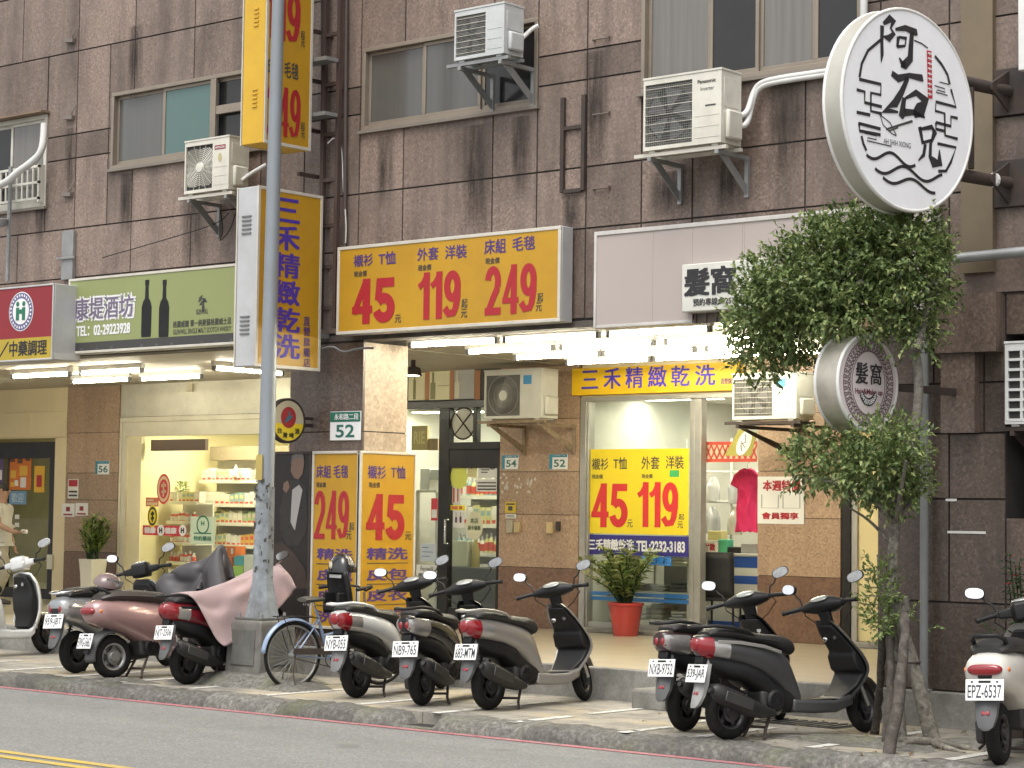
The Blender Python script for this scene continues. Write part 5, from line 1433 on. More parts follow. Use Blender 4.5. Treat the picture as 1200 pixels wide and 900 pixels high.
# small boxes and papers on the pillars
def slab(name, label, cat, Y, x0, x1, y0, y1, m, dep=.01, marks=None):
    xa, xb = F(x0, y0, Y).x, F(x1, y0, Y).x; xm = (x0 + x1) / 2
    za, zb = F(xm, y1, Y).z, F(xm, y0, Y).z
    t = None
    mb = MB(); mb.box(xa, xb, Y, Y + dep, za, zb)
    if marks is None:
        o = mb.build(name, m, None, bevel=min(.003, dep * .3)); tag(o, label, cat); return o
    t = thing(name, label, cat, ((xa + xb) / 2, Y + dep, za)); mb.build('board', m, t)
    marks(t, xa, xb, za, zb, Y)
    return t
def barmarks(cols, m=None):
    """cols: list of (u0,u1,v0,v1) fractions"""
    def f(t, xa, xb, za, zb, Y):
        mb = MB()
        for u0, u1, v0, v1 in cols: mb.box(xa + (xb - xa) * u0, xa + (xb - xa) * u1, Y - .004, Y - .0015, za + (zb - za) * v0, za + (zb - za) * v1)
        mb.build('print', m or DGREY, t)
    return f
def lettering(items, m=None):
    """items: (text, u0, u1, v0, v1, bold)"""
    def f(t, xa, xb, za, zb, Y):
        mb = MB()
        for s, u0, u1, v0, v1, b in items: text_into(mb, s, frontframe(Y), xa + (xb - xa) * u0, xa + (xb - xa) * u1, za + (zb - za) * v0, za + (zb - za) * v1, .003, b)
        mb.build('lettering', m or DGREY, t)
    return f
Yp = YS - .012
slab('switch_box', 'beige switch box, middle one of the row on the shop pillar', 'switch', Yp - .03, 602, 608.5, 612, 624, paint('beige plastic', (.55, .42, .22), .5, .2), .04)
slab('switch_box', 'grey switch box, left one of the row on the shop pillar', 'switch', Yp - .03, 593, 600, 609, 624, paint('grey beige plastic', (.42, .38, .28), .5, .3), .04)
slab('switch_box', 'beige switch box, right one of the row on the shop pillar', 'switch', Yp - .03, 640, 646.5, 612, 625, paint('beige plastic', (.55, .42, .22), .5, .2), .04)
slab('meter_recess', 'small dark slot box at the right edge of the shop pillar', 'switch', Yp - .01, 651, 656, 611, 622, IRON, .02)
slab('sticker', 'yellow warning sticker on the shop pillar below plate 54', 'sticker', Yp, 592, 604.5, 588, 601, paint('yellow sticker', (.62, .45, .04), .5, .1), .008, barmarks([(.1, .9, .72, .85), (.3, .7, .2, .6)]))
slab('sticker', 'white notice sticker under the yellow sticker on the shop pillar', 'sticker', Yp, 592.5, 604.5, 602.5, 607.5, PAPERW, .008, barmarks([(.1, .9, .3, .45), (.1, .8, .6, .75)]))
slab('notice', 'red and white notice on the leftmost pillar', 'notice', Yp, 80, 92, 561.5, 584, PAPERW, .008, lambda t, xa, xb, za, zb, Y: (barmarks([(.08, .92, .62, .96)], REDINK)(t, xa, xb, za, zb, Y), barmarks([(.1, .9, .1, .2), (.1, .9, .3, .4)])(t, xa, xb, za, zb, Y)))
slab('notice', 'pair of pale notices side by side on the leftmost pillar, left sheet', 'notice', Yp, 72.5, 87.5, 590, 605.5, PAPERW, .008, barmarks([(.15, .85, .1, .22), (.35, .65, .4, .75)], REDV))
slab('notice', 'pair of pale notices side by side on the leftmost pillar, right sheet', 'notice', Yp, 88.5, 103, 589.5, 604.5, PAPERW, .008, barmarks([(.15, .85, .1, .22), (.35, .65, .4, .75)], REDV))
slab('notice_board', 'white weekly special board with red characters on the pillar right of the dry cleaner door', 'sign', Yp, 888, 942.5, 558.5, 614, PAPERW, .008,
     lambda t, xa, xb, za, zb, Y: (lettering([('本週特價', .12, .92, .70, .92, .03), ('會員獨享', .1, .88, .1, .24, .03)], REDINK)(t, xa, xb, za, zb, Y), barmarks([(.08, .46, .33, .34), (.08, .1, .33, .62), (.44, .46, .33, .62), (.54, .92, .33, .34), (.54, .56, .33, .62), (.9, .92, .33, .62)], paint('light grey print', (.4, .4, .38), .5, .1))(t, xa, xb, za, zb, Y)))
for x0, x1, y, lab in ((1110, 1155, 624, 'upper thin pale strip on the dark corner wall behind the tree'), (1108, 1121, 586, 'short pale strip high on the dark corner wall')): slab('paper_strip', lab, 'strip', YW + .012, x0, x1, y - 1.5, y + 1.5, PAPERW, .006)
# peeled paper remains on the shop pillar
mb = MB(); r2 = random.Random(5)
for k in range(34):
    cx = r2.choice((590, 590, 593, 606, 620, 622)) + r2.uniform(-4, 5); cy = r2.uniform(555, 578); s = r2.uniform(.008, .03)
    p = F(cx, cy, YS - .003); n = 6
    mb.add([(p.x + s * r2.uniform(.5, 1.2) * math.cos(2 * math.pi * i / n), YS - .003, p.z + s * 1.3 * r2.uniform(.4, 1.2) * math.sin(2 * math.pi * i / n)) for i in range(n)], [tuple(range(n))])
tag(mb.build('paper_scraps', paint('peeled paper', (.6, .57, .5), .7, .3), None), 'torn scraps of white paper stuck to the shop pillar below plate 54', 'paper', kind='stuff')

# ------------------------------------------------------------------ dry cleaner contents
YP_ = YS + .044
def slabT(name, label, cat, Y, x0, x1, y0, y1, m, dep=.006): return slab(name, label, cat, Y, x0, x1, y0, y1, m, dep, lambda *a: None)
ps = slab('window_poster', 'bright yellow window poster with red prices 45 and 119', 'poster', YP_, 683.5, 807.5, 526, 626, YELIN, .004, lambda *a: None)
mb = MB()
textF(mb, '45', YP_, 693.5, 736, 566.5, 618, .004, .05); textF(mb, '119', YP_, 748, 795, 565, 618, .004, .045); mb.build('price_lettering', paint('bright red vinyl', (.62, .03, .03), .45, .05), ps)
mb = MB()
for s, x_l, x_r, yt, yb_ in (('襯衫', 694, 713, 537, 550.5), ('T恤', 719, 735, 536, 550), ('外套', 752, 773, 535, 550), ('洋裝', 780.5, 801.5, 534, 549.5)): textF(mb, s, YP_, x_l, x_r, yt, yb_, .003, .008)
for s, x_l, x_r, yt, yb_ in (('現金價', 694, 706.5, 556, 561), ('現金價', 752, 765, 555.5, 560.5), ('元', 735, 741.5, 609, 618), ('起', 795.5, 802, 602, 609), ('元', 794, 800.5, 611, 619)): textF(mb, s, YP_, x_l, x_r, yt, yb_, .003, .008)
mb.build('heading_lettering', DGREY, ps)
mb = MB(); pz = F(775, 555, YP_); 
q = [F(785, 551, YP_), F(796, 559, YP_)]; mb.box(q[0].x, q[1].x, YP_ - .004, YP_ - .002, q[1].z, q[0].z); mb.build('green_tag', paint('green print', (.05, .42, .12), .5, .1), ps)
ns = slab('window_banner', 'navy strip with white shop name and telephone number under the yellow poster', 'poster', YP_ - .001, 683.5, 807, 627.5, 651, NAVY, .004, lambda *a: None)
mb = MB(); textF(mb, '三禾精緻乾洗', YP_, 690, 743, 632, 645, .005, .03); textF(mb, 'TEL:2232-3183', YP_, 746, 803, 634, 647, .005, .04); mb.build('lettering', WHITEV, ns)
ns = slab('window_lettering', 'blue pickup lettering on the glass under the navy strip', 'lettering', YP_ + .001, 756, 787, 651.5, 663, GLASS, .001, lambda *a: None)
mb = MB(); textF(mb, '免費收送', YP_, 752, 787, 652, 662.5, .001, .03); mb.build('letters', paint('bright blue vinyl', (.03, .25, .75), .45, .05), ns)
# inner yellow name board above the shop window
Yi = YS - .06
zt0 = F(672, 432, Yi).z; zb0 = F(672, 463.5, Yi).z; xa, xb = F(670, 447, Yi).x, F(866, 440, Yi).x
t = thing('name_board', 'bright yellow name board with violet characters above the dry cleaner window', 'sign', ((xa + xb) / 2, YS, zb0))
mb = MB(); mb.box(xa, xb, Yi, YS + .028, zb0, zt0); mb.build('board', paint('lit yellow board', (.80, .50, .01), .42, .1), t, bevel=.006)
mb = MB()
for k, ch in enumerate('三禾精緻乾洗'): textF(mb, ch, Yi, (682, 708, 733.5, 760, 787, 815)[k], (701, 727.5, 753.5, 781, 808, 838)[k], (434.5, 431.5, 430, 429, 428.5, 427.5)[k], (455.5, 455.5, 454.5, 453.5, 452.5, 451.5)[k], .004, .012)
mb.build('name_lettering', BLUEINK, t)
mb = MB(); textF(mb, '直營旗艦店', Yi, 845, 866, 443, 450, .004, .01); mb.build('small_lettering', PURPLE, t)
# counter seen through the door
Yc = 22.3
t = thing('counter', 'dry cleaner counter with white and blue stripes inside the open door', 'counter', (F(862, 700, Yc).x, Yc + .3, FL))
mb = MB(); ca, cb = F(812, 700, Yc).x, -13.15; zc = F(850, 651, Yc).z; mb.box(ca, cb, Yc, Yc + .6, FL, zc); mb.build('body', paint('white laminate', (.74, .74, .68), .3, .1), t, bevel=.005)
mb = MB()
for y0, y1 in ((652, 664.5), (674, 683.5), (728, 738)): mb.box(ca, cb, Yc - .006, Yc - .002, F(850, y1, Yc).z, F(850, y0, Yc).z)
mb.build('blue_band', paint('royal blue laminate', (.03, .10, .42), .35, .1), t)
mb = MB(); mb.box(ca - .02, cb, Yc - .03, Yc + .62, zc + .001, zc + .03); mb.build('top', WHITEP, t, bevel=.004)
def chair(x, y):
    t = thing('chair', 'black high backed chair in front of the striped counter', 'chair', (x, y, FL))
    mb = MB(); mb.box(-.21, .21, -.21, .21, .42, .47); mb.build('seat', SEATM, t, bevel=.015, local=True)
    mb = MB()
    def bk(i, j): u = -.2 + .4 * i; v = .47 + .55 * j; return (u, .2 + .04 * j, v)
    mb.grid(bk, 4, 6); mb.build('backrest', SEATM, t, smooth=40, local=True, solid=.03)
    for sx in (-1, 1):
        for sy in (-1, 1): mb = MB(); mb.tube([(sx * .18, sy * .18, .42), (sx * .19, sy * .2, .003)], .014, 8); mb.build('leg', BLACK, t, local=True, smooth=50)
    return t
p = F(841, 720, 21.75); ch = chair(p.x, 21.85); ch.rotation_euler.z = R(200)
# goods on the counter
zt = zc + .03
def counter_item(kind, label, px0, px1, py0, m, yd=Yc + .15, dep=.15):
    xa, xb = F(px0, 640, yd).x, F(px1, 640, yd).x; z = F((px0 + px1) / 2, py0, yd).z
    mb = MB(); mb.box(xa, xb, yd, yd + dep, zt + .001, max(z, zt + .04)); o = mb.build(kind, m, None, bevel=.01); tag(o, label, 'counter item'); return o
counter_item('paper_sign', 'small red and white card standing on the counter', 822, 843, 633, PAPERW, dep=.01)
mb = MB(); textF(mb, '先付款', Yc + .14, 820, 838, 637, 645, .004, .03); tag(mb.build('card_lettering', REDINK, bpy.data.objects['paper_sign']), None)
counter_item('green_box', 'green box on the counter beside the red card', 841, 852, 632, paint('mint green', (.08, .45, .25), .5, .1))
counter_item('telephone', 'black telephone on the counter', 852, 867, 641, BLACK)
counter_item('folded_bags', 'heap of folded grey bags at the right end of the counter', 868, 886, 637, paint('grey bag', (.38, .38, .36), .3, .3))
counter_item('tissue_box', 'pale yellow tissue box on the counter', 829, 845, 622, paint('pale yellow box', (.62, .56, .25), .5, .1), Yc + .35)
# plastic wrapped clothes on two rails, and the pink shirt
t = thing('clothes_rail', 'white rail behind the counter, full of plastic wrapped clothes', 'rail', (F(840, 560, 23.2).x, 23.2, FL))
mb = MB(); ra, rb = F(805, 560, 23.2).x, -13.2
for py in (553, 588): z = F(850, py, 23.2).z; mb.tube([(ra, 23.2, z), (rb, 23.2, z)], .015, 8)
for x in (ra, F(857, 600, 23.2).x, rb - .03): mb.tube([(x, 23.2, FL), (x, 23.2, 2.9)], .018, 8)
mb.build('frame', WHITEP, t, smooth=50)
WRAP = [paint('wrapped cloth %d' % k, c, .25, .3, coat=.6, dirt_col=(.4, .4, .38)) for k, c in enumerate(((.60, .60, .56), (.55, .56, .54), (.42, .44, .45), (.58, .55, .45)))]
r3 = random.Random(3)
for row, (py, lab) in enumerate(((556, 'upper rail'), (591, 'lower rail'))):
    z = F(850, py, 23.2).z
    for k in range(9):
        x = ra + .07 + k * (rb - ra - .2) / 9
        L = .34 + r3.uniform(-.05, .05)
        def dr(i, j, x=x, z=z, L=L, s=r3.uniform(0, 6)):
            a = j * 2 * math.pi; w = .03 + .045 * min(1, i * 2.5) + .012 * math.sin(5 * a + s + 6 * i); d = .13 * (.35 + .65 * min(1, i * 3)) + .02 * math.sin(3 * a + 5 * i + s)
            return (x + w * math.cos(a), 23.2 + d * math.sin(a), z - .03 - L * i)
        mb = MB(); mb.grid(dr, 8, 14)
        o = mb.build('wrapped_garment', WRAP[(k + row) % 4], None, smooth=60); tag(o, 'plastic wrapped garment on the %s behind the counter' % lab, 'garment', 'plastic wrapped garments, ' + lab)
Ysh = 22.0
def shirt():
    t = thing('pink_shirt', 'bright pink shirt hanging in the dry cleaner doorway', 'shirt', (F(875, 550, Ysh).x, Ysh, F(875, 548, Ysh).z))
    p0 = F(876, 549, Ysh); zb = F(876, 623, Ysh).z; H = p0.z - zb
    prof = [(0, .05, .05), (.03, .10, .09), (.07, .17, .15), (.16, .22, .21), (.27, .235, .225), (.29, .15, .155), (.5, .145, .155), (.8, .15, .16), (1, .155, .165)]
    mb = MB()
    def sh(i, j):
        a = j * 2 * math.pi; k = 0
        while k < len(prof) - 2 and i > prof[k + 1][0]: k += 1
        f = (i - prof[k][0]) / (prof[k + 1][0] - prof[k][0]); c = math.cos(a); q = 2 if c > 0 else 1
        w = (prof[k][q] * (1 - f) + prof[k + 1][q] * f) * abs(c) ** .8 * (1 if c > 0 else -1)
        return (p0.x + w, Ysh + (.05 + .02 * i) * math.sin(a) + .022 * math.sin(w * 42 + i * 4) * min(1, i * 3) + .012 * math.sin(w * 75 - i * 9), p0.z - H * i - .012 * math.cos(w * 40))
    mb.grid(sh, 26, 40); mb.build('cloth', paint('hot pink cloth', (.72, .035, .15), .8, .15, dirt_col=(.45, .02, .09)), t, smooth=60)
    mb = MB(); p = F(876, 548, Ysh); mb.tube([(p.x, Ysh, p.z - .01), (p.x, Ysh, p.z + .05), (p.x + .03, Ysh, p.z + .07)], .005, 6); mb.tube([(p.x, Ysh, p.z + .07), (p.x, Ysh, 3.4)], .004, 5); mb.build('hanger', CHROME, t)
shirt()
# red lattice valance over the door
Yv = YS + .14
t = thing('door_valance', 'red and cream lattice valance hanging across the dry cleaner doorway', 'banner', (F(852, 530, Yv).x, Yv, F(850, 541, Yv).z))
va, vb = F(814, 530, Yv).x, F(887, 530, Yv).x; z0, z1 = F(850, 541.5, Yv).z, F(850, 517.5, Yv).z
mb = MB(); mb.box(va, vb, Yv, Yv + .01, z0, z1); mb.build('cloth', paint('cream valance cloth', (.66, .52, .35), .7, .15), t)
mb = MB(); mb.box(va, vb, Yv - .004, Yv - .001, z0, z0 + .04); mb.box(va, vb, Yv - .004, Yv - .001, z1 - .04, z1)
n = 11; w = (vb - va) / n; h = z1 - z0 - .08
for k in range(n):
    for s in (0, 1): mb.bar((va + k * w + s * w, Yv - .0025, z0 + .04), (va + (k + 1) * w - s * w, Yv - .0025, z1 - .04), .022, .002, (0, 1, 0))
mb.build('lattice_print', paint('orange red print', (.55, .07, .04), .6, .1), t)
t = thing('pennant', 'olive green pennant with a pale oval hanging below the air conditioner', 'pennant', (F(872, 520, 20.6).x, 20.6, F(872, 535, 20.6).z))
mb = MB(); pts = [F(x, y, 20.6) for x, y in ((866, 503), (887, 507), (880, 534), (849, 534))]
mb.prism([(p.x, p.z) for p in pts], 'y', 20.6, 20.608); mb.build('cloth', paint('olive pennant', (.30, .27, .05), .6, .1), t)
mb = MB(); c = F(872, 519, 20.6); o_, u_, v_, n_ = frontframe(20.6)
ca_, sa_ = math.cos(R(60)), math.sin(R(60)); fr2 = (Vector((c.x, 20.6, c.z)), Vector((ca_, 0, sa_)), Vector((-sa_, 0, ca_)), -Y_)
disc(mb, fr2, 0, 0, .16, .085, .003, 24); mb.build('oval_print', PAPERW, t)
mb = MB(); ribbon(mb, fr2, [(-.1, -.02), (-.03, .03), (.02, -.02), (.1, .03)], .012, .006); ribbon(mb, fr2, [(-.04, -.04), (.0, .05)], .01, .006); mb.build('brush_print', DGREY, t)
# wall items inside behind the glass
mb = MB(); p = F(742, 508, 24.4); mb.box(p.x - .24, p.x + .1, 24.35, 24.598, p.z - .17, p.z + .17); o = mb.build('wall_fan', WHITEP, None, bevel=.03); tag(o, 'white wall unit high inside the dry cleaner', 'wall unit')
mb = MB(); mb.box(p.x + .16, p.x + .34, 24.45, 24.598, p.z - .2, p.z + .08); o = mb.build('wall_box', paint('beige box', (.5, .46, .3), .5, .2), None, bevel=.01); tag(o, 'beige box beside the white wall unit inside the dry cleaner', 'box')
# shelving with folded laundry behind the lower window
t = thing('shelf_rack', 'steel rack with folded laundry low behind the dry cleaner window', 'shelf', (F(745, 700, 21.9).x, 22.0, FL))
mb = MB(); sa, sb = F(686, 700, 21.8).x, F(806, 700, 21.8).x
for x in (sa, sb, (sa + sb) / 2):
    for y in (21.8, 22.2): mb.box(x - .015, x + .015, y, y + .03, FL, 1.5)
for z in (.55, .9, 1.25): mb.box(sa, sb, 21.8, 22.23, z, z + .02)
mb.build('frame', SHELFM, t)
for lv, (z, nm) in enumerate(((.572, 'lowest'), (.922, 'middle'), (1.272, 'top'))):
    for k in range(5):
        x = sa + .1 + k * (sb - sa - .1) / 5; h = r3.uniform(.08, .2)
        mb = MB()
        for q in range(3): mb.box(x + r3.uniform(-.02, .02), x + .22 + r3.uniform(-.03, .03), 21.83, 22.15, z + q * h / 3, z + (q + 1) * h / 3 - .004)
        o = mb.build('laundry_stack', [WRAP[2], paint('dark laundry', (.1, .1, .11), .5, .3), WRAP[0], paint('olive laundry', (.25, .25, .18), .5, .3)][(k + lv) % 4], None, bevel=.015); tag(o, 'stack of folded laundry on the %s shelf behind the dry cleaner window' % nm, 'laundry', 'folded laundry on the %s shelf' % nm)
mb = MB(); p = F(762, 690, 22.9); mb.box(p.x - 1, p.x + .9, 23.0, 23.6, FL, 1.38); o = mb.build('work_table', paint('dark work table', (.10, .10, .10), .5, .2), None, bevel=.01); tag(o, 'dark work table at the back of the dry cleaner', 'table')
# ------------------------------------------------------------------ pharmacy shelves and goods
r4 = random.Random(11)
BOXM = [paint('carton %d' % k, c, .45, .1) for k, c in enumerate(((.72, .68, .55), (.62, .10, .06), (.66, .62, .30), (.35, .48, .25), (.74, .72, .66), (.68, .42, .08), (.30, .42, .40), (.58, .45, .40)))]
BOXN = ['cream', 'red', 'pale yellow', 'green', 'white', 'orange', 'grey green', 'pinkish']
CAPM = paint('white cap', (.74, .72, .66), .4, .1)
def shelf(label, x0, x1, y, depth, levels, ztop, header=False):
    t = thing('display_shelf', label, 'shelf', ((x0 + x1) / 2, y, FL))
    mb = MB()
    for x in (x0, x1 - .03): mb.box(x, x + .03, y + depth - .03, y + depth, FL, ztop)
    mb.box(x0 + .031, x1 - .031, y + depth - .02, y + depth - .01, FL + .1, ztop); mb.build('back_panel', SHELFM, t)
    for z in levels: mb = MB(); mb.box(x0, x1, y, y + depth - .031, z - .02, z); mb.box(x0, x1, y - .012, y - .001, z - .03, z + .025); mb.build('shelf_board', paint('white shelf board', (.72, .70, .60), .4, .1), t)
    return t
def stock(x0, x1, y, z, h, kind, cols, where, fill=.96, grp='goods'):
    x = x0 + .03; k = 0
    while x < x1 - .08:
        w = r4.uniform(.07, .12) if kind == 'box' else r4.uniform(.07, .085)
        hh = h * r4.uniform(.8, 1.0); c = cols[(k // 3) % len(cols)]
        if r4.random() < fill:
            if kind == 'box':
                mb = MB(); mb.box(x, x + w, y + .02, y + .02 + w, z + .001, z + hh); mb.m = 1
                mb.box(x + w * .15, x + w * .85, y + .0175, y + .0195, z + hh * .55, z + hh * .82); mb.m = 2; mb.box(x + w * .15, x + w * .85, y + .0175, y + .0195, z + hh * .12, z + hh * .3)
                o = mb.build('product_box', [BOXM[c], BOXM[(c + 4) % 8], BOXM[1 if c != 1 else 4]], None)
                tag(o, '%s product box standing on %s' % (BOXN[c], where), 'box', 'product boxes on ' + where)
            else:
                mb = MB(); r = w / 2; mb.lathe([(r * .95, z + .001), (r, z + .01), (r, z + hh * .68), (r * .6, z + hh * .78), (r * .45, z + hh * .8)], 12, (x + r, y + .06, 0)); mb.m = 1
                mb.lathe([(r * .52, z + hh * .8), (r * .52, z + hh)], 10, (x + r, y + .06, 0)); mb.m = 2; mb.lathe([(r * 1.01, z + hh * .18), (r * 1.01, z + hh * .58)], 12, (x + r, y + .06, 0))
                o = mb.build('product_jar', [BOXM[c], CAPM, BOXM[4 if c == 1 else 1]], None, smooth=40)
                tag(o, '%s jar with a white cap standing on %s' % (BOXN[c], where), 'jar', 'jars on ' + where)
        x += w + .008; k += 1
Ysh1 = 22.0
sx0, sx1 = F(196, 600, Ysh1).x, F(231, 600, Ysh1).x
lv = [F(212, y, Ysh1).z for y in (660, 637, 612, 589)]
shelf('short white display shelf of jars just inside the pharmacy window', sx0, sx1, Ysh1, .35, [FL + .35] + lv, F(212, 586, Ysh1).z)
for z, kd, cols, nm in zip([FL + .35] + lv, ('box', 'jar', 'jar', 'jar', 'box'), ([0, 4], [7, 1], [1], [1], [0, 2]), ('the lowest board of the short pharmacy shelf', 'the second board of the short pharmacy shelf', 'the third board of the short pharmacy shelf', 'the fourth board of the short pharmacy shelf', 'the top of the short pharmacy shelf')):
    stock(sx0, sx1, Ysh1, z, .19, kd, cols, nm)
Ysh2 = 22.6
sx0, sx1 = F(233, 600, Ysh2).x, -20.75
lv = [F(270, y, Ysh2).z for y in (666, 640, 614, 592, 564)]
t = shelf('long white display shelf of boxed goods along the pharmacy window', sx0, sx1, Ysh2, .4, lv, F(270, 528, Ysh2).z)
for z, kd, cols, nm in zip(lv, ('box', 'box', 'box', 'box', 'box'), ([5, 0, 2], [5, 2, 4], [3, 2, 0], [4, 0, 6], [4, 7, 0]), ('the lowest board of the long pharmacy shelf', 'the second board of the long pharmacy shelf', 'the third board of the long pharmacy shelf', 'the fourth board of the long pharmacy shelf', 'the top board of the long pharmacy shelf')):
    stock(sx0, sx1 - .4, Ysh2, z, .21, kd, cols, nm)
mb = MB(); mb.box(sx0, sx1, Ysh2 + .2, Ysh2 + .4, F(270, 548, Ysh2).z + .12, F(270, 524, Ysh2).z + .02); tag(mb.build('wall_cupboard', paint('glazed cupboard', (.30, .24, .16), .2, .2), None, bevel=.01), 'glazed brown cupboard above the long pharmacy shelf', 'cupboard')
mb = MB(); c = F(277, 553, Ysh2 - .02)
pts = []
for k in range(10): a = math.pi / 2 + k * math.pi / 5; r = .11 if k % 2 == 0 else .045; pts.append((c.x + r * math.cos(a), c.z + r * math.sin(a)))
mb.prism(pts, 'y', Ysh2 - .05, Ysh2 - .02); tag(mb.build('star_ornament', paint('white star', (.78, .76, .68), .4, .05), None), 'white star ornament standing above the top board of the long pharmacy shelf', 'ornament')
# stacked orange cartons and bright boxes at the bottom right of the window
Yb = 21.75
for k, (x0, x1, y0, y1, m, lab) in enumerate(((259, 276, 640, 652, 5, 'upper bright orange carton'), (259, 272, 652.5, 664, 5, 'middle bright orange carton'), (259, 270, 664.5, 676, 5, 'lower bright orange carton'))):
    a, b = F(x0, 650, Yb).x, F(x1, 650, Yb).x; z0, z1 = F(265, y1, Yb).z, F(265, y0, Yb).z
    mb = MB(); mb.box(a, b, Yb, Yb + .2, z0, z1); mb.m = 1; mb.box(a + .05, a + .12, Yb - .003, Yb - .001, z0 + .04, z1 - .03); mb.box(b - .1, b - .05, Yb - .003, Yb - .001, z0 + .04, z1 - .03)
    tag(mb.build('orange_carton', [paint('orange red carton', (.72, .16, .02), .5, .1), PAPERW], None), lab + ' in the stack at the pharmacy window', 'box')
a, b = F(257, 650, Yb - .05).x, F(300, 650, Yb - .05).x; zb = F(265, 676.5, Yb).z
mb = MB(); mb.box(a, b, Yb - .06, Yb + .4, zb - .04, zb); mb.box(a + .02, a + .06, Yb, Yb + .3, FL, zb - .04); mb.box(b - .06, b - .02, Yb, Yb + .3, FL, zb - .04); tag(mb.build('display_table', WHITEP, None), 'low white display table with orange cartons behind the pharmacy glass', 'table')
for x0, x1, y0, y1, m, lab in ((273, 284, 651, 662.5, paint('teal carton', (.08, .38, .46), .5, .1), 'teal box right of the orange cartons'), (272.5, 284, 663, 676, paint('lime carton', (.40, .62, .12), .5, .1), 'lime green box under the teal box'), (285, 297, 650, 676, BOXM[4], 'tall white box beside the teal and lime boxes')):
    a, b = F(x0, 650, Yb).x, F(x1, 650, Yb).x; z0, z1 = F(278, y1, Yb).z, F(278, y0, Yb).z
    mb = MB(); mb.box(a, b, Yb + .02, Yb + .17, z0 + .001, z1); tag(mb.build('product_box', m, None), lab, 'box')
# potted orchid-like plant on the short shelf and stickers on the glass
YG = YS + .052
def gl(name, label, x0, x1, y0, y1, m, marks=None): return slab(name, label, 'sticker', YG - .003, x0, x1, y0, y1, m, .002, marks)
gl('window_sticker', 'red strip sticker with white characters on the pharmacy glass', 167.5, 218.5, 616, 627.5, paint('red film', (.55, .03, .05), .45, .05), lettering([('德康', .04, .30, .2, .82, .03), ('德康', .52, .78, .2, .82, .03)], WHITEV))
mb = MB(); fr_ = frontframe(YG - .003)
for x in (189, 214.5): c = F(x, 621.5, YG); disc(mb, fr_, c.x, c.z, .085, .085, .006, 18)
tag(mb.build('sticker_disc', WHITEV, bpy.data.objects['window_sticker']), None)
mb = MB(); 
for x in (189, 214.5):
    c = F(x, 621.5, YG)
    for s in (-1, 1): panel(mb, fr_, c.x + s * .026 - .012, c.x + s * .026 + .012, c.z - .04, c.z + .04, .009)
    panel(mb, fr_, c.x - .02, c.x + .02, c.z - .012, c.z + .012, .009)
tag(mb.build('sticker_mark', INKB, bpy.data.objects['window_sticker']), None)
gl('window_notice', 'pale green notice with a green round mark on the pharmacy glass', 223.5, 252.5, 605.5, 638, paint('pale mint film', (.55, .66, .52), .45, .05), lambda t, xa, xb, za, zb, Y: (lettering([('特約藥局', .15, .85, .13, .3, .02), ('H', .43, .57, .68, .84, .05)], GREENINK)(t, xa, xb, za, zb, Y), barmarks([(.15, .85, .38, .42)], GREENINK)(t, xa, xb, za, zb, Y)))
mb = MB(); c = F(238, 615, YG); disc(mb, frontframe(YG - .003), c.x, c.z, .14, .14, .003, 28, r_in=.82); tag(mb.build('round_mark', GREENINK, bpy.data.objects['window_notice']), None)
def round_sticker(label, px_, py_, ru, rv, m, m2):
    c = F(px_, py_, YG); t = thing('window_sticker', label, 'sticker', (c.x, YG, c.z))
    mb = MB(); disc(mb, frontframe(YG - .002), c.x, c.z, ru, rv, .002, 24); mb.build('film', m, t)
    mb = MB(); disc(mb, frontframe(YG - .002), c.x, c.z, ru * .85, rv * .85, .005, 24, r_in=.75); ribbon(mb, frontframe(YG - .002), [(c.x - ru * .35, c.z + rv * .2), (c.x + ru * .35, c.z + rv * .25)], .04, .005); ribbon(mb, frontframe(YG - .002), [(c.x - ru * .3, c.z - rv * .2), (c.x + ru * .35, c.z - rv * .15)], .04, .005); ribbon(mb, frontframe(YG - .002), [(c.x, c.z + rv * .45), (c.x, c.z - rv * .5)], .035, .005); mb.build('print', m2, t)
round_sticker('red and cream paper cut oval hanging on the pharmacy glass', 192, 573, .155, .23, paint('red film', (.55, .03, .05), .45, .05), paint('cream print', (.66, .5, .3), .5, .1))
round_sticker('bright yellow oval sticker on the pharmacy glass', 179, 605, .12, .17, YELIN, DGREY)
round_sticker('small orange ring sticker on the pharmacy door leaf', 153, 602, .085, .115, paint('orange film', (.62, .38, .12), .5, .1), paint('cream print', (.66, .5, .3), .5, .1))
gl('window_sticker', 'small blue access sticker on the pharmacy door leaf', 149.5, 155.5, 610, 622.5, paint('dark blue film', (.06, .09, .18), .5, .1), barmarks([(.4, .6, .2, .8), (.3, .7, .3, .45)], WHITEV))
gl('window_sticker', 'small red and cream label on the pharmacy glass below the red oval', 171, 186, 583, 593.5, paint('orange red film', (.55, .16, .08), .5, .1), barmarks([(.1, .9, .15, .45), (.1, .6, .6, .8)], paint('cream print', (.66, .5, .3), .5, .1)))

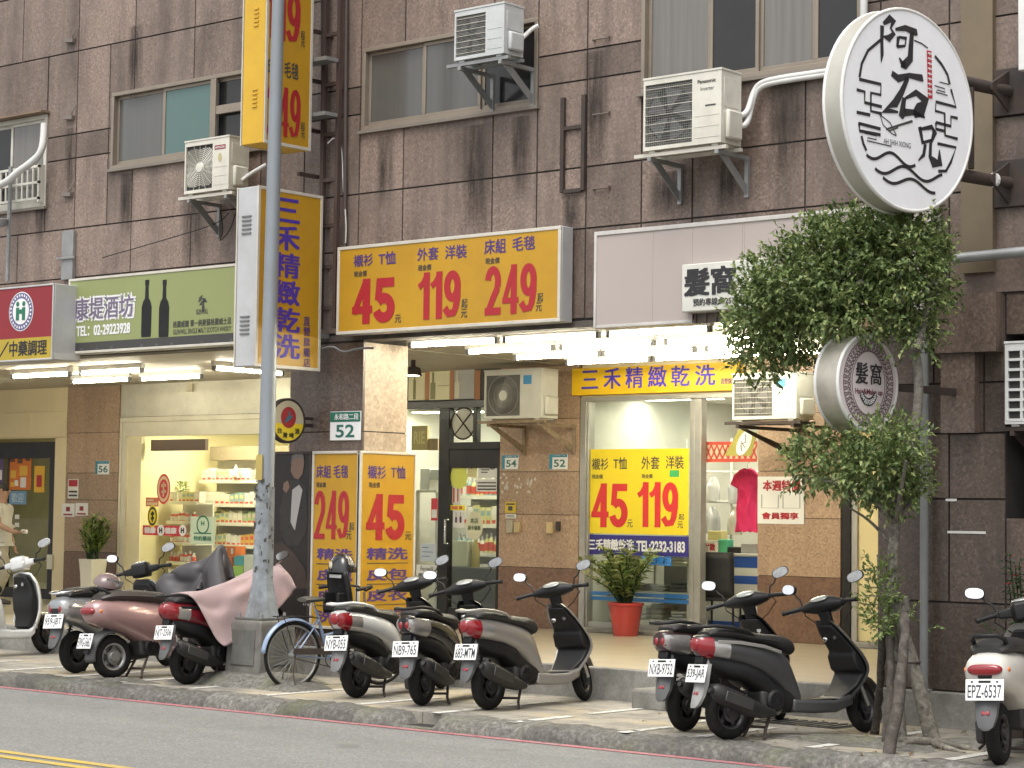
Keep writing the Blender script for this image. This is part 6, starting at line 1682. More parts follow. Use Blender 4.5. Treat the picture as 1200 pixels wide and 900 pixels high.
# ------------------------------------------------------------------ plants
LEAFV = []
def leafmat(name, dark, mid, light, yellow=None):
    m, nt, bs = M_new(name)
    g = N(nt, 'ShaderNodeNewGeometry')
    stops = [(0, dark), (.45, mid), (.85, light)] + ([(1, yellow)] if yellow else [])
    c = ramp(nt, g.outputs['Random Per Island'], stops)
    nt.links.new(c, bs.inputs['Base Color']); bs.inputs['Roughness'].default_value = .42
    tr = N(nt, 'ShaderNodeBsdfTranslucent'); nt.links.new(c, tr.inputs[0])
    mx = N(nt, 'ShaderNodeMixShader'); mx.inputs[0].default_value = .32
    out = nt.nodes['Material Output']
    nt.links.new(bs.outputs[0], mx.inputs[1]); nt.links.new(tr.outputs[0], mx.inputs[2]); nt.links.new(mx.outputs[0], out.inputs[0])
    return m
LEAF = leafmat('tree leaf', (.055, .095, .03), (.16, .225, .075), (.26, .33, .12), (.40, .43, .17))
LEAFN = leafmat('young leaf', (.06, .11, .025), (.13, .19, .05), (.20, .26, .08))
LEAFZ = leafmat('glossy plant leaf', (.07, .13, .03), (.19, .27, .07), (.34, .40, .15), (.50, .52, .26))
LEAFD = leafmat('dark plant leaf', (.012, .03, .012), (.025, .06, .02), (.05, .09, .03))
BARK = granite('mottled bark', (.16, .145, .12), (.33, .31, .26), (.045, .04, .033), .85, 34, .4, (.04, .036, .03))
STAKE = granite('weathered stake wood', (.06, .05, .042), (.15, .135, .115), (.018, .015, .013), .9, 22, .5, (.03, .026, .022))
def leaf(mb, p, d, n, L, w):
    """one bent leaf of four faces' worth: base p, direction d, normal n"""
    d = d.normalized(); s = d.cross(n)
    if s.length < 1e-4: s = d.cross(Vector((.3, .5, .8)))
    s.normalize(); nn = s.cross(d)
    tip = p + d * L - nn * (L * .18); mid = p + d * (L * .5) + nn * (L * .06)
    mb.add([p, mid + s * (w / 2) + nn * w * .12, tip, mid - s * (w / 2) + nn * w * .12, mid], [(0, 4, 1), (4, 2, 1), (0, 3, 4), (4, 3, 2)])
def foliage(mb, rnd_, clumps, n, L, w, shell=.55, up=.25):
    """leaf sprays spread through ellipsoid clumps (c, r): short twigs carrying leaves"""
    vol = [c[1][0] * c[1][1] * c[1][2] * (c[2] if len(c) > 2 else 1) for c in clumps]; tot = sum(vol)
    for (cl, v) in zip(clumps, vol):
        c, r = Vector(cl[0]), cl[1]
        k = int(n * v / tot / 7)
        for _ in range(k):
            while True:
                q = Vector((rnd_.uniform(-1, 1), rnd_.uniform(-1, 1), rnd_.uniform(-1, 1)))
                l = q.length
                if l <= 1 and (l > shell or rnd_.random() < .25): break
            tw = c + Vector((q.x * r[0], q.y * r[1], q.z * r[2]))
            od = (Vector((q.x / r[0], q.y / r[1], q.z / r[2])).normalized() + Vector((rnd_.gauss(0, .45), rnd_.gauss(0, .45), rnd_.gauss(0, .4) + up))).normalized()
            for i in range(7):
                d = (od + Vector((rnd_.gauss(0, .6), rnd_.gauss(0, .6), rnd_.gauss(0, .6)))).normalized()
                nrm = (Vector((0, 0, 1)) * .8 + od * .3 + Vector((rnd_.gauss(0, .4), rnd_.gauss(0, .4), rnd_.gauss(0, .3)))).normalized()
                leaf(mb, tw + od * (i * L * .38), d, nrm, L * rnd_.uniform(.7, 1.2), w * rnd_.uniform(.8, 1.2))
def twig(mb, pts, r0, r1, n=7):
    P = [Vector(p) for p in pts]
    for _ in range(2):
        Q = [P[0]]
        for a, b in zip(P[:-1], P[1:]): Q += [a * .75 + b * .25, a * .25 + b * .75]
        Q.append(P[-1]); P = Q
    k = len(P); mb.tube(P, [r0 + (r1 - r0) * i / (k - 1) for i in range(k)], n)

# ---- street tree with stakes
TY = 14.95
def tp(x, y, dy=0.0): return F(x, y, TY + dy)
tb = G(1052, 866, SWZ)
tree = thing('street_tree', 'leafy street tree with a thin leaning trunk in front of the dark corner wall', 'tree', (tp(1048, 850).x, TY, SWZ))
mb = MB()
twig(mb, [tp(1056, 868), tp(1050, 800), tp(1046, 730), tp(1046, 660), tp(1049, 610), tp(1064, 545), tp(1078, 470), tp(1074, 410, .05), tp(1052, 350, .25)], .052, .034, 10)
twig(mb, [tp(1098, 884, .12), tp(1088, 850, .1), tp(1078, 808, .06), tp(1066, 765, .03), tp(1056, 735), tp(1050, 705)], .072, .042, 10)
twig(mb, [tp(1074, 410, -.05), tp(1085, 370, .1), tp(1092, 320, .25)], .04, .015); twig(mb, [tp(1060, 370, .1), tp(1010, 330, .2), tp(960, 310, .2), tp(915, 320, .1)], .03, .01)
twig(mb, [tp(1055, 355, -.1), tp(1030, 300, .2), tp(1000, 270, .3)], .035, .012); twig(mb, [tp(1010, 330, -.3), tp(960, 360, -.2), tp(905, 400, -.1)], .025, .008)
twig(mb, [tp(1049, 615), tp(1025, 585, -.2), tp(980, 565, -.3), tp(940, 560, -.3)], .03, .008); twig(mb, [tp(1049, 615), tp(1055, 580, -.2), tp(1062, 540, -.35)], .028, .01); twig(mb, [tp(1049, 612), tp(1070, 585, .1), tp(1085, 560, .1)], .02, .008)
twig(mb, [tp(1046, 640), tp(1020, 610, -.1), tp(995, 595, 0)], .018, .006); twig(mb, [tp(1047, 715), tp(1032, 680, -.05), tp(1028, 650, -.1)], .015, .006)
mb.build('trunk', BARK, tree, smooth=60)
def pxr(w): return w / 2500 * 18.9
rt = random.Random(21)
def clump(x, y, dy, rx, ry, rz, wt=1): c = tp(x, y, dy); return ((c.x, c.y, c.z), (pxr(rx) * .95, ry * .9, pxr(rz) * .92), wt)
cl = [clump(985, 318, 0, 55, .55, 52), clump(1040, 300, .1, 55, .5, 48), clump(1066, 318, .1, 40, .45, 48), clump(930, 335, -.1, 52, .5, 45), clump(905, 372, -.1, 45, .45, 40),
      clump(940, 385, 0, 50, .45, 34), clump(893, 408, -.1, 30, .32, 28), clump(1000, 368, -.1, 60, .5, 28), clump(1062, 362, .1, 36, .4, 30), clump(1010, 270, .1, 45, .4, 22), clump(1060, 272, .15, 40, .4, 22), clump(960, 290, .05, 40, .4, 25),
      clump(886, 350, -.1, 18, .3, 26), clump(1090, 335, .1, 16, .3, 28), clump(875, 420, -.1, 14, .2, 18, 1.3), clump(905, 430, -.1, 20, .22, 16, 1.2), clump(1074, 398, .05, 15, .25, 20, 1.2)]
mb = MB(); foliage(mb, rt, cl, 25000, .060, .028, .5); mb.build('crown', LEAF, tree)
cl = [clump(962, 540, -.2, 36, .34, 25), clump(1030, 548, -.15, 36, .36, 30), clump(1000, 556, -.3, 34, .32, 20), clump(1056, 535, 0, 20, .28, 26), clump(1050, 576, 0, 24, .28, 22), clump(1040, 514, -.3, 38, .26, 15), clump(944, 556, -.2, 16, .2, 14), clump(1073, 566, .05, 9, .16, 18)]
mb = MB(); foliage(mb, rt, cl, 5200, .062, .028, .35); mb.build('lower_crown', LEAF, tree)
cl = [clump(1030, 696, -.12, 11, .12, 26), clump(1034, 728, -.12, 13, .12, 20), clump(1064, 718, -.08, 7, .08, 14, .6), clump(1030, 668, -.1, 8, .1, 10, .6), clump(1086, 735, 0, 4, .04, 5)]
mb = MB(); foliage(mb, rt, cl, 700, .055, .024, .2, .7); mb.build('sucker_leaves', LEAFN, tree)
for k, (a, b, r, lab) in enumerate((((1024, 860), (1036, 742), .036, 'leftmost weathered stake leaning against the street tree'), ((1036, 874), (1046, 730), .036, 'middle weathered stake leaning against the street tree'), ((1042, 886), (1064, 700), .047, 'tallest front stake leaning against the street tree'))):
    p0 = G(a[0], a[1], SWZ); p1 = F(b[0], b[1], TY - .12 + .04 * k)
    mb = MB(); mb.tube([(p0 - Vector((0, 0, .03))).lerp(p1, q / 13) + Vector((rt.gauss(0, .006) + .02 * math.sin(q * .3), rt.gauss(0, .006), 0)) for q in range(14)], [r * rt.uniform(.84, 1.1) * (1 - .012 * q) for q in range(13)] + [r * .5], 11)
    tag(mb.build('tree_stake', STAKE, None, smooth=60), lab, 'stake')
mb = MB(); c = tp(1054, 704); mb.torus((c.x, c.y, c.z), .08, .012, 'z', 20, 6); c2 = tp(1060, 776); mb.torus((c2.x, c2.y + .02, c2.z), .11, .010, 'z', 20, 6)
tag(mb.build('binding_wire', IRON, tree, smooth=60), None)
mb = MB()
for k in range(7):
    a = R(rnd.uniform(120, 330)); L = rnd.uniform(.3, .8); c = Vector((tp(1090, 875).x, TY + .1, SWZ + .02))
    twig(mb, [c, c + Vector((math.cos(a) * L * .5, math.sin(a) * L * .35, .01)), c + Vector((math.cos(a + .3) * L, math.sin(a + .3) * L * .6, -.02))], .045, .012, 7)
mb.build('root', BARK, tree, smooth=60)
def pot_round(name, label, c, r0, r1, h, m, cat='plant'):
    t = thing(name, label, cat, c)
    mb = MB(); mb.lathe([(r0, 0), (r1 * .98, h * .9), (r1 * 1.06, h * .92), (r1 * 1.06, h), (r1 * .93, h), (r1 * .9, h - .05), (0, h - .05)], 28); mb.build('pot', m, t, smooth=35, local=True)
    return t
p = G(733, 745, FL)
pt = pot_round('potted_plant', 'glossy green plant in a red pot in front of the dry cleaner window', (p.x, p.y, FL), .15, .21, .40, paint('red glazed pot', (.42, .035, .03), .22, .2, coat=.5, dirt_col=(.3, .12, .08)))
mb = MB(); mbl = MB(); r5 = random.Random(9)
for k in range(28):
    a = r5.uniform(0, 6.28); sp = r5.uniform(.05, .62); H = r5.uniform(.46, .82) * (1 - .5 * sp)
    pts = [Vector((.05 * math.cos(a), .05 * math.sin(a), .34)), Vector((sp * .45 * math.cos(a), sp * .45 * math.sin(a), .36 + H * .6)), Vector((sp * math.cos(a), sp * math.sin(a), .36 + H))]
    mb.tube(pts, [.012, .009, .005], 6)
    for i in range(11):
        f = .25 + .75 * i / 10; q = pts[0].lerp(pts[1], min(f * 2, 1)) if f < .5 else pts[1].lerp(pts[2], (f - .5) * 2)
        for s in (-1, 1):
            d = Vector((math.cos(a + s * 1.3), math.sin(a + s * 1.3), .5 + r5.uniform(-.3, .3))); leaf(mbl, q, d, Vector((0, 0, 1)) + Vector((r5.gauss(0, .3), r5.gauss(0, .3), 0)), r5.uniform(.11, .17), .065)
mb.build('stem', LEAFD, pt, smooth=60, local=True); mbl.build('foliage', LEAFZ, pt, local=True)
p = F(108, 697, 20.75)
pt = thing('potted_plant', 'bushy long leaved plant in a tall square white pot on the leftmost pillar', 'plant', (p.x, 20.75, FL))
def sq(w, z):
    w *= .56
    return [(-w, -w, z), (w, -w, z), (w, w, z), (-w, w, z)]
hp = F(108, 655, 20.75).z - FL
mb = MB(); mb.loft([sq(.21, 0), sq(.215, .02), sq(.245, hp * .7), sq(.275, hp - .02), sq(.285, hp), sq(.25, hp), sq(.25, hp - .06)]); mb.build('pot', paint('white tall pot', (.72, .70, .60), .4, .12), pt, bevel=.012, local=True)
mb = MB(); mbl = MB()
for k in range(26):
    a = r5.uniform(0, 6.28); sp = r5.uniform(.03, .30); H = r5.uniform(.35, .68) * (1 - .3 * sp)
    b = Vector((.08 * math.cos(a * 3), .08 * math.sin(a * 3), hp - .05)); e = Vector((sp * math.cos(a), sp * math.sin(a), hp + H))
    mb.tube([b, b.lerp(e, .5) + Vector((0, 0, .03)), e], [.01, .008, .005], 5)
    for i in range(14):
        q = b.lerp(e, .3 + .7 * i / 13); a2 = r5.uniform(0, 6.28); leaf(mbl, q, Vector((math.cos(a2), math.sin(a2), .9)), Vector((math.cos(a2), math.sin(a2), -.5)) * -1, r5.uniform(.15, .23), .048)
mb.build('stem', LEAFD, pt, smooth=60, local=True); mbl.build('foliage', LEAFZ, pt, local=True)
p = F(1195, 700, 15.75)
pt = pot_round('potted_plant', 'dark shrub with small red flowers behind the white scooter at the right edge', (p.x + .05, 15.75, SWZ), .16, .22, .38, paint('dark pot', (.05, .035, .03), .5, .2))
mb = MB(); mbl = MB(); mbf = MB()
for k in range(22):
    a = r5.uniform(0, 6.28); sp = r5.uniform(.05, .33); H = r5.uniform(.5, 1.15)
    b = Vector((0, 0, .34)); e = Vector((sp * math.cos(a), sp * math.sin(a), .34 + H)); mb.tube([b, b.lerp(e, .5) + Vector((0, 0, .05)), e], [.012, .008, .004], 5)
    for i in range(18):
        q = b.lerp(e, .2 + .8 * i / 17); a2 = r5.uniform(0, 6.28); leaf(mbl, q, Vector((math.cos(a2), math.sin(a2), .2)), Vector((0, 0, 1)), r5.uniform(.09, .15), .05)
    if k % 2 == 0:
        for j in range(5): leaf(mbf, e + Vector((0, 0, -.05 * (k % 3))), Vector((math.cos(j * 1.26), math.sin(j * 1.26), .4)), Vector((0, 0, 1)), .05, .04)
mb.build('stem', LEAFD, pt, smooth=60, local=True); mbl.build('foliage', LEAFD, pt, local=True); mbf.build('flower', paint('red petals', (.45, .05, .04), .5, .1), pt, local=True)

mb = MB()
for k in range(90):
    x_ = -8.8 + rt.gauss(0, 1.1); y_ = rt.uniform(13.95, 16.1); a = rt.uniform(0, 6.28)
    leaf(mb, Vector((x_, y_, SWZ + .012)), Vector((math.cos(a), math.sin(a), .05)), Vector((0, 0, 1)), rt.uniform(.05, .08), .03)
tag(mb.build('fallen_leaves', leafmat('dry leaf', (.10, .06, .02), (.17, .11, .04), (.20, .17, .06))), 'dry fallen leaves scattered on the pavement round the street tree', 'leaves', kind='stuff')
# grey pole on the arcade step
pb = F(1078, 806, 16.2)
t = thing('sign_pole', 'slim grey steel pole standing on the arcade step beside the street tree', 'pole', (pb.x, 16.27, FL))
mb = MB(); mb.tube([(0, 0, .006), (.0, 0, 3.5)], .037, 14); mb.build('shaft', paint('grey pole paint', (.22, .23, .23), .5, .35), t, smooth=50, local=True)
mb = MB(); mb.lathe([(.037, 2.9), (.043, 2.9), (.043, 2.94), (.037, 2.94)], 14); mb.box(-.03, .03, .037, .085, 2.9, 2.94); mb.lathe([(.038, .0), (.07, .0), (.07, .012), (.038, .012)], 14, (0, 0, .005)); mb.build('clamp', STEEL, t, local=True)

# ------------------------------------------------------------------ street lamp post
pc = Vector((-16.06, 15.06, SWZ + .10))
lp = thing('street_lamp', 'tall tapering grey lamp post on a concrete footing between the parked scooters and bicycle', 'lamp post', pc)
POSTM = granite('weathered galvanised post', (.23, .26, .285), (.33, .36, .38), (.11, .12, .13), .5, 14, .7, (.085, .08, .075))
ty = F(322, 0, pc.y); lx = (ty.x - F(304, 690, pc.y).x) / (ty.z - .9)
mb = MB()
def oc(r, z, dx=0): return [(dx + r * math.cos(math.pi / 8 + k * math.pi / 4), r * math.sin(math.pi / 8 + k * math.pi / 4), z) for k in range(8)]
mb.loft([oc(.185, .575), oc(.14, .80), oc(.112, .95), oc(.100, 1.9, lx * 1.9)]); mb.build('lower_post', POSTM, lp, smooth=25, local=True)
mb = MB(); mb.tube([(lx * z_, 0, z_) for z_ in (1.86, 1.90, 4.8, 9.6)], [.090, .086, .073, .052], 20); mb.build('upper_post', paint('galvanised post', (.25, .28, .31), .45, .4, metal=.2, dirt_col=(.2, .2, .19)), lp, smooth=60, local=True)
mb = MB(); mb.tube([(lx * 9.58, 0, 9.58), (lx * 9.6, -.3, 9.9), (lx * 9.6, -1.2, 10.1)], .035, 10); mb.obox((lx * 9.6, -1.5, 10.1), (.25, .7, .12)); mb.build('lamp_arm', STEEL, lp, smooth=50, local=True)
mb = MB(); mb.loft([[(a * .265, b * .265, 0) for a, b in ((-1, -1), (1, -1), (1, 1), (-1, 1))], [(a * .24, b * .24, .50) for a, b in ((-1, -1), (1, -1), (1, 1), (-1, 1))], [(a * .215, b * .215, .55) for a, b in ((-1, -1), (1, -1), (1, 1), (-1, 1))]])
mb.build('footing', concrete('footing concrete', (.19, .185, .165), (.075, .07, .062), 3), lp, bevel=.02, local=True)
mb = MB()
for s in (-1, 1): mb.obox((s * .258, 0, .28), (.008, .34, .36), 0, s * -.05, 0); mb.obox((0, s * .258, .28), (.34, .008, .36), s * .05, 0, 0)
mb.box(-.195, .195, -.195, .195, .551, .575); mb.build('access_plate', concrete('worn plate', (.15, .147, .135), (.075, .075, .068), 3), lp, bevel=.006, local=True)
mb = MB(); 
for sx in (-1, 1):
    for sy in (-1, 1): mb.lathe([(.016, .576), (.016, .62), (0, .625)], 8, (sx * .16, sy * .16, 0))
mb.build('bolt', STEEL, lp, local=True)
mb = MB(); rp = random.Random(4)
for k in range(46):
    z = .95 + rp.random() ** .8 * 1.0; a = rp.uniform(-2.4, .6); r = .107
    w, h = rp.uniform(.01, .045), rp.uniform(.01, .06)
    mb.add([(.005 + r * math.cos(a) , r * math.sin(a), z), (.005 + r * math.cos(a + w / r), r * math.sin(a + w / r), z + rp.uniform(-.01, .01)), (.005 + r * math.cos(a + w / r), r * math.sin(a + w / r), z + h), (.005 + r * math.cos(a), r * math.sin(a), z + h * rp.uniform(.5, 1.2))], [(0, 1, 2, 3)])
o = mb.build('paper_remains', paint('torn tape', (.06, .055, .05), .8, .3), lp, local=True); o['kind'] = 'stuff'
mb = MB(); mb.obox((lx * 2.1, -.098, 2.1), (.09, .012, .26)); mb.build('notice_strip', paint('faded yellow strip', (.45, .35, .1), .6, .3), lp, local=True)

# ------------------------------------------------------------------ posters and goods of the wine shop and the left shop
Yd = YS + .043
slab('fascia_picture', 'cream picture of a bottle and a box on the wine shop fascia, leftmost', 'picture', YS + .02, 479, 498, 437, 469, paint('cream picture', (.72, .68, .40), .4, .1), .008, barmarks([(.30, .45, .03, .75), (.34, .41, .75, .98)], paint('olive bottle print', (.20, .19, .04), .4, .1)))
slab('fascia_picture', 'cream picture of a dark bottle on the wine shop fascia, second from left', 'picture', YS + .02, 503.5, 527, 435, 468.5, paint('cream picture', (.72, .68, .40), .4, .1), .008, barmarks([(.06, .3, .03, .6), (.13, .23, .6, .97), (.4, .98, .48, .5)], paint('olive bottle print', (.20, .19, .04), .4, .1)))
slab('fascia_picture', 'ornate grey label picture on the wine shop fascia beside the air conditioner', 'picture', YS + .02, 532.5, 556, 433.5, 467.5, paint('grey picture', (.42, .42, .38), .4, .2), .008, barmarks([(.04, .28, .03, .6), (.1, .2, .6, .97)], paint('pale print', (.62, .58, .42), .4, .1)))
for a, b, w in ((498.5, 503, 'left'), (527.5, 532, 'middle'), (556.5, 563, 'right')):
    slabT('fascia_strip', 'orange wood strip between wine shop fascia pictures, %s one' % w, 'strip', YS + .021, a, b, 434, 468.5, paint('orange strip', (.45, .18, .05), .5, .2), .006)
slab('shop_sticker_sign', 'framed cream sign with gold letters inside the wine shop window', 'sign', YS + .3, 482.5, 501, 499, 527.5, paint('old gold board', (.52, .40, .16), .5, .2), .03, lettering([('RIE', .15, .85, .25, .78, .03)], paint('gold letters', (.75, .62, .25), .4, .1)))
slabT('cardboard_box', 'small brown cardboard box beside the gold lettered sign', 'box', YS + .32, 501.5, 513, 514, 527.5, paint('cardboard', (.40, .27, .13), .7, .2), .15)
slab('door_poster', 'tall olive poster with an oval on the wine shop door, left one', 'poster', Yd, 529.5, 547, 532, 570, paint('pale olive film', (.55, .55, .20), .5, .1), .004, lambda t, xa, xb, za, zb, Y: (barmarks([(0, 1, .80, 1)], IRON)(t, xa, xb, za, zb, Y)))
mb = MB(); c = F(538, 559, Yd); disc(mb, frontframe(Yd), c.x, c.z, .15, .16, .004, 24); tag(mb.build('oval_print', paint('lime print', (.66, .70, .12), .5, .1), bpy.data.objects['door_poster']), None)
slab('door_poster', 'pale yellow poster with a small mark on the wine shop door, middle one', 'poster', Yd, 548, 559, 531, 559, paint('pale yellow film', (.60, .55, .25), .5, .1), .004, barmarks([(.4, .55, .35, .5)]))
slab('door_notice', 'white no smoking notice on the wine shop door', 'notice', Yd, 561, 583, 530.5, 560, PAPERW, .004, barmarks([(.1, .9, .82, .9), (.1, .45, .6, .66), (.15, .6, .4, .44), (.15, .6, .3, .34), (.15, .5, .2, .24)]))
mb = MB(); c = F(577.5, 545, Yd); disc(mb, frontframe(Yd), c.x, c.z, .06, .06, .004, 20, r_in=.75); ribbon(mb, frontframe(Yd), [(c.x - .04, c.z + .04), (c.x + .04, c.z - .04)], .014, .004); tag(mb.build('ring_mark', DGREY, bpy.data.objects['door_notice']), None)
slab('door_notice', 'white hours notice with lines of small characters on the wine shop door', 'notice', Yd, 558, 583.5, 561.5, 576, PAPERW, .004, barmarks([(.08, .92, .66, .76), (.08, .92, .38, .5), (.08, .92, .12, .24)]))
slab('door_notice', 'narrow red and white strips pasted on the wine shop door', 'notice', Yd, 530, 540, 570.5, 590, PAPERW, .004, barmarks([(.08, .3, .05, .95), (.6, .75, .1, .9)], paint('faded red print', (.5, .12, .06), .5, .1)))
slab('door_notice', 'yellow strip notice on the wine shop door', 'notice', Yd, 528, 545, 592, 598, YELIN, .004, barmarks([(.1, .5, .2, .8), (.6, .8, .2, .8)], paint('faded red print', (.5, .12, .06), .5, .1)))
slab('door_notice', 'white card with two purple drops on the wine shop door', 'notice', Yd, 531, 544, 598.5, 618.5, PAPERW, .004, barmarks([(.2, .38, .3, .62), (.6, .78, .3, .66), (.27, .3, .62, .9), (.68, .71, .66, .92)], paint('plum print', (.12, .05, .10), .5, .1)))
c = F(556, 616, Yd); t = thing('door_sticker', 'round cream sticker with green characters on the wine shop door', 'sticker', (c.x, Yd, c.z)); mb = MB(); disc(mb, frontframe(Yd), c.x, c.z, .155, .19, .003, 26); mb.build('film', paint('cream film', (.66, .64, .45), .5, .1), t); mb = MB(); text_into(mb, '本店', frontframe(Yd), c.x - .07, c.x + .07, c.z + .03, c.z + .1, .006, .02); text_into(mb, '刷卡優惠', frontframe(Yd), c.x - .11, c.x + .11, c.z - .06, c.z + .0, .006, .02); mb.build('lettering', paint('dark green print', (.08, .13, .05), .5, .1), t)
slab('door_notice', 'white cursive sign low in the wine shop window beside the column', 'notice', Yd, 488, 512.5, 662, 678, PAPERW, .004, lettering([('Fenwill', .2, .8, .55, .9, .0), ('康堤酒坊', .1, .9, .1, .4, .01)], DGREY))
slab('door_notice', 'pale blue printed sheet in the wine shop window beside the column', 'notice', Yd, 493, 511.5, 637, 657.5, paint('pale blue paper', (.50, .56, .62), .6, .1), .004, barmarks([(.1, .5, .75, .8), (.1, .8, .5, .54), (.1, .6, .25, .29)], paint('blue print', (.1, .15, .3), .5, .1)))
slab('door_notice', 'red and white round notices in the wine shop window', 'notice', Yd, 505.5, 513, 584, 610, paint('red film', (.55, .03, .05), .45, .05), .004, barmarks([(.1, .9, .12, .5)], PAPERW))
# wine bottles and boxes on racks inside
t = shelf('dark wine rack inside the wine shop', -20.2, -18.3, 22.6, .4, [.9, 1.3, 1.7, 2.1], 2.5)
for z, nm in ((.9, 'lowest'), (1.3, 'second'), (1.7, 'third'), (2.1, 'top')): stock(-20.2, -18.35, 22.6, z, .3, 'jar' if nm in ('second', 'top') else 'box', [[0, 4, 6], [6, 0, 2], [4, 2, 0], [6, 2]][('lowest', 'second', 'third', 'top').index(nm)], 'the %s board of the wine rack' % nm)
Yq = 21.7
for (x0, x1, y0, y1, m, lab) in ((527, 547, 634, 664, paint('pale carton', (.62, .62, .46), .5, .1), 'pale carton with a crest behind the wine shop door'), (491, 502, 549, 574, PAPERW, 'upper white gift box in the wine shop window'), (503, 513, 550, 562, PAPERW, 'small white gift box beside the taller one in the wine shop window')):
    a, b = F(x0, 650, Yq).x, F(x1, 650, Yq).x; z0, z1 = F(540, y1, Yq).z, F(540, y0, Yq).z
    mb = MB(); mb.box(a, b, Yq, Yq + .2, z0, z1); tag(mb.build('gift_box', m, None, bevel=.004), lab, 'box')
mb = MB(); a = F(527, 664, Yq).x; b = F(580, 664, Yq).x; zt = F(540, 664.5, Yq).z; mb.box(a - .1, b, Yq - .05, Yq + .5, FL, zt); tag(mb.build('display_case', paint('dark display case', (.10, .10, .09), .4, .2), None, bevel=.01), 'dark display case behind the wine shop door', 'cabinet')
bt = F(557, 664, Yq + .1); mb = MB(); mb.lathe([(.055, 0), (.06, .02), (.06, .24), (.025, .33), (.02, .42), (.026, .43), (.026, .46), (0, .46)], 16, (bt.x, Yq + .1, zt + .001)); tag(mb.build('champagne_bottle', paint('pale gold bottle', (.45, .36, .10), .25, .1, coat=.5), None, smooth=40), 'pale gold bottle standing on the dark display case in the wine shop', 'bottle')
mb = MB(); a, b = F(491, 600, Yq).x, F(513, 600, Yq).x; mb.box(a - .3, b, Yq - .03, Yq + .3, F(500, 577, Yq).z, F(500, 574.5, Yq).z); mb.box(a - .3, a - .26, Yq, Yq + .3, FL, F(500, 577, Yq).z); mb.box(b - .04, b, Yq, Yq + .3, FL, F(500, 577, Yq).z); tag(mb.build('glass_shelf', SHELFM, None), 'shelf of gift boxes in the wine shop window beside the column', 'shelf')
# posters on the leftmost black door
slab('door_poster', 'large orange festive poster with dark and yellow blocks on the leftmost black door', 'poster', Yd, 10.5, 37, 528.5, 574, paint('orange poster', (.62, .16, .02), .5, .15), .004,
     lambda t, xa, xb, za, zb, Y: (barmarks([(.06, .28, .72, .95), (.4, .62, .68, .97), (.74, .95, .74, .96)], paint('brown print', (.12, .05, .02), .5, .1))(t, xa, xb, za, zb, Y), barmarks([(.1, .35, .3, .5), (.5, .85, .36, .62), (.12, .3, .08, .2)], paint('golden print', (.72, .42, .05), .5, .1))(t, xa, xb, za, zb, Y), barmarks([(.55, .8, .06, .32), (.3, .45, .1, .25)], PAPERW)(t, xa, xb, za, zb, Y)))
slab('door_poster', 'narrow yellow poster on the leftmost black door', 'poster', Yd, 40.5, 52.5, 546, 577, paint('yellow poster', (.68, .40, .03), .5, .1), .004, barmarks([(.25, .75, .2, .65)], REDINK))
slab('door_poster', 'purple and white poster at the left edge of the leftmost black door', 'poster', Yd, -12, 5, 528, 566, paint('violet poster', (.10, .06, .16), .5, .1), .004, barmarks([(.5, .9, .1, .4), (.4, .7, .6, .8)], PAPERW))
slab('door_poster', 'pale blue lettering sheet under the orange poster', 'poster', Yd, 11, 31, 575.5, 591, paint('blue film', (.16, .30, .46), .5, .1), .003, lettering([('歡迎', .15, .85, .15, .85, .02)], paint('pale blue print', (.4, .52, .62), .5, .1)))
slabT('door_lock', 'pale lock box on the jamb of the leftmost black door', 'lock', YS - .03, 55, 61, 650, 667, paint('pale lock', (.6, .58, .48), .4, .1), .04)
slabT('junction_box', 'small cream junction box on the steel fascia above the pharmacy window', 'box', YS - .02, 218.5, 225, 449.5, 459, paint('cream box', (.6, .55, .38), .5, .2), .04)
c = F(230, 593, 21.85)
t = thing('potted_plant', 'small trailing plant in a cream pot on the short pharmacy shelf', 'plant', (F(213, 578, 22.1).x, 22.1, F(213, 586, 22.1).z + .001))
mb = MB(); mb.lathe([(.05, 0), (.07, .1), (.06, .1), (0, .09)], 16); mb.build('pot', CAPM, t, local=True, smooth=35)
mb = MB()
for k in range(60): a = r5.uniform(0, 6.28); leaf(mb, Vector((.04 * math.cos(a), .04 * math.sin(a), .1 + r5.uniform(0, .15))), Vector((math.cos(a), math.sin(a), r5.uniform(-.3, 1))), Vector((0, 0, 1)), .12, .04)
mb.build('foliage', LEAFZ, t, local=True)
# ------------------------------------------------------------------ motor scooters
def sring(y, z0, z1, hw, flat=.35, n=16, top=1.0):
    """rounded cross-section: wide shoulder in the upper half, tucked in below"""
    zc, h = (z0 + z1) / 2, (z1 - z0) / 2; ring = []
    for k in range(n):
        a = 2 * math.pi * k / n; c, s = math.cos(a), math.sin(a)
        x = hw * math.copysign(abs(c) ** .65, c); z = zc + h * math.copysign(abs(s) ** .75, s)
        if s < 0: x *= 1 - flat * (abs(s) ** 1.2)
        else: x *= 1 - .12 * top * s
        ring.append((x, y, z))
    return ring
def sectloft(mb, st, **kw):
    mb.loft([sring(*s, **kw) for s in st]); return mb
def catmull(st, m=3):
    """denser stations"""
    out = []
    for i in range(len(st) - 1):
        p0, p1, p2, p3 = st[max(i - 1, 0)], st[i], st[i + 1], st[min(i + 2, len(st) - 1)]
        for k in range(m):
            t = k / m
            out.append(tuple(.5 * (2 * b + (c - a) * t + (2 * a - 5 * b + 4 * c - d) * t * t + (3 * b - 3 * c + d - a) * t ** 3) for a, b, c, d in zip(p0, p1, p2, p3)))
    out.append(st[-1]); return out
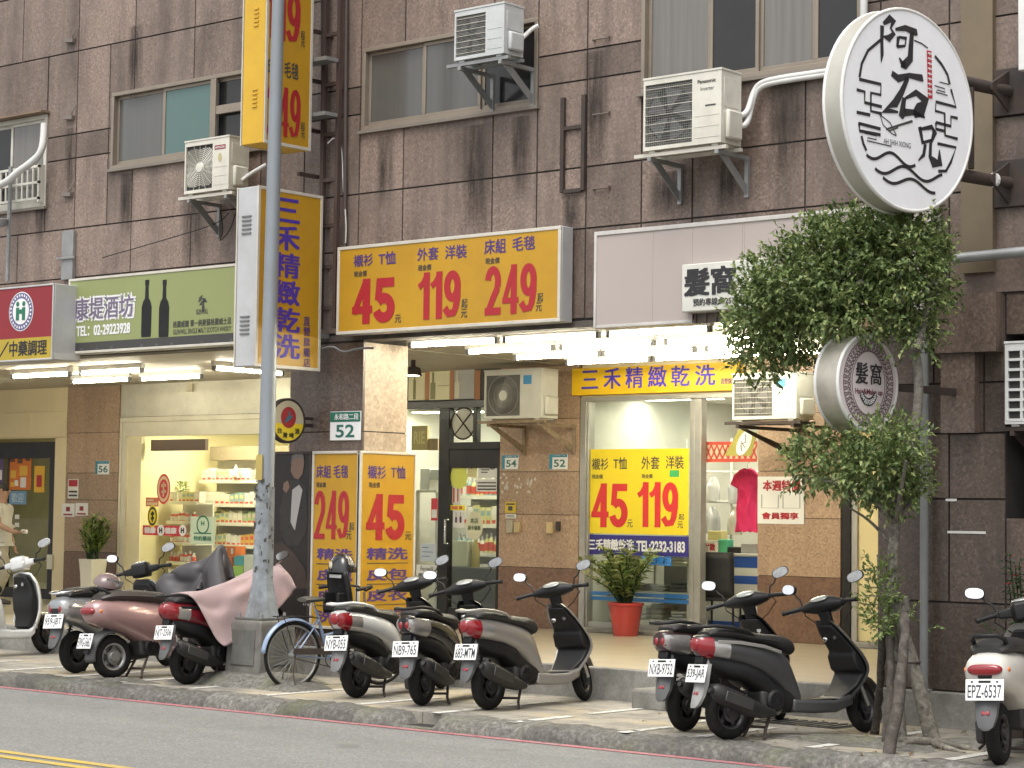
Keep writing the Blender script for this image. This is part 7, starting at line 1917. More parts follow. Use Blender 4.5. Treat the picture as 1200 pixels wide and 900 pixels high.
def wheel(t, name, y, r, w, spokes, rim_m, steer=0.0):
    mb = MB(); mb.torus((0, 0, 0), r - w * .5, w * .5, 'x', 40, 12, sx=.95)
    o = mb.build(name, RUBBER, t, smooth=50, local=True); o.location = (0, y, r)
    mb = MB(); ri = r - w * .92
    mb.lathe([(ri, -w * .36), (ri + .014, -w * .40), (ri + .014, w * .40), (ri, w * .36), (ri - .012, w * .2), (ri - .012, -w * .2), (ri, -w * .36)], 32, axis='x')
    for k in range(spokes):
        a = 2 * math.pi * k / spokes
        mb.bar((.0, .03 * math.cos(a), .03 * math.sin(a)), (0, ri * math.cos(a + .12), ri * math.sin(a + .12)), .034, .022, (1, 0, 0))
    mb.lathe([(.0, -.06), (.045, -.06), (.05, -.03), (.05, .03), (.045, .06), (0, .06)], 16, axis='x'); mb.lathe([(.045, .034), (.075, .036), (.075, .042), (.045, .042)], 20, axis='x')
    q = mb.build('rim', rim_m, o, smooth=35, local=True)
    if steer: o.rotation_euler = (0, 0, steer)
    return o
def plate(t, text, y, z, tilt, w=.26, h=.145, name='number_plate', sticker=None, x=0.0):
    """number plate with raised characters facing backwards (-Y)"""
    c, s = math.cos(tilt), math.sin(tilt)
    fr_ = (Vector((x, y, z)), X_, Vector((0, -s, c)), Vector((0, -c, -s)))
    mb = MB(); m = Matrix.Translation((x, y, z)) @ Matrix.Rotation(tilt, 4, 'X')
    mb.obox((x, y, z), (w, .006, h), tilt)
    o = mb.build(name, PLATEM, t, bevel=.006, local=True)
    mb = MB(); text_into(mb, text, fr_, -w * .44, w * .44, -h * .38, h * .24, .0045, .010); q = mb.build('characters', paint('plate ink', (.03, .035, .05), .5, .1), o, local=True)
    mb = MB(); panel(mb, fr_, -w * .16, w * .16, h * .32, h * .43, .0045)
    for s2 in (-1, 1): disc(mb, fr_, s2 * w * .33, h * .37, .009, .007, .005, 10)
    mb.build('plate_marks', BLACK, o, local=True)
    return o
FENDG = paint('grey mud flap', (.085, .088, .092), .6, .3)
ENG = paint('engine casting', (.045, .045, .045), .5, .4, metal=.3)
def mirror(t, side, base, top, tilt, w=.15, h=.085, back=BLACK):
    mb = MB(); b = Vector(base); e = Vector(top)
    mb.tube([b, b + Vector((side * .015, .0, .06)), b.lerp(e, .6) + Vector((0, .012, .0)), e], .0075, 8); o = mb.build('mirror_stalk', BLACK, t, smooth=60, local=True)
    # oval housing whose glass looks back and a little inwards
    rot = Matrix.Rotation(R(side * 12), 3, 'Z') @ Matrix.Rotation(R(tilt), 3, 'X') @ Matrix.Rotation(R(side * -14), 3, 'Y')
    c = e + Vector((side * .035, .01, .025)); out = []
    n = 20
    def ring(k, d): return [c + rot @ Vector((k * w / 2 * math.copysign(abs(math.cos(2 * math.pi * i / n)) ** .75, math.cos(2 * math.pi * i / n)), d, k * h / 2 * math.copysign(abs(math.sin(2 * math.pi * i / n)) ** .8, math.sin(2 * math.pi * i / n)))) for i in range(n)]
    mb = MB(); mb.loft([ring(.93, -.012), ring(1, -.006), ring(1, .006), ring(.8, .028), ring(.35, .036)]); mb.build('mirror', back, t, smooth=40, local=True)
    mb = MB(); mb.loft([ring(.90, -.0145), ring(.90, -.0125)]); mb.build('mirror_glass', MIRROR, t, local=True)
def grip(t, side, x0, x1, y, z, steer=0):
    mb = MB(); mb.tube([(side * x0, y + .02, z + .005), (side * x1, y - .035, z - .01)], .018, 12)
    mb.tube([(side * (x1 - .004), y - .034, z - .01), (side * (x1 + .014), y - .039, z - .011)], .021, 12)
    mb.build('grip', BLACK, t, smooth=50, local=True)
    mb = MB(); mb.tube([(side * (x0 + .0), y + .055, z + .005), (side * (x0 + .06), y + .065, z - .005), (side * (x1 - .01), y + .03, z - .02)], .006, 6); mb.build('brake_lever', ALU, t, smooth=50, local=True)
    mb = MB(); mb.obox((side * (x0 - .02), y + .025, z + .002), (.06, .05, .045)); mb.build('switch_pod', BLACK, t, bevel=.008, local=True)
def shell(mb, cy, cz, r, hw, a0, a1, n=14, drop=.03):
    """wheel arch fender: strip round the wheel with folded sides"""
    rings = []
    for i in range(n + 1):
        a = R(a0 + (a1 - a0) * i / n); ca, sa = math.cos(a), math.sin(a)
        prof = [(-hw, r - drop), (-hw * .95, r - .008), (-hw * .55, r + .006), (0, r + .01), (hw * .55, r + .006), (hw * .95, r - .008), (hw, r - drop)]
        rings.append([(x, cy + q * ca, cz + q * sa) for x, q in prof])
    n_ = len(rings[0])
    vs_ = [p for r_ in rings for p in r_]
    mb.add(vs_, [(k * n_ + i, k * n_ + i + 1, (k + 1) * n_ + i + 1, (k + 1) * n_ + i) for k in range(n) for i in range(n_ - 1)])

def scooter(label, x, y, rz, plate_text, body, style='modern', WB=None, muffler=True, shield=None, tail='corner', rim_m=None, seat_m=None, cover=None, lean=-3, steer=22, side_m=None, spokes=5, mirr=BLACK, rail=None, flap=FENDG, trim=None, plate_low=False, white_inner=False, group='scooters parked along the kerb', tilts=(-10, 4), mirrors=(-1, 1), scale=None):
    t = thing('motor_scooter', label, 'scooter', (x, y, SWZ), R(rz), group)
    retro = style == 'retro'
    WB = WB or (1.25 if retro else 1.37); t.scale = (scale or (1.06 if retro else 1.0),) * 3
    t.rotation_euler = (0, R(lean), R(rz))
    shield = shield or body; rim_m = rim_m or RIMD; seat_m = seat_m or SEATM; cover = cover or BLACK; rail = rail or BLACK
    r = .215; d = WB - (1.25 if retro else 1.37)
    wheel(t, 'rear_wheel', 0, r, .105, spokes, rim_m); fw = wheel(t, 'front_wheel', WB, r, .095, spokes, rim_m)
    # tail and side panels
    if retro:
        st = [(-.275, .60, .72, .085), (-.255, .56, .745, .125), (-.19, .515, .77, .16), (-.06, .475, .78, .183), (.08, .43, .78, .195), (.22, .365, .77, .20), (.36, .30, .755, .195), (.50, .255, .74, .18), (.60, .245, .70, .165), (.645, .24, .52, .15), (.665, .24, .36, .14)]
        fl = .06
    else:
        st = [(-.315, .70, .815, .05), (-.28, .665, .83, .088), (-.20, .63, .835, .122), (-.06, .60, .83, .145), (.10, .56, .805, .158), (.26, .50, .775, .165), (.40, .42, .74, .162), (.51, .32, .68, .152), (.58, .26, .54, .145), (.625, .25, .40, .14)]
        fl = .22
    PS = catmull(st, 5)
    mb = sectloft(MB(), PS, flat=fl, n=24); mb.build('side_panel', body, t, smooth=45, local=True)
    def lens(mb, y0, y1, a0, a1, out, both=(1, -1)):
        """patch that follows the tail panel a few millimetres outside it"""
        sel = [q for q in PS if y0 - .012 <= q[0] <= y1 + .012]
        for sd in both:
            n = 9; rows_ = []
            for q in sel:
                zc, h = (q[1] + q[2]) / 2, (q[2] - q[1]) / 2; row = []
                for k in range(n + 1):
                    a = R(a0 + (a1 - a0) * k / n); c, s_ = math.cos(a), math.sin(a)
                    x_ = (q[3] + out) * abs(c) ** .65 * ((1 - fl * abs(s_) ** 1.2) if s_ < 0 else (1 - .12 * s_))
                    row.append((sd * x_, q[0] - out * .5, zc + (h + out * .4) * math.copysign(abs(s_) ** .75, s_)))
                rows_.append(row)
            m_ = n + 1; mb.add([p_ for r_ in rows_ for p_ in r_], [(i * m_ + k, i * m_ + k + 1, (i + 1) * m_ + k + 1, (i + 1) * m_ + k) for i in range(len(rows_) - 1) for k in range(n)])
        return mb
    # dark body below the panels, engine, swing arm, shock
    mb = MB()
    st2 = [(-.22, .56, .70, .075), (-.05, .48, .66, .12), (.10, .45, .63, .14), (.26, .36, .58, .145), (.40, .24, .46, .13), (.55, .19, .40, .13), (.66, .19, .32, .12)]
    sectloft(mb, st2, flat=.1); mb.build('under_body', BLACK, t, smooth=45, local=True)
    mb = MB(); mb.obox((-.10, .18, .25), (.075, .56, .17), .06); mb.obox((.02, .36, .31), (.20, .22, .17), .1); mb.obox((-.09, -.0, .33), (.06, .22, .08), .2)
    mb.build('engine', ENG, t, bevel=.03, seg=3, local=True)
    mb = MB(); mb.lathe([(0, 0), (.07, 0), (.088, -.015), (.092, -.05), (0, -.05)], 22, (.15, .38, .30), 'x')
    for k in range(10): a = 2 * math.pi * k / 10; mb.bar((.152, .38 + .025 * math.cos(a), .30 + .025 * math.sin(a)), (.152, .38 + .068 * math.cos(a), .30 + .068 * math.sin(a)), .008)
    mb.build('fan_cover', BLACK, t, smooth=35, local=True)
    mb = MB(); mb.tube([(-.1, -.03, .28), (-.1, .06, .58)], .014, 8)
    for k in range(7): mb.torus((-.1, -.012 + .011 * k, .34 + .033 * k), .026, .006, 'z', 14, 6)
    mb.build('shock_absorber', IRON, t, smooth=60, local=True)
    if muffler:
        mb = MB(); path = [Vector((.135, .36, .20)), Vector((.155, .20, .225)), Vector((.17, .04, .275)), Vector((.178, -.17, .355)), Vector((.176, -.245, .385)), Vector((.174, -.275, .395))]
        rings = []
        for q, (a, b) in zip(path, ((.025, .03), (.05, .06), (.066, .085), (.066, .085), (.055, .07), (.03, .04))):
            rings.append([q + Vector((a * math.cos(2 * math.pi * k / 16), 0, b * math.sin(2 * math.pi * k / 16))) for k in range(16)])
        mb.loft(rings); mb.tube([(.176, -.26, .39), (.176, -.305, .405)], .02, 10)
        o = mb.build('muffler', paint('black exhaust', (.013, .013, .013), .5, .3, dirt_col=(.05, .047, .043)), t, smooth=50, local=True)
        mb = MB(); mb.obox((.243, -.06, .315), (.014, .28, .085), -.33); mb.build('heat_guard', paint('heat guard', (.028, .028, .028), .5, .3), o, bevel=.012, local=True)
        mb = MB(); mb.tube([(.13, .28, .215), (.10, .42, .20), (.04, .5, .24)], .018, 8); mb.build('exhaust_pipe', ALU, o, smooth=60, local=True)
    # stands
    mb = MB()
    for s in (-1, 1): mb.tube([(s * .09, .36, .22), (s * .12, .27, .06), (s * .145, .25, .008), (s * .17, .215, .006)], .013, 7)
    mb.tube([(-.11, .285, .09), (.11, .285, .09)], .012, 7); mb.tube([(-.11, .33, .16), (-.15, .20, .13), (-.17, .12, .10)], .011, 6)
    mb.build('centre_stand', IRON, t, smooth=50, local=True)
    # rear mud flap and number plate
    if plate_low:
        mb = MB(); shell(mb, 0, r, r + .045, .075, 70, 190, 14); mb.build('rear_fender', flap, t, smooth=60, local=True, solid=.008)
        plate(t, plate_text, -.30, .375, R(-16), .25, .15)
        mb = MB(); mb.obox((0, -.285, .285), (.09, .012, .07), R(-16)); mb.tube([(-.1, -.0, .24), (-.1, -.24, .36)], .016, 6); mb.build('plate_bracket', BLACK, t, bevel=.01, local=True)
    else:
        mb = MB(); mb.loft([[(a * hw, y_ + b * .012 - .02 * (1 - abs(a)), z_) for a, b in ((-1, 1), (-.9, -1), (0, -1.6), (.9, -1), (1, 1), (0, .8))] for y_, z_, hw in ((-.20, .645, .07), (-.235, .54, .085), (-.255, .44, .085), (-.285, .35, .076), (-.315, .285, .055), (-.325, .262, .025))]); mb.build('rear_fender', flap, t, smooth=50, local=True)
        plate(t, plate_text, -.30, .53, R(-14))
        mb = MB(); mb.obox((0, -.308, .375), (.055, .014, .03), R(-24)); mb.build('reflector', REDL, t, bevel=.006, local=True)
        mb = MB(); mb.obox((0, -.25, .63), (.10, .06, .06), R(-10)); mb.build('plate_bracket', BLACK, t, bevel=.01, local=True)
    # tail lamp
    def taillens(name, m, pts, d0=.012):
        """wrap patch round the tail: pts = (angle, z) in degrees from straight back"""
    mb = MB()
    y_r, z0_, z1_, hw_ = PS[0]; zc_ = (z0_ + z1_) / 2
    if tail == 'corner':
        lens(mb, -.32, -.195, -62, 42, .006); mb.loft([sring(y_r - .016, z0_ + .02, z1_ - .03, hw_ * .75), sring(y_r - .008, z0_ + .004, z1_ - .012, hw_ + .002), sring(y_r + .004, z0_ - .002, z1_ - .004, hw_ + .006)]); mb.build('tail_lamp', REDL, t, smooth=50, local=True)
        for sd in (1, -1): lens(MB(), -.19, -.06, -34, 20, .005, (sd,)).build('turn_signal', CLEARL, t, smooth=60, local=True)
    elif tail == 'round':
        for sd in (1, -1): lens(MB(), -.32, -.07, -50, 30, .005, (sd,)).build('turn_signal', CLEARL, t, smooth=60, local=True)
        mb = MB()
        for sd in (-1, 1): mb.ell((sd * hw_ * 1.05, y_r + .026, zc_ - .015), (.052, .022, .05), 18, 10, Matrix.Rotation(R(sd * 38), 3, 'Z'))
        mb.build('tail_lamp', REDL, t, smooth=60, local=True)
    else:                                                       # one wide oval lamp
        mb.loft([sring(yy, z0, z1, hw, flat=0, n=20, top=0) for yy, z0, z1, hw in ((-.300, .64, .685, .085), (-.292, .627, .697, .108), (-.275, .623, .701, .118), (-.24, .63, .695, .12))]); mb.build('tail_lamp', REDL, t, smooth=45, local=True)
        for s in (-1, 1):
            mb = MB(); mb.ell((s * .145, -.205, .66), (.014, .022, .02), 12, 8)
            mb.build('turn_signal', ORANGEL, t, smooth=60, local=True)
    # seat
    if retro: st = [(-.17, .76, .80, .10), (-.10, .75, .845, .14), (.05, .745, .865, .158), (.25, .735, .86, .163), (.42, .72, .845, .158), (.55, .70, .83, .145), (.63, .69, .79, .115)]
    else: st = [(-.22, .81, .855, .085), (-.15, .80, .89, .12), (0, .785, .885, .14), (.15, .76, .85, .148), (.33, .725, .83, .15), (.49, .68, .815, .142), (.58, .65, .785, .12), (.615, .665, .74, .09)]
    mb = sectloft(MB(), catmull(st, 3), flat=.15); mb.build('seat', seat_m, t, smooth=50, local=True)
    # grab rail
    mb = MB()
    if retro and rail is not BLACK:
        mb.tube([(-.13, .12, .79), (-.135, -.05, .83), (-.11, -.24, .815), (0, -.30, .80), (.11, -.24, .815), (.135, -.05, .83), (.13, .12, .79)], .012, 10)
    elif retro:
        mb.tube([(-.11, -.02, .78), (-.11, -.14, .86), (-.08, -.19, .885), (.08, -.19, .885), (.11, -.14, .86), (.11, -.02, .78)], .016, 10)
    else:
        mb.tube([(.128, .20, .80), (.142, .10, .855), (.142, -.05, .885), (.128, -.20, .90), (.085, -.31, .895), (0, -.335, .89), (-.085, -.31, .895), (-.128, -.20, .90), (-.142, -.05, .885), (-.142, .10, .855), (-.128, .20, .80)], .0145, 10)
    mb.build('grab_rail', rail, t, smooth=60, local=True)
    # floorboard
    mb = MB(); mb.loft([[(s * hw, yy, z) for s, z in ((-1, z0), (1, z0), (1.0, z1), (-1.0, z1))] for yy, z0, z1, hw in ((.55, .20, .31, .137), (.75, .185, .29, .158), (.98 + d, .185, .285, .165), ((1.06 if retro else 1.16) + d, .24, .33, .155))]); mb.build('floor_skirt', side_m or body, t, bevel=.025, seg=3, local=True)
    mb = MB(); mb.box(-.13, .13, .62, (.99 if retro else 1.06) + d, .286, .296); mb.build('floor_mat', BLACK, t, bevel=.004, local=True)
    # leg shield
    def shring(z, yc, hw, dep, back=.02):
        pts = []; n = 12
        for k in range(n + 1): u = -1 + 2 * k / n; pts.append((hw * u, yc + dep * (1 - abs(u) ** (2.2 if retro else 1.5)), z))
        for k in range(n + 1): u = 1 - 2 * k / n; pts.append((hw * u * .97, yc - back + (dep * .45) * (1 - abs(u) ** 3), z))
        return pts
    if retro: S_ = [(.23, 1.0, .15, .06), (.34, 1.05, .185, .11), (.5, 1.075, .21, .13), (.66, 1.065, .215, .13), (.8, 1.04, .20, .12), (.88, 1.01, .16, .10), (.925, .99, .10, .08)]
    else: S_ = [(.235, 1.06, .15, .05), (.33, 1.16, .178, .06), (.42, 1.235, .20, .07), (.51, 1.28, .212, .12), (.59, 1.265, .208, .14), (.69, 1.195, .19, .14), (.80, 1.10, .165, .11), (.885, 1.03, .125, .09), (.925, .995, .085, .07)]
    mb = MB(); mb.loft([shring(z, yc + d, hw, dp) for z, yc, hw, dp in catmull(S_, 3)]); mb.build('leg_shield', shield, t, smooth=40, local=True)
    ip = ((.30, .965, 1.03, .13), (.42, 1.0, 1.08, .155), (.50, .975, 1.08, .165), (.64, .97, 1.07, .17), (.70, .985, 1.05, .165), (.82, .955, 1.03, .135), (.88, .93, 1.0, .10)) if retro else ((.29, 1.04, 1.10, .12), (.40, 1.175, 1.23, .165), (.49, 1.235, 1.29, .182), (.52, 1.19, 1.29, .182), (.62, 1.155, 1.25, .175), (.67, 1.165, 1.22, .165), (.78, 1.07, 1.13, .135), (.885, .985, 1.04, .09))
    mb = MB(); mb.loft([[(-hw, a + d, z), (hw, a + d, z), (hw, b + d, z), (-hw, b + d, z)] for z, a, b, hw in ip])
    inner = mb.build('inner_panel', BLACK, t, bevel=.02, seg=3, local=True)
    mb = MB(); ky = .945 if retro else 1.055; mb.lathe([(0, 0), (.022, 0), (.022, .012), (0, .012)], 14, (.055, ky + d, .79), 'y'); mb.ell((-.08, ky + .012 + d, .77), (.03, .012, .022)); mb.build('key_switch', CHROME, inner, smooth=50, local=True)
    # steering: handlebar cover, stem, instrument, grips, mirrors
    hy = (.955 if retro else .985) + d; hz = 1.02 if retro else 1.05
    kids0 = set(t.children)
    mb = MB()
    if retro:
        mb.loft([[(xx, hy + .02 + a * ry, hz + b * rz_) for a, b in ((-1, -.7), (-.7, -1), (.7, -1), (1, -.7), (1, .7), (.7, 1), (-.7, 1), (-1, .7))] for xx, ry, rz_ in ((-.19, .03, .03), (-.10, .04, .04), (-.075, .085, .075), (.075, .085, .075), (.10, .04, .04), (.19, .03, .03))])
        mb.build('handlebar_cover', cover, t, bevel=.012, local=True)
        mb = MB(); mb.lathe([(0, .0), (.062, .0), (.068, -.012), (.068, -.03)], 22, (0, hy + .115, hz), 'y'); mb.build('headlamp', CLEARL, t, smooth=50, local=True)
    else:
        rings = []
        for k in range(17):
            u = -1 + k / 8; x_ = .19 * u; f = 1 - abs(u) ** 1.6
            ry, rz_ = .032 + .075 * f, .028 + .05 * f
            rings.append([(x_, hy + .02 + .03 * f + ry * math.cos(2 * math.pi * j / 14), hz - .004 + .012 * f + rz_ * math.sin(2 * math.pi * j / 14)) for j in range(14)])
        mb.loft(rings); mb.build('handlebar_cover', cover, t, smooth=50, local=True)
        mb = MB(); mb.loft([[(w_ * a, yy + .02 * b, z) for a, b in ((-1, -1), (1, -1), (1, 1.6), (-1, 1.6))] for z, yy, w_ in ((.82, 1.06 + d, .055), (.92, 1.03 + d, .052), (1.0, 1.0 + d, .058))]); mb.build('stem', BLACK, t, bevel=.018, seg=3, local=True)
        mb = MB(); mb.ell((0, hy + .165, hz - .01), (.10, .035, .045)); mb.build('headlamp', CLEARL, t, smooth=60, local=True)
    mb = MB(); mb.ell((0, hy - .035 if not retro else hy - .0, hz + .052 if not retro else hz + .078), (.082, .04, .014), 20, 8, Matrix.Rotation(R(35 if not retro else 8), 3, 'X')); mb.build('instrument', paint('instrument glass', (.26, .27, .25), .08, .1, coat=1.0), t, smooth=60, local=True)
    for s in (-1, 1):
        grip(t, s, .20, .345, hy, hz)
        if s in mirrors: mirror(t, s, (s * .20, hy + .03, hz + .02), (s * .285, hy + .05, hz + .16), tilts[0 if s < 0 else 1], back=mirr)
    mb = MB(); mb.tube([(.21, hy + .05, hz), (.23, hy + .09, hz - .05), (.14, hy + .10, hz - .14), (.05, hy + .06, hz - .2)], .005, 5); mb.tube([(-.21, hy + .05, hz), (-.22, hy + .09, hz - .05), (-.12, hy + .10, hz - .14), (-.05, hy + .06, hz - .2)], .005, 5); mb.build('brake_cable', BLACK, t, local=True)
    # fork and front fender
    for s in (-1, 1): mb = MB(); mb.tube([(s * .07, WB - .12, .46), (s * .07, WB - .01, r)], .019, 10); mb.build('fork_leg', ALU if not retro else IRON, t, smooth=60, local=True)
    mb = MB(); shell(mb, WB, r, r + .035, .072, 25, 165, 14); mb.build('front_fender', shield if not retro else body, t, smooth=60, local=True, solid=.006)
    # everything that steers turns together about the raked steering axis
    piv = Matrix.Translation((0, hy + .02, hz - .1)); turn = piv @ Matrix.Rotation(R(steer), 4, Vector((0, -.43, .90))) @ piv.inverted()
    for o in (set(t.children) - kids0) | {fw}: o.matrix_basis = turn @ o.matrix_basis
    if trim:
        mb = MB()
        for s in (-1, 1):
            mb.loft([[(s * (x_ + a * .008), yy, z + b * .014) for a, b in ((-1, -1), (1, -1), (1, 1), (-1, 1))] for x_, yy, z in ((.124, -.17, .775), (.150, .02, .765), (.166, .25, .73), (.164, .42, .68))])
        mb.build('side_trim', trim, t, bevel=.004, local=True)
    return t

SILV = paint('silver scooter paint', (.32, .305, .285), .34, .08, metal=.4, coat=.5, dirt_col=(.2, .19, .17))
WHITES = paint('white scooter paint', (.60, .61, .61), .25, .15, coat=.7)
CHARC = paint('charcoal scooter paint', (.062, .063, .066), .34, .1, metal=.3, coat=.4, dirt_col=(.09, .085, .08))
MAROON = paint('dark maroon scooter paint', (.045, .022, .022), .3, .2, coat=.5)
PINKS = paint('rose metallic scooter paint', (.36, .225, .215), .25, .03, metal=.3, coat=.8, dirt_col=(.28, .17, .16))
GREYS = paint('steel grey scooter paint', (.30, .315, .33), .28, .06, metal=.4, coat=.6)
REDS = paint('dark red scooter paint', (.20, .012, .022), .25, .05, coat=.7)
IVORY = paint('ivory scooter paint', (.60, .585, .54), .25, .12, coat=.8)
BRNSEAT = paint('brown black seat', (.045, .038, .034), .45, .3)

def at_rear(px_, py_): p = G(px_, py_, SWZ); return p.x, p.y
s7 = scooter('silver grey scooter with plate 683-MTM and red corner lamp', *at_rear(573, 832), .5, '683-MTM', SILV, rail=SILV)
s6 = scooter('black scooter with plate NB9-765 and a round red tail lamp', *at_rear(495, 827), 15, 'NB9-765', BLACKG, tail='round')
s5 = scooter('white and black scooter with plate NYB-055 beside the bicycle', *at_rear(418, 818), 7.5, 'NYB-055', WHITES, shield=BLACKG, side_m=BLACKG, rail=WHITES, flap=GREYP)
s8 = scooter('black and maroon scooter with plate NXB-9752 partly behind the charcoal scooter', *at_rear(803, 857), 0, 'NXB-9752', MAROON, shield=BLACKG, side_m=BLACKG, tail='round')
s9 = scooter('large charcoal scooter with plate 539-JAR beside the street tree', *at_rear(854, 867), -19, '539-JAR', CHARC, flap=paint('light grey flap', (.30, .30, .29), .6, .3), rim_m=paint('dark alloy', (.10, .10, .11), .35, .3, metal=.7), trim=SILV)
s10 = scooter('ivory white scooter with plate EPZ-6537 and a wide red lamp at the right edge', *at_rear(1172, 897), 13, 'EPZ-6537', IVORY, 'retro', tail='wide', muffler=False)
s4 = scooter('dark scooter with red side panels and plate NJT-2506 under a pink cloth', *at_rear(219, 802), 1, 'NJT-2506', REDS, shield=BLACKG, side_m=BLACKG, trim=BLACK, mirrors=(1,))
s3 = scooter('rose metallic scooter with plate EWG-5662 and a low rear fender', *at_rear(131, 795.5), -7, 'EWG-5662', PINKS, 'retro', tail='wide', muffler=False, plate_low=True, seat_m=BRNSEAT, rim_m=ALU, cover=BLACK, flap=FENDG, mirrors=())
s2 = scooter('steel grey scooter with chrome rear rail and plate 959-JBT', *at_rear(89, 789), 6, '959-JBT', GREYS, 'retro', tail='round', rail=CHROME, muffler=False, cover=BLACK, flap=FENDG)
s1 = scooter('white retro scooter with black inner leg shield at the left edge', -20.98, 14.75, 0, '', WHITES, 'retro', tail='wide', cover=WHITES, mirr=WHITES, muffler=True)
mb = MB(); mb.tube([(-.215, 1.03, .36), (-.22, 1.06, .5), (-.222, 1.06, .66), (-.205, 1.03, .8), (-.15, .99, .90), (0, .965, .925), (.15, .99, .90), (.205, 1.03, .8), (.222, 1.06, .66), (.22, 1.06, .5), (.20, 1.03, .36)], .014, 8); mb.build('shield_edge', WHITES, s1, smooth=60, local=True)

# ---- cloths thrown over scooters
def fabric(name, c, rough=.9):
    m, nt, bs = M_new(name)
    n = noise(nt, 6, 6, .6); n2 = noise(nt, 160, 2)
    col = mixc(nt, ramp(nt, n, [(.35, (0, 0, 0)), (.7, (.35, .35, .35))]), c, tuple(k * .7 for k in c))
    nt.links.new(col, bs.inputs['Base Color']); bs.inputs['Roughness'].default_value = rough; bs.inputs['Sheen Weight'].default_value = .3
    bump(nt, bs, n2, .25, .002); return m
PINKC = fabric('faded pink cloth', (.38, .272, .268))
COVERC = paint('dark rain cover', (.05, .046, .05), .45, .25, dirt_col=(.10, .095, .10))
def draped(name, label, t, nv, rows, m):
    """cloth over scooter t: rows of x, y, z in units of 5 mm in the scooter's own frame"""
    mb = MB(); P = []
    for r in rows: P += [(r[k] / 200, r[k + 1] / 200, r[k + 2] / 200) for k in range(0, len(r), 3)]
    mb.add(P, [(i * nv + j, (i + 1) * nv + j, (i + 1) * nv + j + 1, i * nv + j + 1) for i in range(len(rows) - 1) for j in range(nv - 1)])
    o = mb.build(name, m, None, smooth=80, local=True, subd=2); b = o.modifiers.new('solid', 'SOLIDIFY'); b.thickness = .006; b.offset = 1
    o.location = t.location; o.rotation_euler = t.rotation_euler; o.scale = t.scale; tag(o, label, 'cloth')
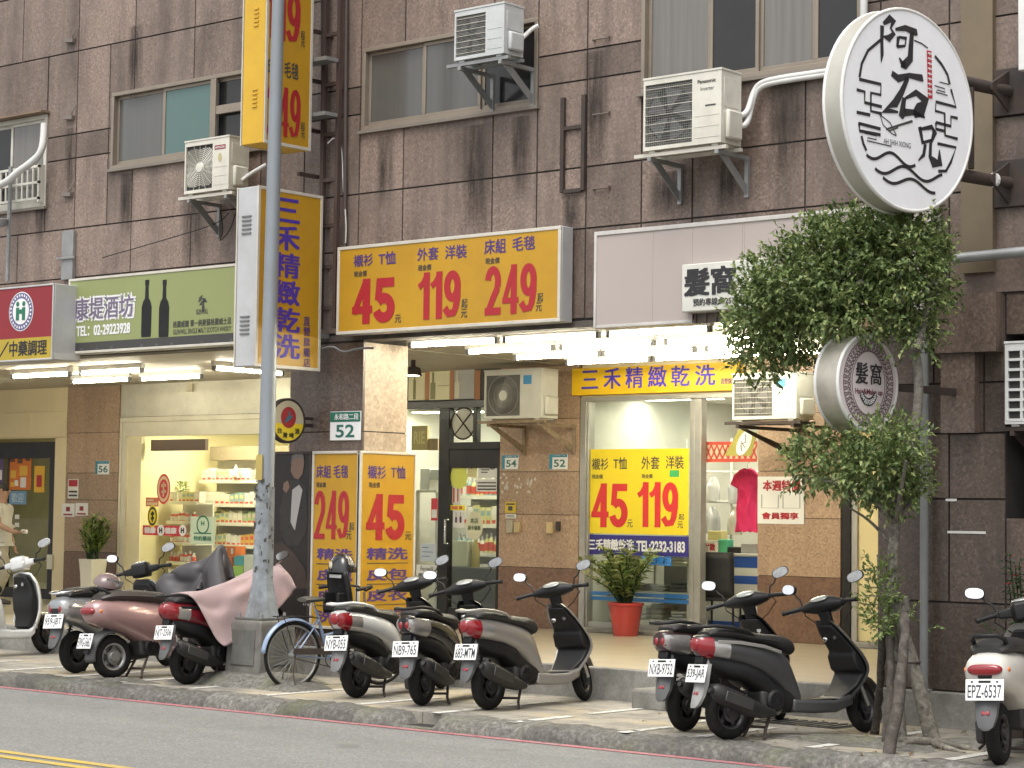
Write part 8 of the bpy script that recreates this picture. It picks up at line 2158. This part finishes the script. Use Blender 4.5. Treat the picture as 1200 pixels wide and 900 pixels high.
draped('draped_cloth', 'faded pink sheet draped over the front of the NJT-2506 scooter', s4, 20, [[-24,2,86,-25,15,99,-36,5,112,-45,18,116,-54,33,124,-62,47,132,-69,64,136,-74,82,141,-76,99,148,-79,115,157,-81,130,165,-83,144,175,-81,157,183,-73,171,184,-72,185,182,-60,197,174,-47,208,169,-44,225,162,-43,240,154,-31,248,144],
[-32,-4,108,-25,7,101,-32,16,123,-43,29,127,-41,43,126,-44,58,132,-51,75,132,-59,91,137,-61,106,148,-61,116,162,-62,128,174,-65,141,186,-68,155,197,-71,171,205,-60,187,199,-52,203,193,-41,216,188,-39,233,181,-27,239,169,-15,246,158],
[-30,-10,122,-36,5,130,-32,12,150,-32,33,147,-34,34,144,-40,59,148,-40,76,144,-40,95,139,-42,113,146,-44,127,157,-45,137,171,-46,147,186,-48,158,201,-49,174,207,-49,192,216,-43,210,212,-36,226,206,-26,238,197,-12,241,183,1,248,171],
[-34,-18,147,-32,-2,148,-31,6,156,-29,29,150,-33,49,150,-44,62,147,-38,79,144,-37,97,151,-29,115,157,-24,131,162,-25,141,177,-26,148,193,-27,160,208,-28,176,217,-28,192,223,-25,210,223,-20,227,221,-10,241,210,4,244,197,17,239,183],
[-26,-24,157,-29,-5,168,-32,9,169,-32,29,166,-41,47,166,-37,65,165,-30,82,162,-27,101,163,-28,116,177,-24,133,183,-14,147,187,-12,164,193,-8,169,210,-13,175,214,-11,191,229,-6,209,233,0,223,228,9,234,218,22,242,207,33,233,195],
[-25,-25,182,-27,-1,178,-21,14,176,-27,32,165,-23,44,180,-17,64,176,-14,83,176,-11,103,177,-7,123,178,-8,138,187,-5,148,201,-4,163,212,6,174,214,-7,190,224,8,196,233,13,213,230,21,216,233,22,231,230,38,236,220,49,229,210],
[-2,-25,183,-1,-7,187,1,12,183,0,30,181,-2,48,185,-2,66,190,-1,85,193,1,105,194,5,124,195,9,142,195,12,159,196,11,173,205,14,183,220,19,200,230,31,214,226,33,217,224,38,223,237,36,221,234,48,226,234,62,221,224],
[20,-24,183,21,-5,185,22,13,188,19,31,189,18,49,194,18,68,198,18,87,203,18,106,207,18,124,211,18,142,214,19,160,215,24,177,215,31,194,215,34,213,226,33,218,230,35,225,238,38,222,241,40,222,241,36,212,231,48,217,239],
[36,-17,176,38,1,179,28,17,179,28,35,185,28,54,190,27,72,194,23,90,198,23,109,202,24,128,205,25,146,209,28,163,212,33,180,217,38,197,223,37,214,235,34,215,232,46,228,249,53,247,266,39,224,237,40,220,241,41,228,226],
[36,-3,163,31,5,157,34,24,162,37,43,168,37,62,174,36,80,179,33,99,183,27,116,188,27,134,196,28,150,205,28,166,214,28,182,222,29,199,230,33,217,235,38,226,238,39,225,240,41,226,239,34,223,243,41,226,234,39,232,229],
[45,2,145,42,15,147,32,35,144,36,54,149,40,68,160,44,85,170,45,102,179,47,120,187,47,138,195,46,155,202,46,172,210,47,188,217,47,205,224,31,212,231,41,228,236,40,226,240,36,224,239,42,224,233,52,232,218,49,223,211],
[49,11,125,45,28,130,50,45,137,51,62,143,47,80,149,42,97,154,41,114,162,43,132,170,44,150,177,43,167,185,42,183,192,45,198,200,49,196,216,54,206,227,52,223,232,48,223,233,45,238,231,51,222,220,52,229,209,48,223,196],
[52,21,106,49,38,112,50,56,118,48,73,125,46,91,131,46,108,138,45,126,145,45,144,152,47,161,160,50,177,168,57,186,180,63,187,196,70,195,210,74,208,222,70,223,220,57,230,219,48,236,213,39,224,203,54,222,191,45,234,181],
[55,31,87,53,49,93,52,67,100,51,84,106,50,102,113,50,119,120,52,136,127,55,153,136,61,167,146,69,174,160,75,182,173,78,194,184,74,209,194,84,215,206,81,228,207,64,230,199,52,242,193,38,233,184,42,218,174,50,227,162],
[66,43,72,59,60,76,58,77,82,57,95,89,58,112,96,59,129,103,64,145,112,73,157,124,81,168,136,84,181,148,86,194,159,82,208,168,85,219,179,99,219,190,86,224,186,70,231,178,60,244,173,43,242,165,39,227,155,44,215,145]], PINKC)
draped('draped_cloth', 'dark grey rain cover draped over the handlebar of the rose scooter', s3, 15, [[-78,163,163,-81,156,174,-80,156,187,-75,163,196,-70,172,199,-73,168,206,-77,161,196,-78,172,188,-74,179,178,-69,181,165,-62,188,154,-58,195,144,-53,204,135,-49,213,125,-44,221,115],
[-63,153,158,-63,150,172,-62,150,185,-61,152,198,-58,161,207,-56,162,204,-63,168,205,-65,169,195,-62,179,186,-58,188,176,-53,197,167,-49,205,158,-45,214,148,-40,223,138,-34,230,128],
[-45,149,156,-45,150,170,-45,156,183,-46,162,194,-44,166,206,-52,178,202,-47,167,203,-54,178,207,-54,189,199,-50,199,189,-44,205,179,-38,213,170,-35,223,161,-29,230,151,-22,237,140],
[-27,151,155,-27,154,170,-30,163,178,-32,172,188,-30,172,200,-34,167,206,-36,171,216,-39,184,216,-37,193,206,-37,205,201,-31,211,191,-28,220,183,-21,227,172,-14,234,162,-7,239,151],
[-9,157,155,-12,164,167,-13,169,178,-15,175,185,-14,168,195,-15,168,208,-18,172,220,-24,184,221,-26,197,220,-25,210,213,-20,217,204,-14,223,194,-6,228,182,2,232,171,9,237,160],
[7,166,155,2,176,163,4,176,174,3,178,186,4,173,196,2,174,208,0,177,220,-6,187,227,-9,200,228,-9,212,223,-5,219,214,3,221,203,10,224,191,18,227,179,25,233,169],
[23,174,156,19,181,167,17,182,180,21,182,186,22,179,196,20,178,208,18,182,220,12,192,227,8,199,227,9,212,225,11,222,224,18,222,213,26,225,201,33,224,189,40,230,180],
[38,169,165,33,176,175,33,184,184,31,193,192,26,194,199,26,194,205,30,193,212,26,191,220,24,198,232,26,211,232,26,223,234,33,223,224,41,225,212,48,222,201,54,230,192],
[54,167,175,45,175,183,38,185,185,35,193,194,41,195,201,31,198,201,42,201,206,42,200,221,42,202,233,42,209,242,41,222,245,48,224,235,52,220,224,59,226,215,66,234,206],
[51,180,165,44,183,176,36,185,187,35,184,195,35,187,203,38,189,215,44,196,224,56,201,230,55,206,242,56,208,253,55,221,257,56,219,248,62,227,238,71,229,228,77,227,215],
[35,181,155,35,191,165,42,196,176,48,195,188,52,191,200,55,188,211,59,189,224,64,193,237,69,199,249,72,207,260,72,221,263,71,213,252,69,214,244,69,214,229,71,213,216],
[44,189,144,51,191,157,57,188,169,62,185,182,67,183,194,72,186,205,76,192,216,79,200,228,79,209,238,68,213,243,78,222,245,71,221,240,82,214,232,77,203,224,69,196,215],
[61,185,136,67,183,150,72,181,162,78,182,174,82,187,185,86,194,196,88,201,206,85,211,215,73,214,221,66,220,226,79,224,227,75,233,225,79,222,217,82,211,208,79,199,201],
[77,181,129,83,180,142,89,182,154,93,188,165,96,195,175,97,203,185,91,212,192,78,213,198,67,217,204,66,224,208,79,227,209,83,235,209,72,231,202,76,220,193,79,209,186],
[94,177,121,99,183,133,103,190,144,105,197,154,104,206,163,95,212,169,83,213,175,71,216,181,59,219,187,67,226,189,81,227,191,89,234,191,78,240,186,72,231,179,74,220,171]], COVERC)

# ---- helmet hanging by its strap on the rose scooter
hc = F(126, 684, 14.35)
hm = thing('helmet', 'dusty mauve half helmet hanging above the tail of the rose scooter', 'helmet', (hc.x, 14.35, hc.z))
mb = MB(); rings = []
for k in range(9):
    th = R(90 * k / 8); rr = math.sin(th); 
    rings.append([((.135 * rr + .004) * math.cos(2 * math.pi * i / 28) * (1.05), (.15 * rr + .004) * math.sin(2 * math.pi * i / 28), .13 * math.cos(th) - .02) for i in range(28)])
rings.append([(.128 * math.cos(2 * math.pi * i / 28) * 1.05, .143 * math.sin(2 * math.pi * i / 28), -.022) for i in range(28)])
rings.append([(.10 * math.cos(2 * math.pi * i / 28), .11 * math.sin(2 * math.pi * i / 28), .05) for i in range(28)])
mb.loft(rings); o = mb.build('shell', paint('mauve helmet', (.17, .115, .115), .3, .25, coat=.4), hm, smooth=50, local=True)
mb = MB(); mb.loft([[(x, y, z) for x, y, z in ((.05, -.10, .02), (.135, -.03, .0), (.155, .05, .0), (.165, .05, .06), (.15, -.03, .075), (.07, -.10, .09))], [(x, y, z) for x, y, z in ((.052, -.104, .02), (.14, -.032, .0), (.16, .05, .0), (.17, .05, .06), (.155, -.032, .075), (.072, -.104, .09))]]); mb.build('visor', CLEARL, hm, local=True)
mb = MB()
for s in (-1, 1): mb.tube([(s * .10, 0, -.02), (s * .105, -.01, -.12), (s * .06, .0, -.20), (0, 0, -.215)], .016, 8)
mb.ell((0, .02, -.08), (.075, .08, .06)); mb.build('strap', BLACK, hm, smooth=60, local=True)
hm.rotation_euler = (0, R(14), R(10))

# ------------------------------------------------------------------ bicycle
bx, by = at_rear(342, 808)
bk = thing('bicycle', 'light blue city bicycle with a black child seat, beside the lamp post', 'bicycle', (bx, by, SWZ), R(-10))
BLUEF = paint('light blue bicycle paint', (.23, .31, .46), .28, .2, coat=.6)
def bwheel(name, y):
    r = .335
    mb = MB(); mb.torus((0, 0, 0), r - .018, .018, 'x', 56, 8); o = mb.build(name, RUBBER, bk, smooth=60, local=True); o.location = (0, y, r)
    mb = MB(); mb.torus((0, 0, 0), r - .042, .012, 'x', 56, 6)
    mb.lathe([(0, -.05), (.022, -.05), (.022, .05), (0, .05)], 12, axis='x'); mb.build('rim', ALU, o, smooth=50, local=True)
    mb = MB()
    for k in range(32):
        a = 2 * math.pi * k / 32; s = -1 if k % 2 else 1
        mb.tube([(s * .03, .02 * math.cos(a + 1), .02 * math.sin(a + 1)), (0, (r - .045) * math.cos(a), (r - .045) * math.sin(a))], .0014, 4)
    mb.build('spokes', STEEL, o, local=True)
    return o
bwheel('rear_wheel', 0); bwheel('front_wheel', 1.08)
mb = MB()
A_ = (0, .44, .29)                                              # bottom bracket
mb.tube([A_, (0, .27, .78)], .016, 10); mb.tube([A_, (0, .64, .40), (0, .86, .66), (0, .875, .74)], .018, 10); mb.tube([(0, .36, .52), (0, .60, .56), (0, .85, .80)], .014, 10)
for s in (-1, 1):
    mb.tube([(s * .03, .42, .29), (s * .055, .0, .335)], .009, 8); mb.tube([(s * .018, .30, .68), (s * .055, 0, .335)], .008, 8)
mb.build('frame', BLUEF, bk, smooth=60, local=True)
mb = MB(); mb.tube([(0, .875, .72), (0, .86, .95)], .013, 8)
for s in (-1, 1): mb.tube([(s * .05, .91, .66), (s * .05, .96, .55), (s * .05, 1.08, .335)], .011, 8)
mb.obox((0, .905, .68), (.12, .04, .03)); mb.build('fork', CHROME, bk, smooth=50, local=True)
mb = MB(); mb.tube([(-.30, .64, 1.0), (-.25, .76, 1.02), (-.12, .87, 1.0), (0, .88, .96), (.12, .87, 1.0), (.25, .76, 1.02), (.30, .64, 1.0)], .012, 10)
mb.build('handlebar', BLACK, bk, smooth=60, local=True)
mb = MB()
for s in (-1, 1): mb.tube([(s * .30, .65, 1.0), (s * .33, .53, .985)], .018, 10)
mb.build('grip', BLACK, bk, smooth=60, local=True)
mb = MB()
for a0, cy in ((20, 0), (15, 1.08)):
    shell(mb, cy, .335, .357, .032, 30 if cy == 0 else 40, 175 if cy == 0 else 165, 22, .014)
mb.build('mudguard', BLUEF, bk, smooth=60, local=True, solid=.003)
mb = MB(); sectloft(mb, catmull([(.10, .86, .90, .085), (.17, .85, .915, .10), (.26, .855, .91, .075), (.36, .865, .90, .03)], 3), flat=.3); mb.build('saddle', paint('worn saddle', (.07, .065, .055), .6, .4), bk, smooth=50, local=True)
mb = MB(); mb.tube([(0, .27, .76), (0, .235, .86)], .012, 8)
for s in (-1, 1): mb.torus((s * .04, .16, .835), .014, .004, 'x', 10, 5)
mb.build('seat_post', CHROME, bk, smooth=60, local=True)
mb = MB()
for s in (-1, 1):
    mb.tube([(s * .06, .26, .70), (s * .065, .1, .72), (s * .06, -.20, .72)], .006, 6); mb.tube([(s * .06, -.15, .72), (s * .06, 0, .34)], .005, 6)
for k in range(5): mb.tube([(-.06, .2 - k * .1, .72), (.06, .2 - k * .1, .72)], .004, 5)
mb.build('rear_rack', BLACK, bk, smooth=60, local=True)
mb = MB(); mb.torus((.06, .44, .29), .085, .006, 'x', 30, 6); mb.lathe([(0, 0), (.03, 0), (.03, .01), (0, .01)], 12, (.055, .44, .29), 'x')
mb.bar((.075, .44, .29), (.075, .52, .15), .014); mb.bar((-.075, .44, .29), (-.075, .36, .43), .014); mb.obox((.115, .53, .145), (.08, .05, .02)); mb.obox((-.115, .35, .435), (.08, .05, .02)); mb.build('crank', IRON, bk, smooth=35, local=True)
mb = MB(); mb.bar((.06, .44, .375), (.06, 0, .365), .01); mb.bar((.06, .44, .205), (.06, 0, .305), .01); mb.obox((.066, .22, .37), (.012, .50, .06), R(-2)); mb.build('chain', IRON, bk, local=True)
mb = MB(); 
for s in (-1, 1): mb.tube([(s * .055, 0, .335), (s * .09, -.05, .15), (s * .12, -.03, .01)], .006, 6)
mb.tube([(-.12, -.03, .01), (.12, -.03, .01)], .006, 6); mb.build('stand', IRON, bk, smooth=60, local=True)
# black child seat behind the handlebar with a head rest
mb = MB()
def cs(i, j): u = j * 2 - 1; z = .74 + .42 * i; w = .145 + .03 * math.sin(i * 3); return (u * w, .60 + .10 * (u * u) * -1 + .0 + .08 * (1 - i), z)
mb.grid(cs, 10, 10); cseat = mb.build('child_seat', BLACK, bk, smooth=60, local=True, solid=.05)
mb = MB(); mb.obox((0, .56, .80), (.26, .24, .07)); mb.box(-.135, -.105, .44, .62, .74, .95); mb.box(.105, .135, .44, .62, .74, .95); mb.build('seat_shell', BLACK, cseat, bevel=.03, seg=3, local=True)
mb = MB(); rings = []
for k in range(9):
    th = R(88 * k / 8 + 2); rings.append([(.155 * math.sin(th) * math.copysign(abs(math.cos(a)) ** .7, math.cos(a)), .58 + .115 * math.sin(th) * math.copysign(abs(math.sin(a)) ** .7, math.sin(a)), 1.15 + .19 * math.cos(th)) for a in [2 * math.pi * i / 24 for i in range(24)]])
mb.loft(rings); mb.build('head_rest', BLACKG, cseat, smooth=45, local=True)
mb = MB(); mb.ell((-.04, .468, 1.22), (.028, .008, .034)); mb.add([(-.066, .462, 1.245), (-.05, .462, 1.245), (-.06, .462, 1.27)], [(0, 1, 2)]); mb.add([(-.03, .462, 1.245), (-.014, .462, 1.245), (-.02, .462, 1.27)], [(0, 1, 2)]); mb.build('emblem', paint('cream emblem', (.6, .55, .42), .5, .1), cseat, smooth=60, local=True)
mb = MB()
for z in (1.11, .82): mb.obox((0, .50, z), (.20, .014, .035))
mb.build('reflective_strip', paint('grey strip', (.5, .5, .5), .3, .1), cseat, bevel=.005, local=True)
mb = MB(); mb.tube([(-.05, .6, 1.0), (-.05, .6, 1.16)], .012, 6); mb.tube([(.05, .6, 1.0), (.05, .6, 1.16)], .012, 6); mb.build('head_rest_post', IRON, cseat, local=True)

# ------------------------------------------------------------------ man at the left edge, walking along the arcade
mY = 19.6
mp = F(6, 700, mY)
man = thing('person', 'man in a white t-shirt and beige trousers walking in the arcade, holding something white', 'person', (F(2, 620, mY).x, mY, FL), R(-62))
man.scale = (1.06,) * 3
SKIN = paint('skin', (.42, .25, .17), .55, .1, dirt_col=(.35, .18, .12))
HAIR = paint('dark hair', (.02, .017, .015), .6, .1)
TSHIRT = fabric('white t-shirt cloth', (.70, .68, .62)); TROUS = fabric('beige trouser cloth', (.40, .36, .27))
def skin_body(name, verts, edges, radii, m, parent, sub=2):
    me = bpy.data.meshes.new(name); me.from_pydata(verts, edges, []); me.materials.append(m)
    o = bpy.data.objects.new(name, me); COL.objects.link(o); o.parent = parent
    sk = o.modifiers.new('skin', 'SKIN'); sk.use_smooth_shade = True
    if not me.skin_vertices: me.skin_vertices.new()
    for i, r_ in enumerate(radii): me.skin_vertices[0].data[i].radius = r_ if isinstance(r_, tuple) else (r_, r_)
    me.skin_vertices[0].data[0].use_root = True
    sb = o.modifiers.new('subd', 'SUBSURF'); sb.levels = sub; sb.render_levels = sub
    return o
# local: forward +Y, right +X, 1.68 m tall
V = [(0, 0, .93), (0, 0, 1.05), (0, .01, 1.22), (0, 0, 1.36), (0, -.005, 1.44), (0, .01, 1.50), (0, .015, 1.56), (0, .02, 1.63),
     (.17, 0, 1.36), (.23, .05, 1.12), (.22, .27, 1.03), (.215, .35, 1.02),
     (-.17, 0, 1.36), (-.22, -.06, 1.12), (-.22, .06, .90), (-.22, .09, .83),
     (.09, .0, .86), (.10, .14, .48), (.10, -.02, .08), (.10, .12, .045),
     (-.09, 0, .86), (-.10, -.10, .48), (-.10, -.36, .14), (-.10, -.28, .04)]
E_ = [(0, 1), (1, 2), (2, 3), (3, 4), (4, 5), (5, 6), (6, 7), (3, 8), (8, 9), (9, 10), (10, 11), (3, 12), (12, 13), (13, 14), (14, 15), (0, 16), (16, 17), (17, 18), (18, 19), (0, 20), (20, 21), (21, 22), (22, 23)]
Rr = [(.15, .11), (.145, .11), (.155, .115), (.14, .10), .06, .062, .085, .075, .06, .045, .036, .03, .06, .045, .036, .03, .095, .062, .042, .045, .095, .062, .042, .045]
body_o = skin_body('body', V, E_, Rr, SKIN, man)
V2 = [(0, 0, .97), (0, 0, 1.08), (0, .01, 1.22), (0, 0, 1.355), (0, -.004, 1.415), (.17, 0, 1.36), (.215, .03, 1.20), (-.17, 0, 1.36), (-.21, -.04, 1.20), (0, 0, .88)]
skin_body('t_shirt', V2, [(0, 1), (1, 2), (2, 3), (3, 4), (3, 5), (5, 6), (3, 7), (7, 8), (0, 9)], [(.172, .13), (.17, .135), (.172, .135), (.155, .115), .072, .082, .078, .082, .078, (.17, .13)], TSHIRT, man)
V3 = [(0, 0, .93), (.09, 0, .84), (.10, .135, .48), (.10, -.02, .12), (-.09, 0, .84), (-.10, -.10, .48), (-.10, -.34, .17), (0, 0, 1.0)]
skin_body('trousers', V3, [(0, 1), (1, 2), (2, 3), (0, 4), (4, 5), (5, 6), (0, 7)], [(.16, .125), .11, .085, .07, .11, .085, .07, (.158, .122)], TROUS, man)
mb = MB(); mb.ell((0, .0, 1.625), (.083, .098, .085), 18, 12); mb.v = [(p[0], p[1] - .008 if p[1] > .03 else p[1] - .012, p[2] + (.006 if p[2] > 1.62 else 0)) for p in mb.v if True]
hair = mb.build('hair', HAIR, man, smooth=60, local=True)
mb = MB(); mb.ell((0, .105, 1.595), (.014, .02, .02)); 
for s in (-1, 1): mb.ell((s * .082, .015, 1.60), (.012, .022, .032))
mb.ell((0, .09, 1.55), (.026, .012, .008)); mb.build('face_features', SKIN, man, smooth=60, local=True)
mb = MB()
for s in (-1, 1): mb.ell((s * .032, .093, 1.615), (.012, .008, .007))
mb.build('eye', paint('eye', (.03, .02, .02), .2, 0), man, smooth=60, local=True)
# hands: palm and five fingers each
def hand(side, w, d, curl):
    w = Vector(w); d = Vector(d).normalized(); u = Vector((1, 0, 0)); n = d.cross(u).normalized()
    V = [w, w + d * .05, w + d * .085]; E2 = [(0, 1), (1, 2)]; RR = [.026, (.036, .017), (.038, .014)]
    for k, L in enumerate((.062, .072, .067, .052)):
        b = w + d * .08 + u * ((k - 1.5) * .019); e1 = b + d * L * .5 - n * curl * .3 * L; e2 = e1 + d * L * .35 - n * curl * L * .5
        i = len(V); V += [b, e1, e2]; E2 += [(1, i), (i, i + 1), (i + 1, i + 2)]; RR += [.010, .009, .0075]
    i = len(V); b = w + d * .03 - u * side * .03; V += [b, b + d * .03 - u * side * .025 - n * .012, b + d * .06 - u * side * .022 - n * .02]; E2 += [(1, i), (i, i + 1), (i + 1, i + 2)]; RR += [.012, .011, .009]
    return skin_body('hand', [tuple(v) for v in V], E2, RR, SKIN, man, 1)
hand(1, (.215, .34, 1.02), (0, 1, .0), .8); hand(-1, (-.22, .088, .835), (0, .25, -1), .5)
for s, y0, z0 in ((1, .03, .0), (-1, -.33, .0)):
    mb = MB(); sectloft(mb, catmull([(y0 - .09, .002, .09, .036), (y0, .002, .10, .044), (y0 + .10, .002, .075, .048), (y0 + .17, .002, .05, .03)], 3), flat=0); o = mb.build('shoe', paint('dark shoe', (.05, .045, .04), .5, .2), man, smooth=50, local=True); o.location.x = s * .10
bpy.context.view_layer.update(); hl = man.matrix_basis @ Vector((.215, .45, 1.03))
mb = MB(); mb.obox((hl.x, hl.y, hl.z), (.10, .05, .06), .2, .1, .3); tag(mb.build('paper_packet', PAPERW, None, bevel=.012), 'small white packet in the walking man hand', 'packet')
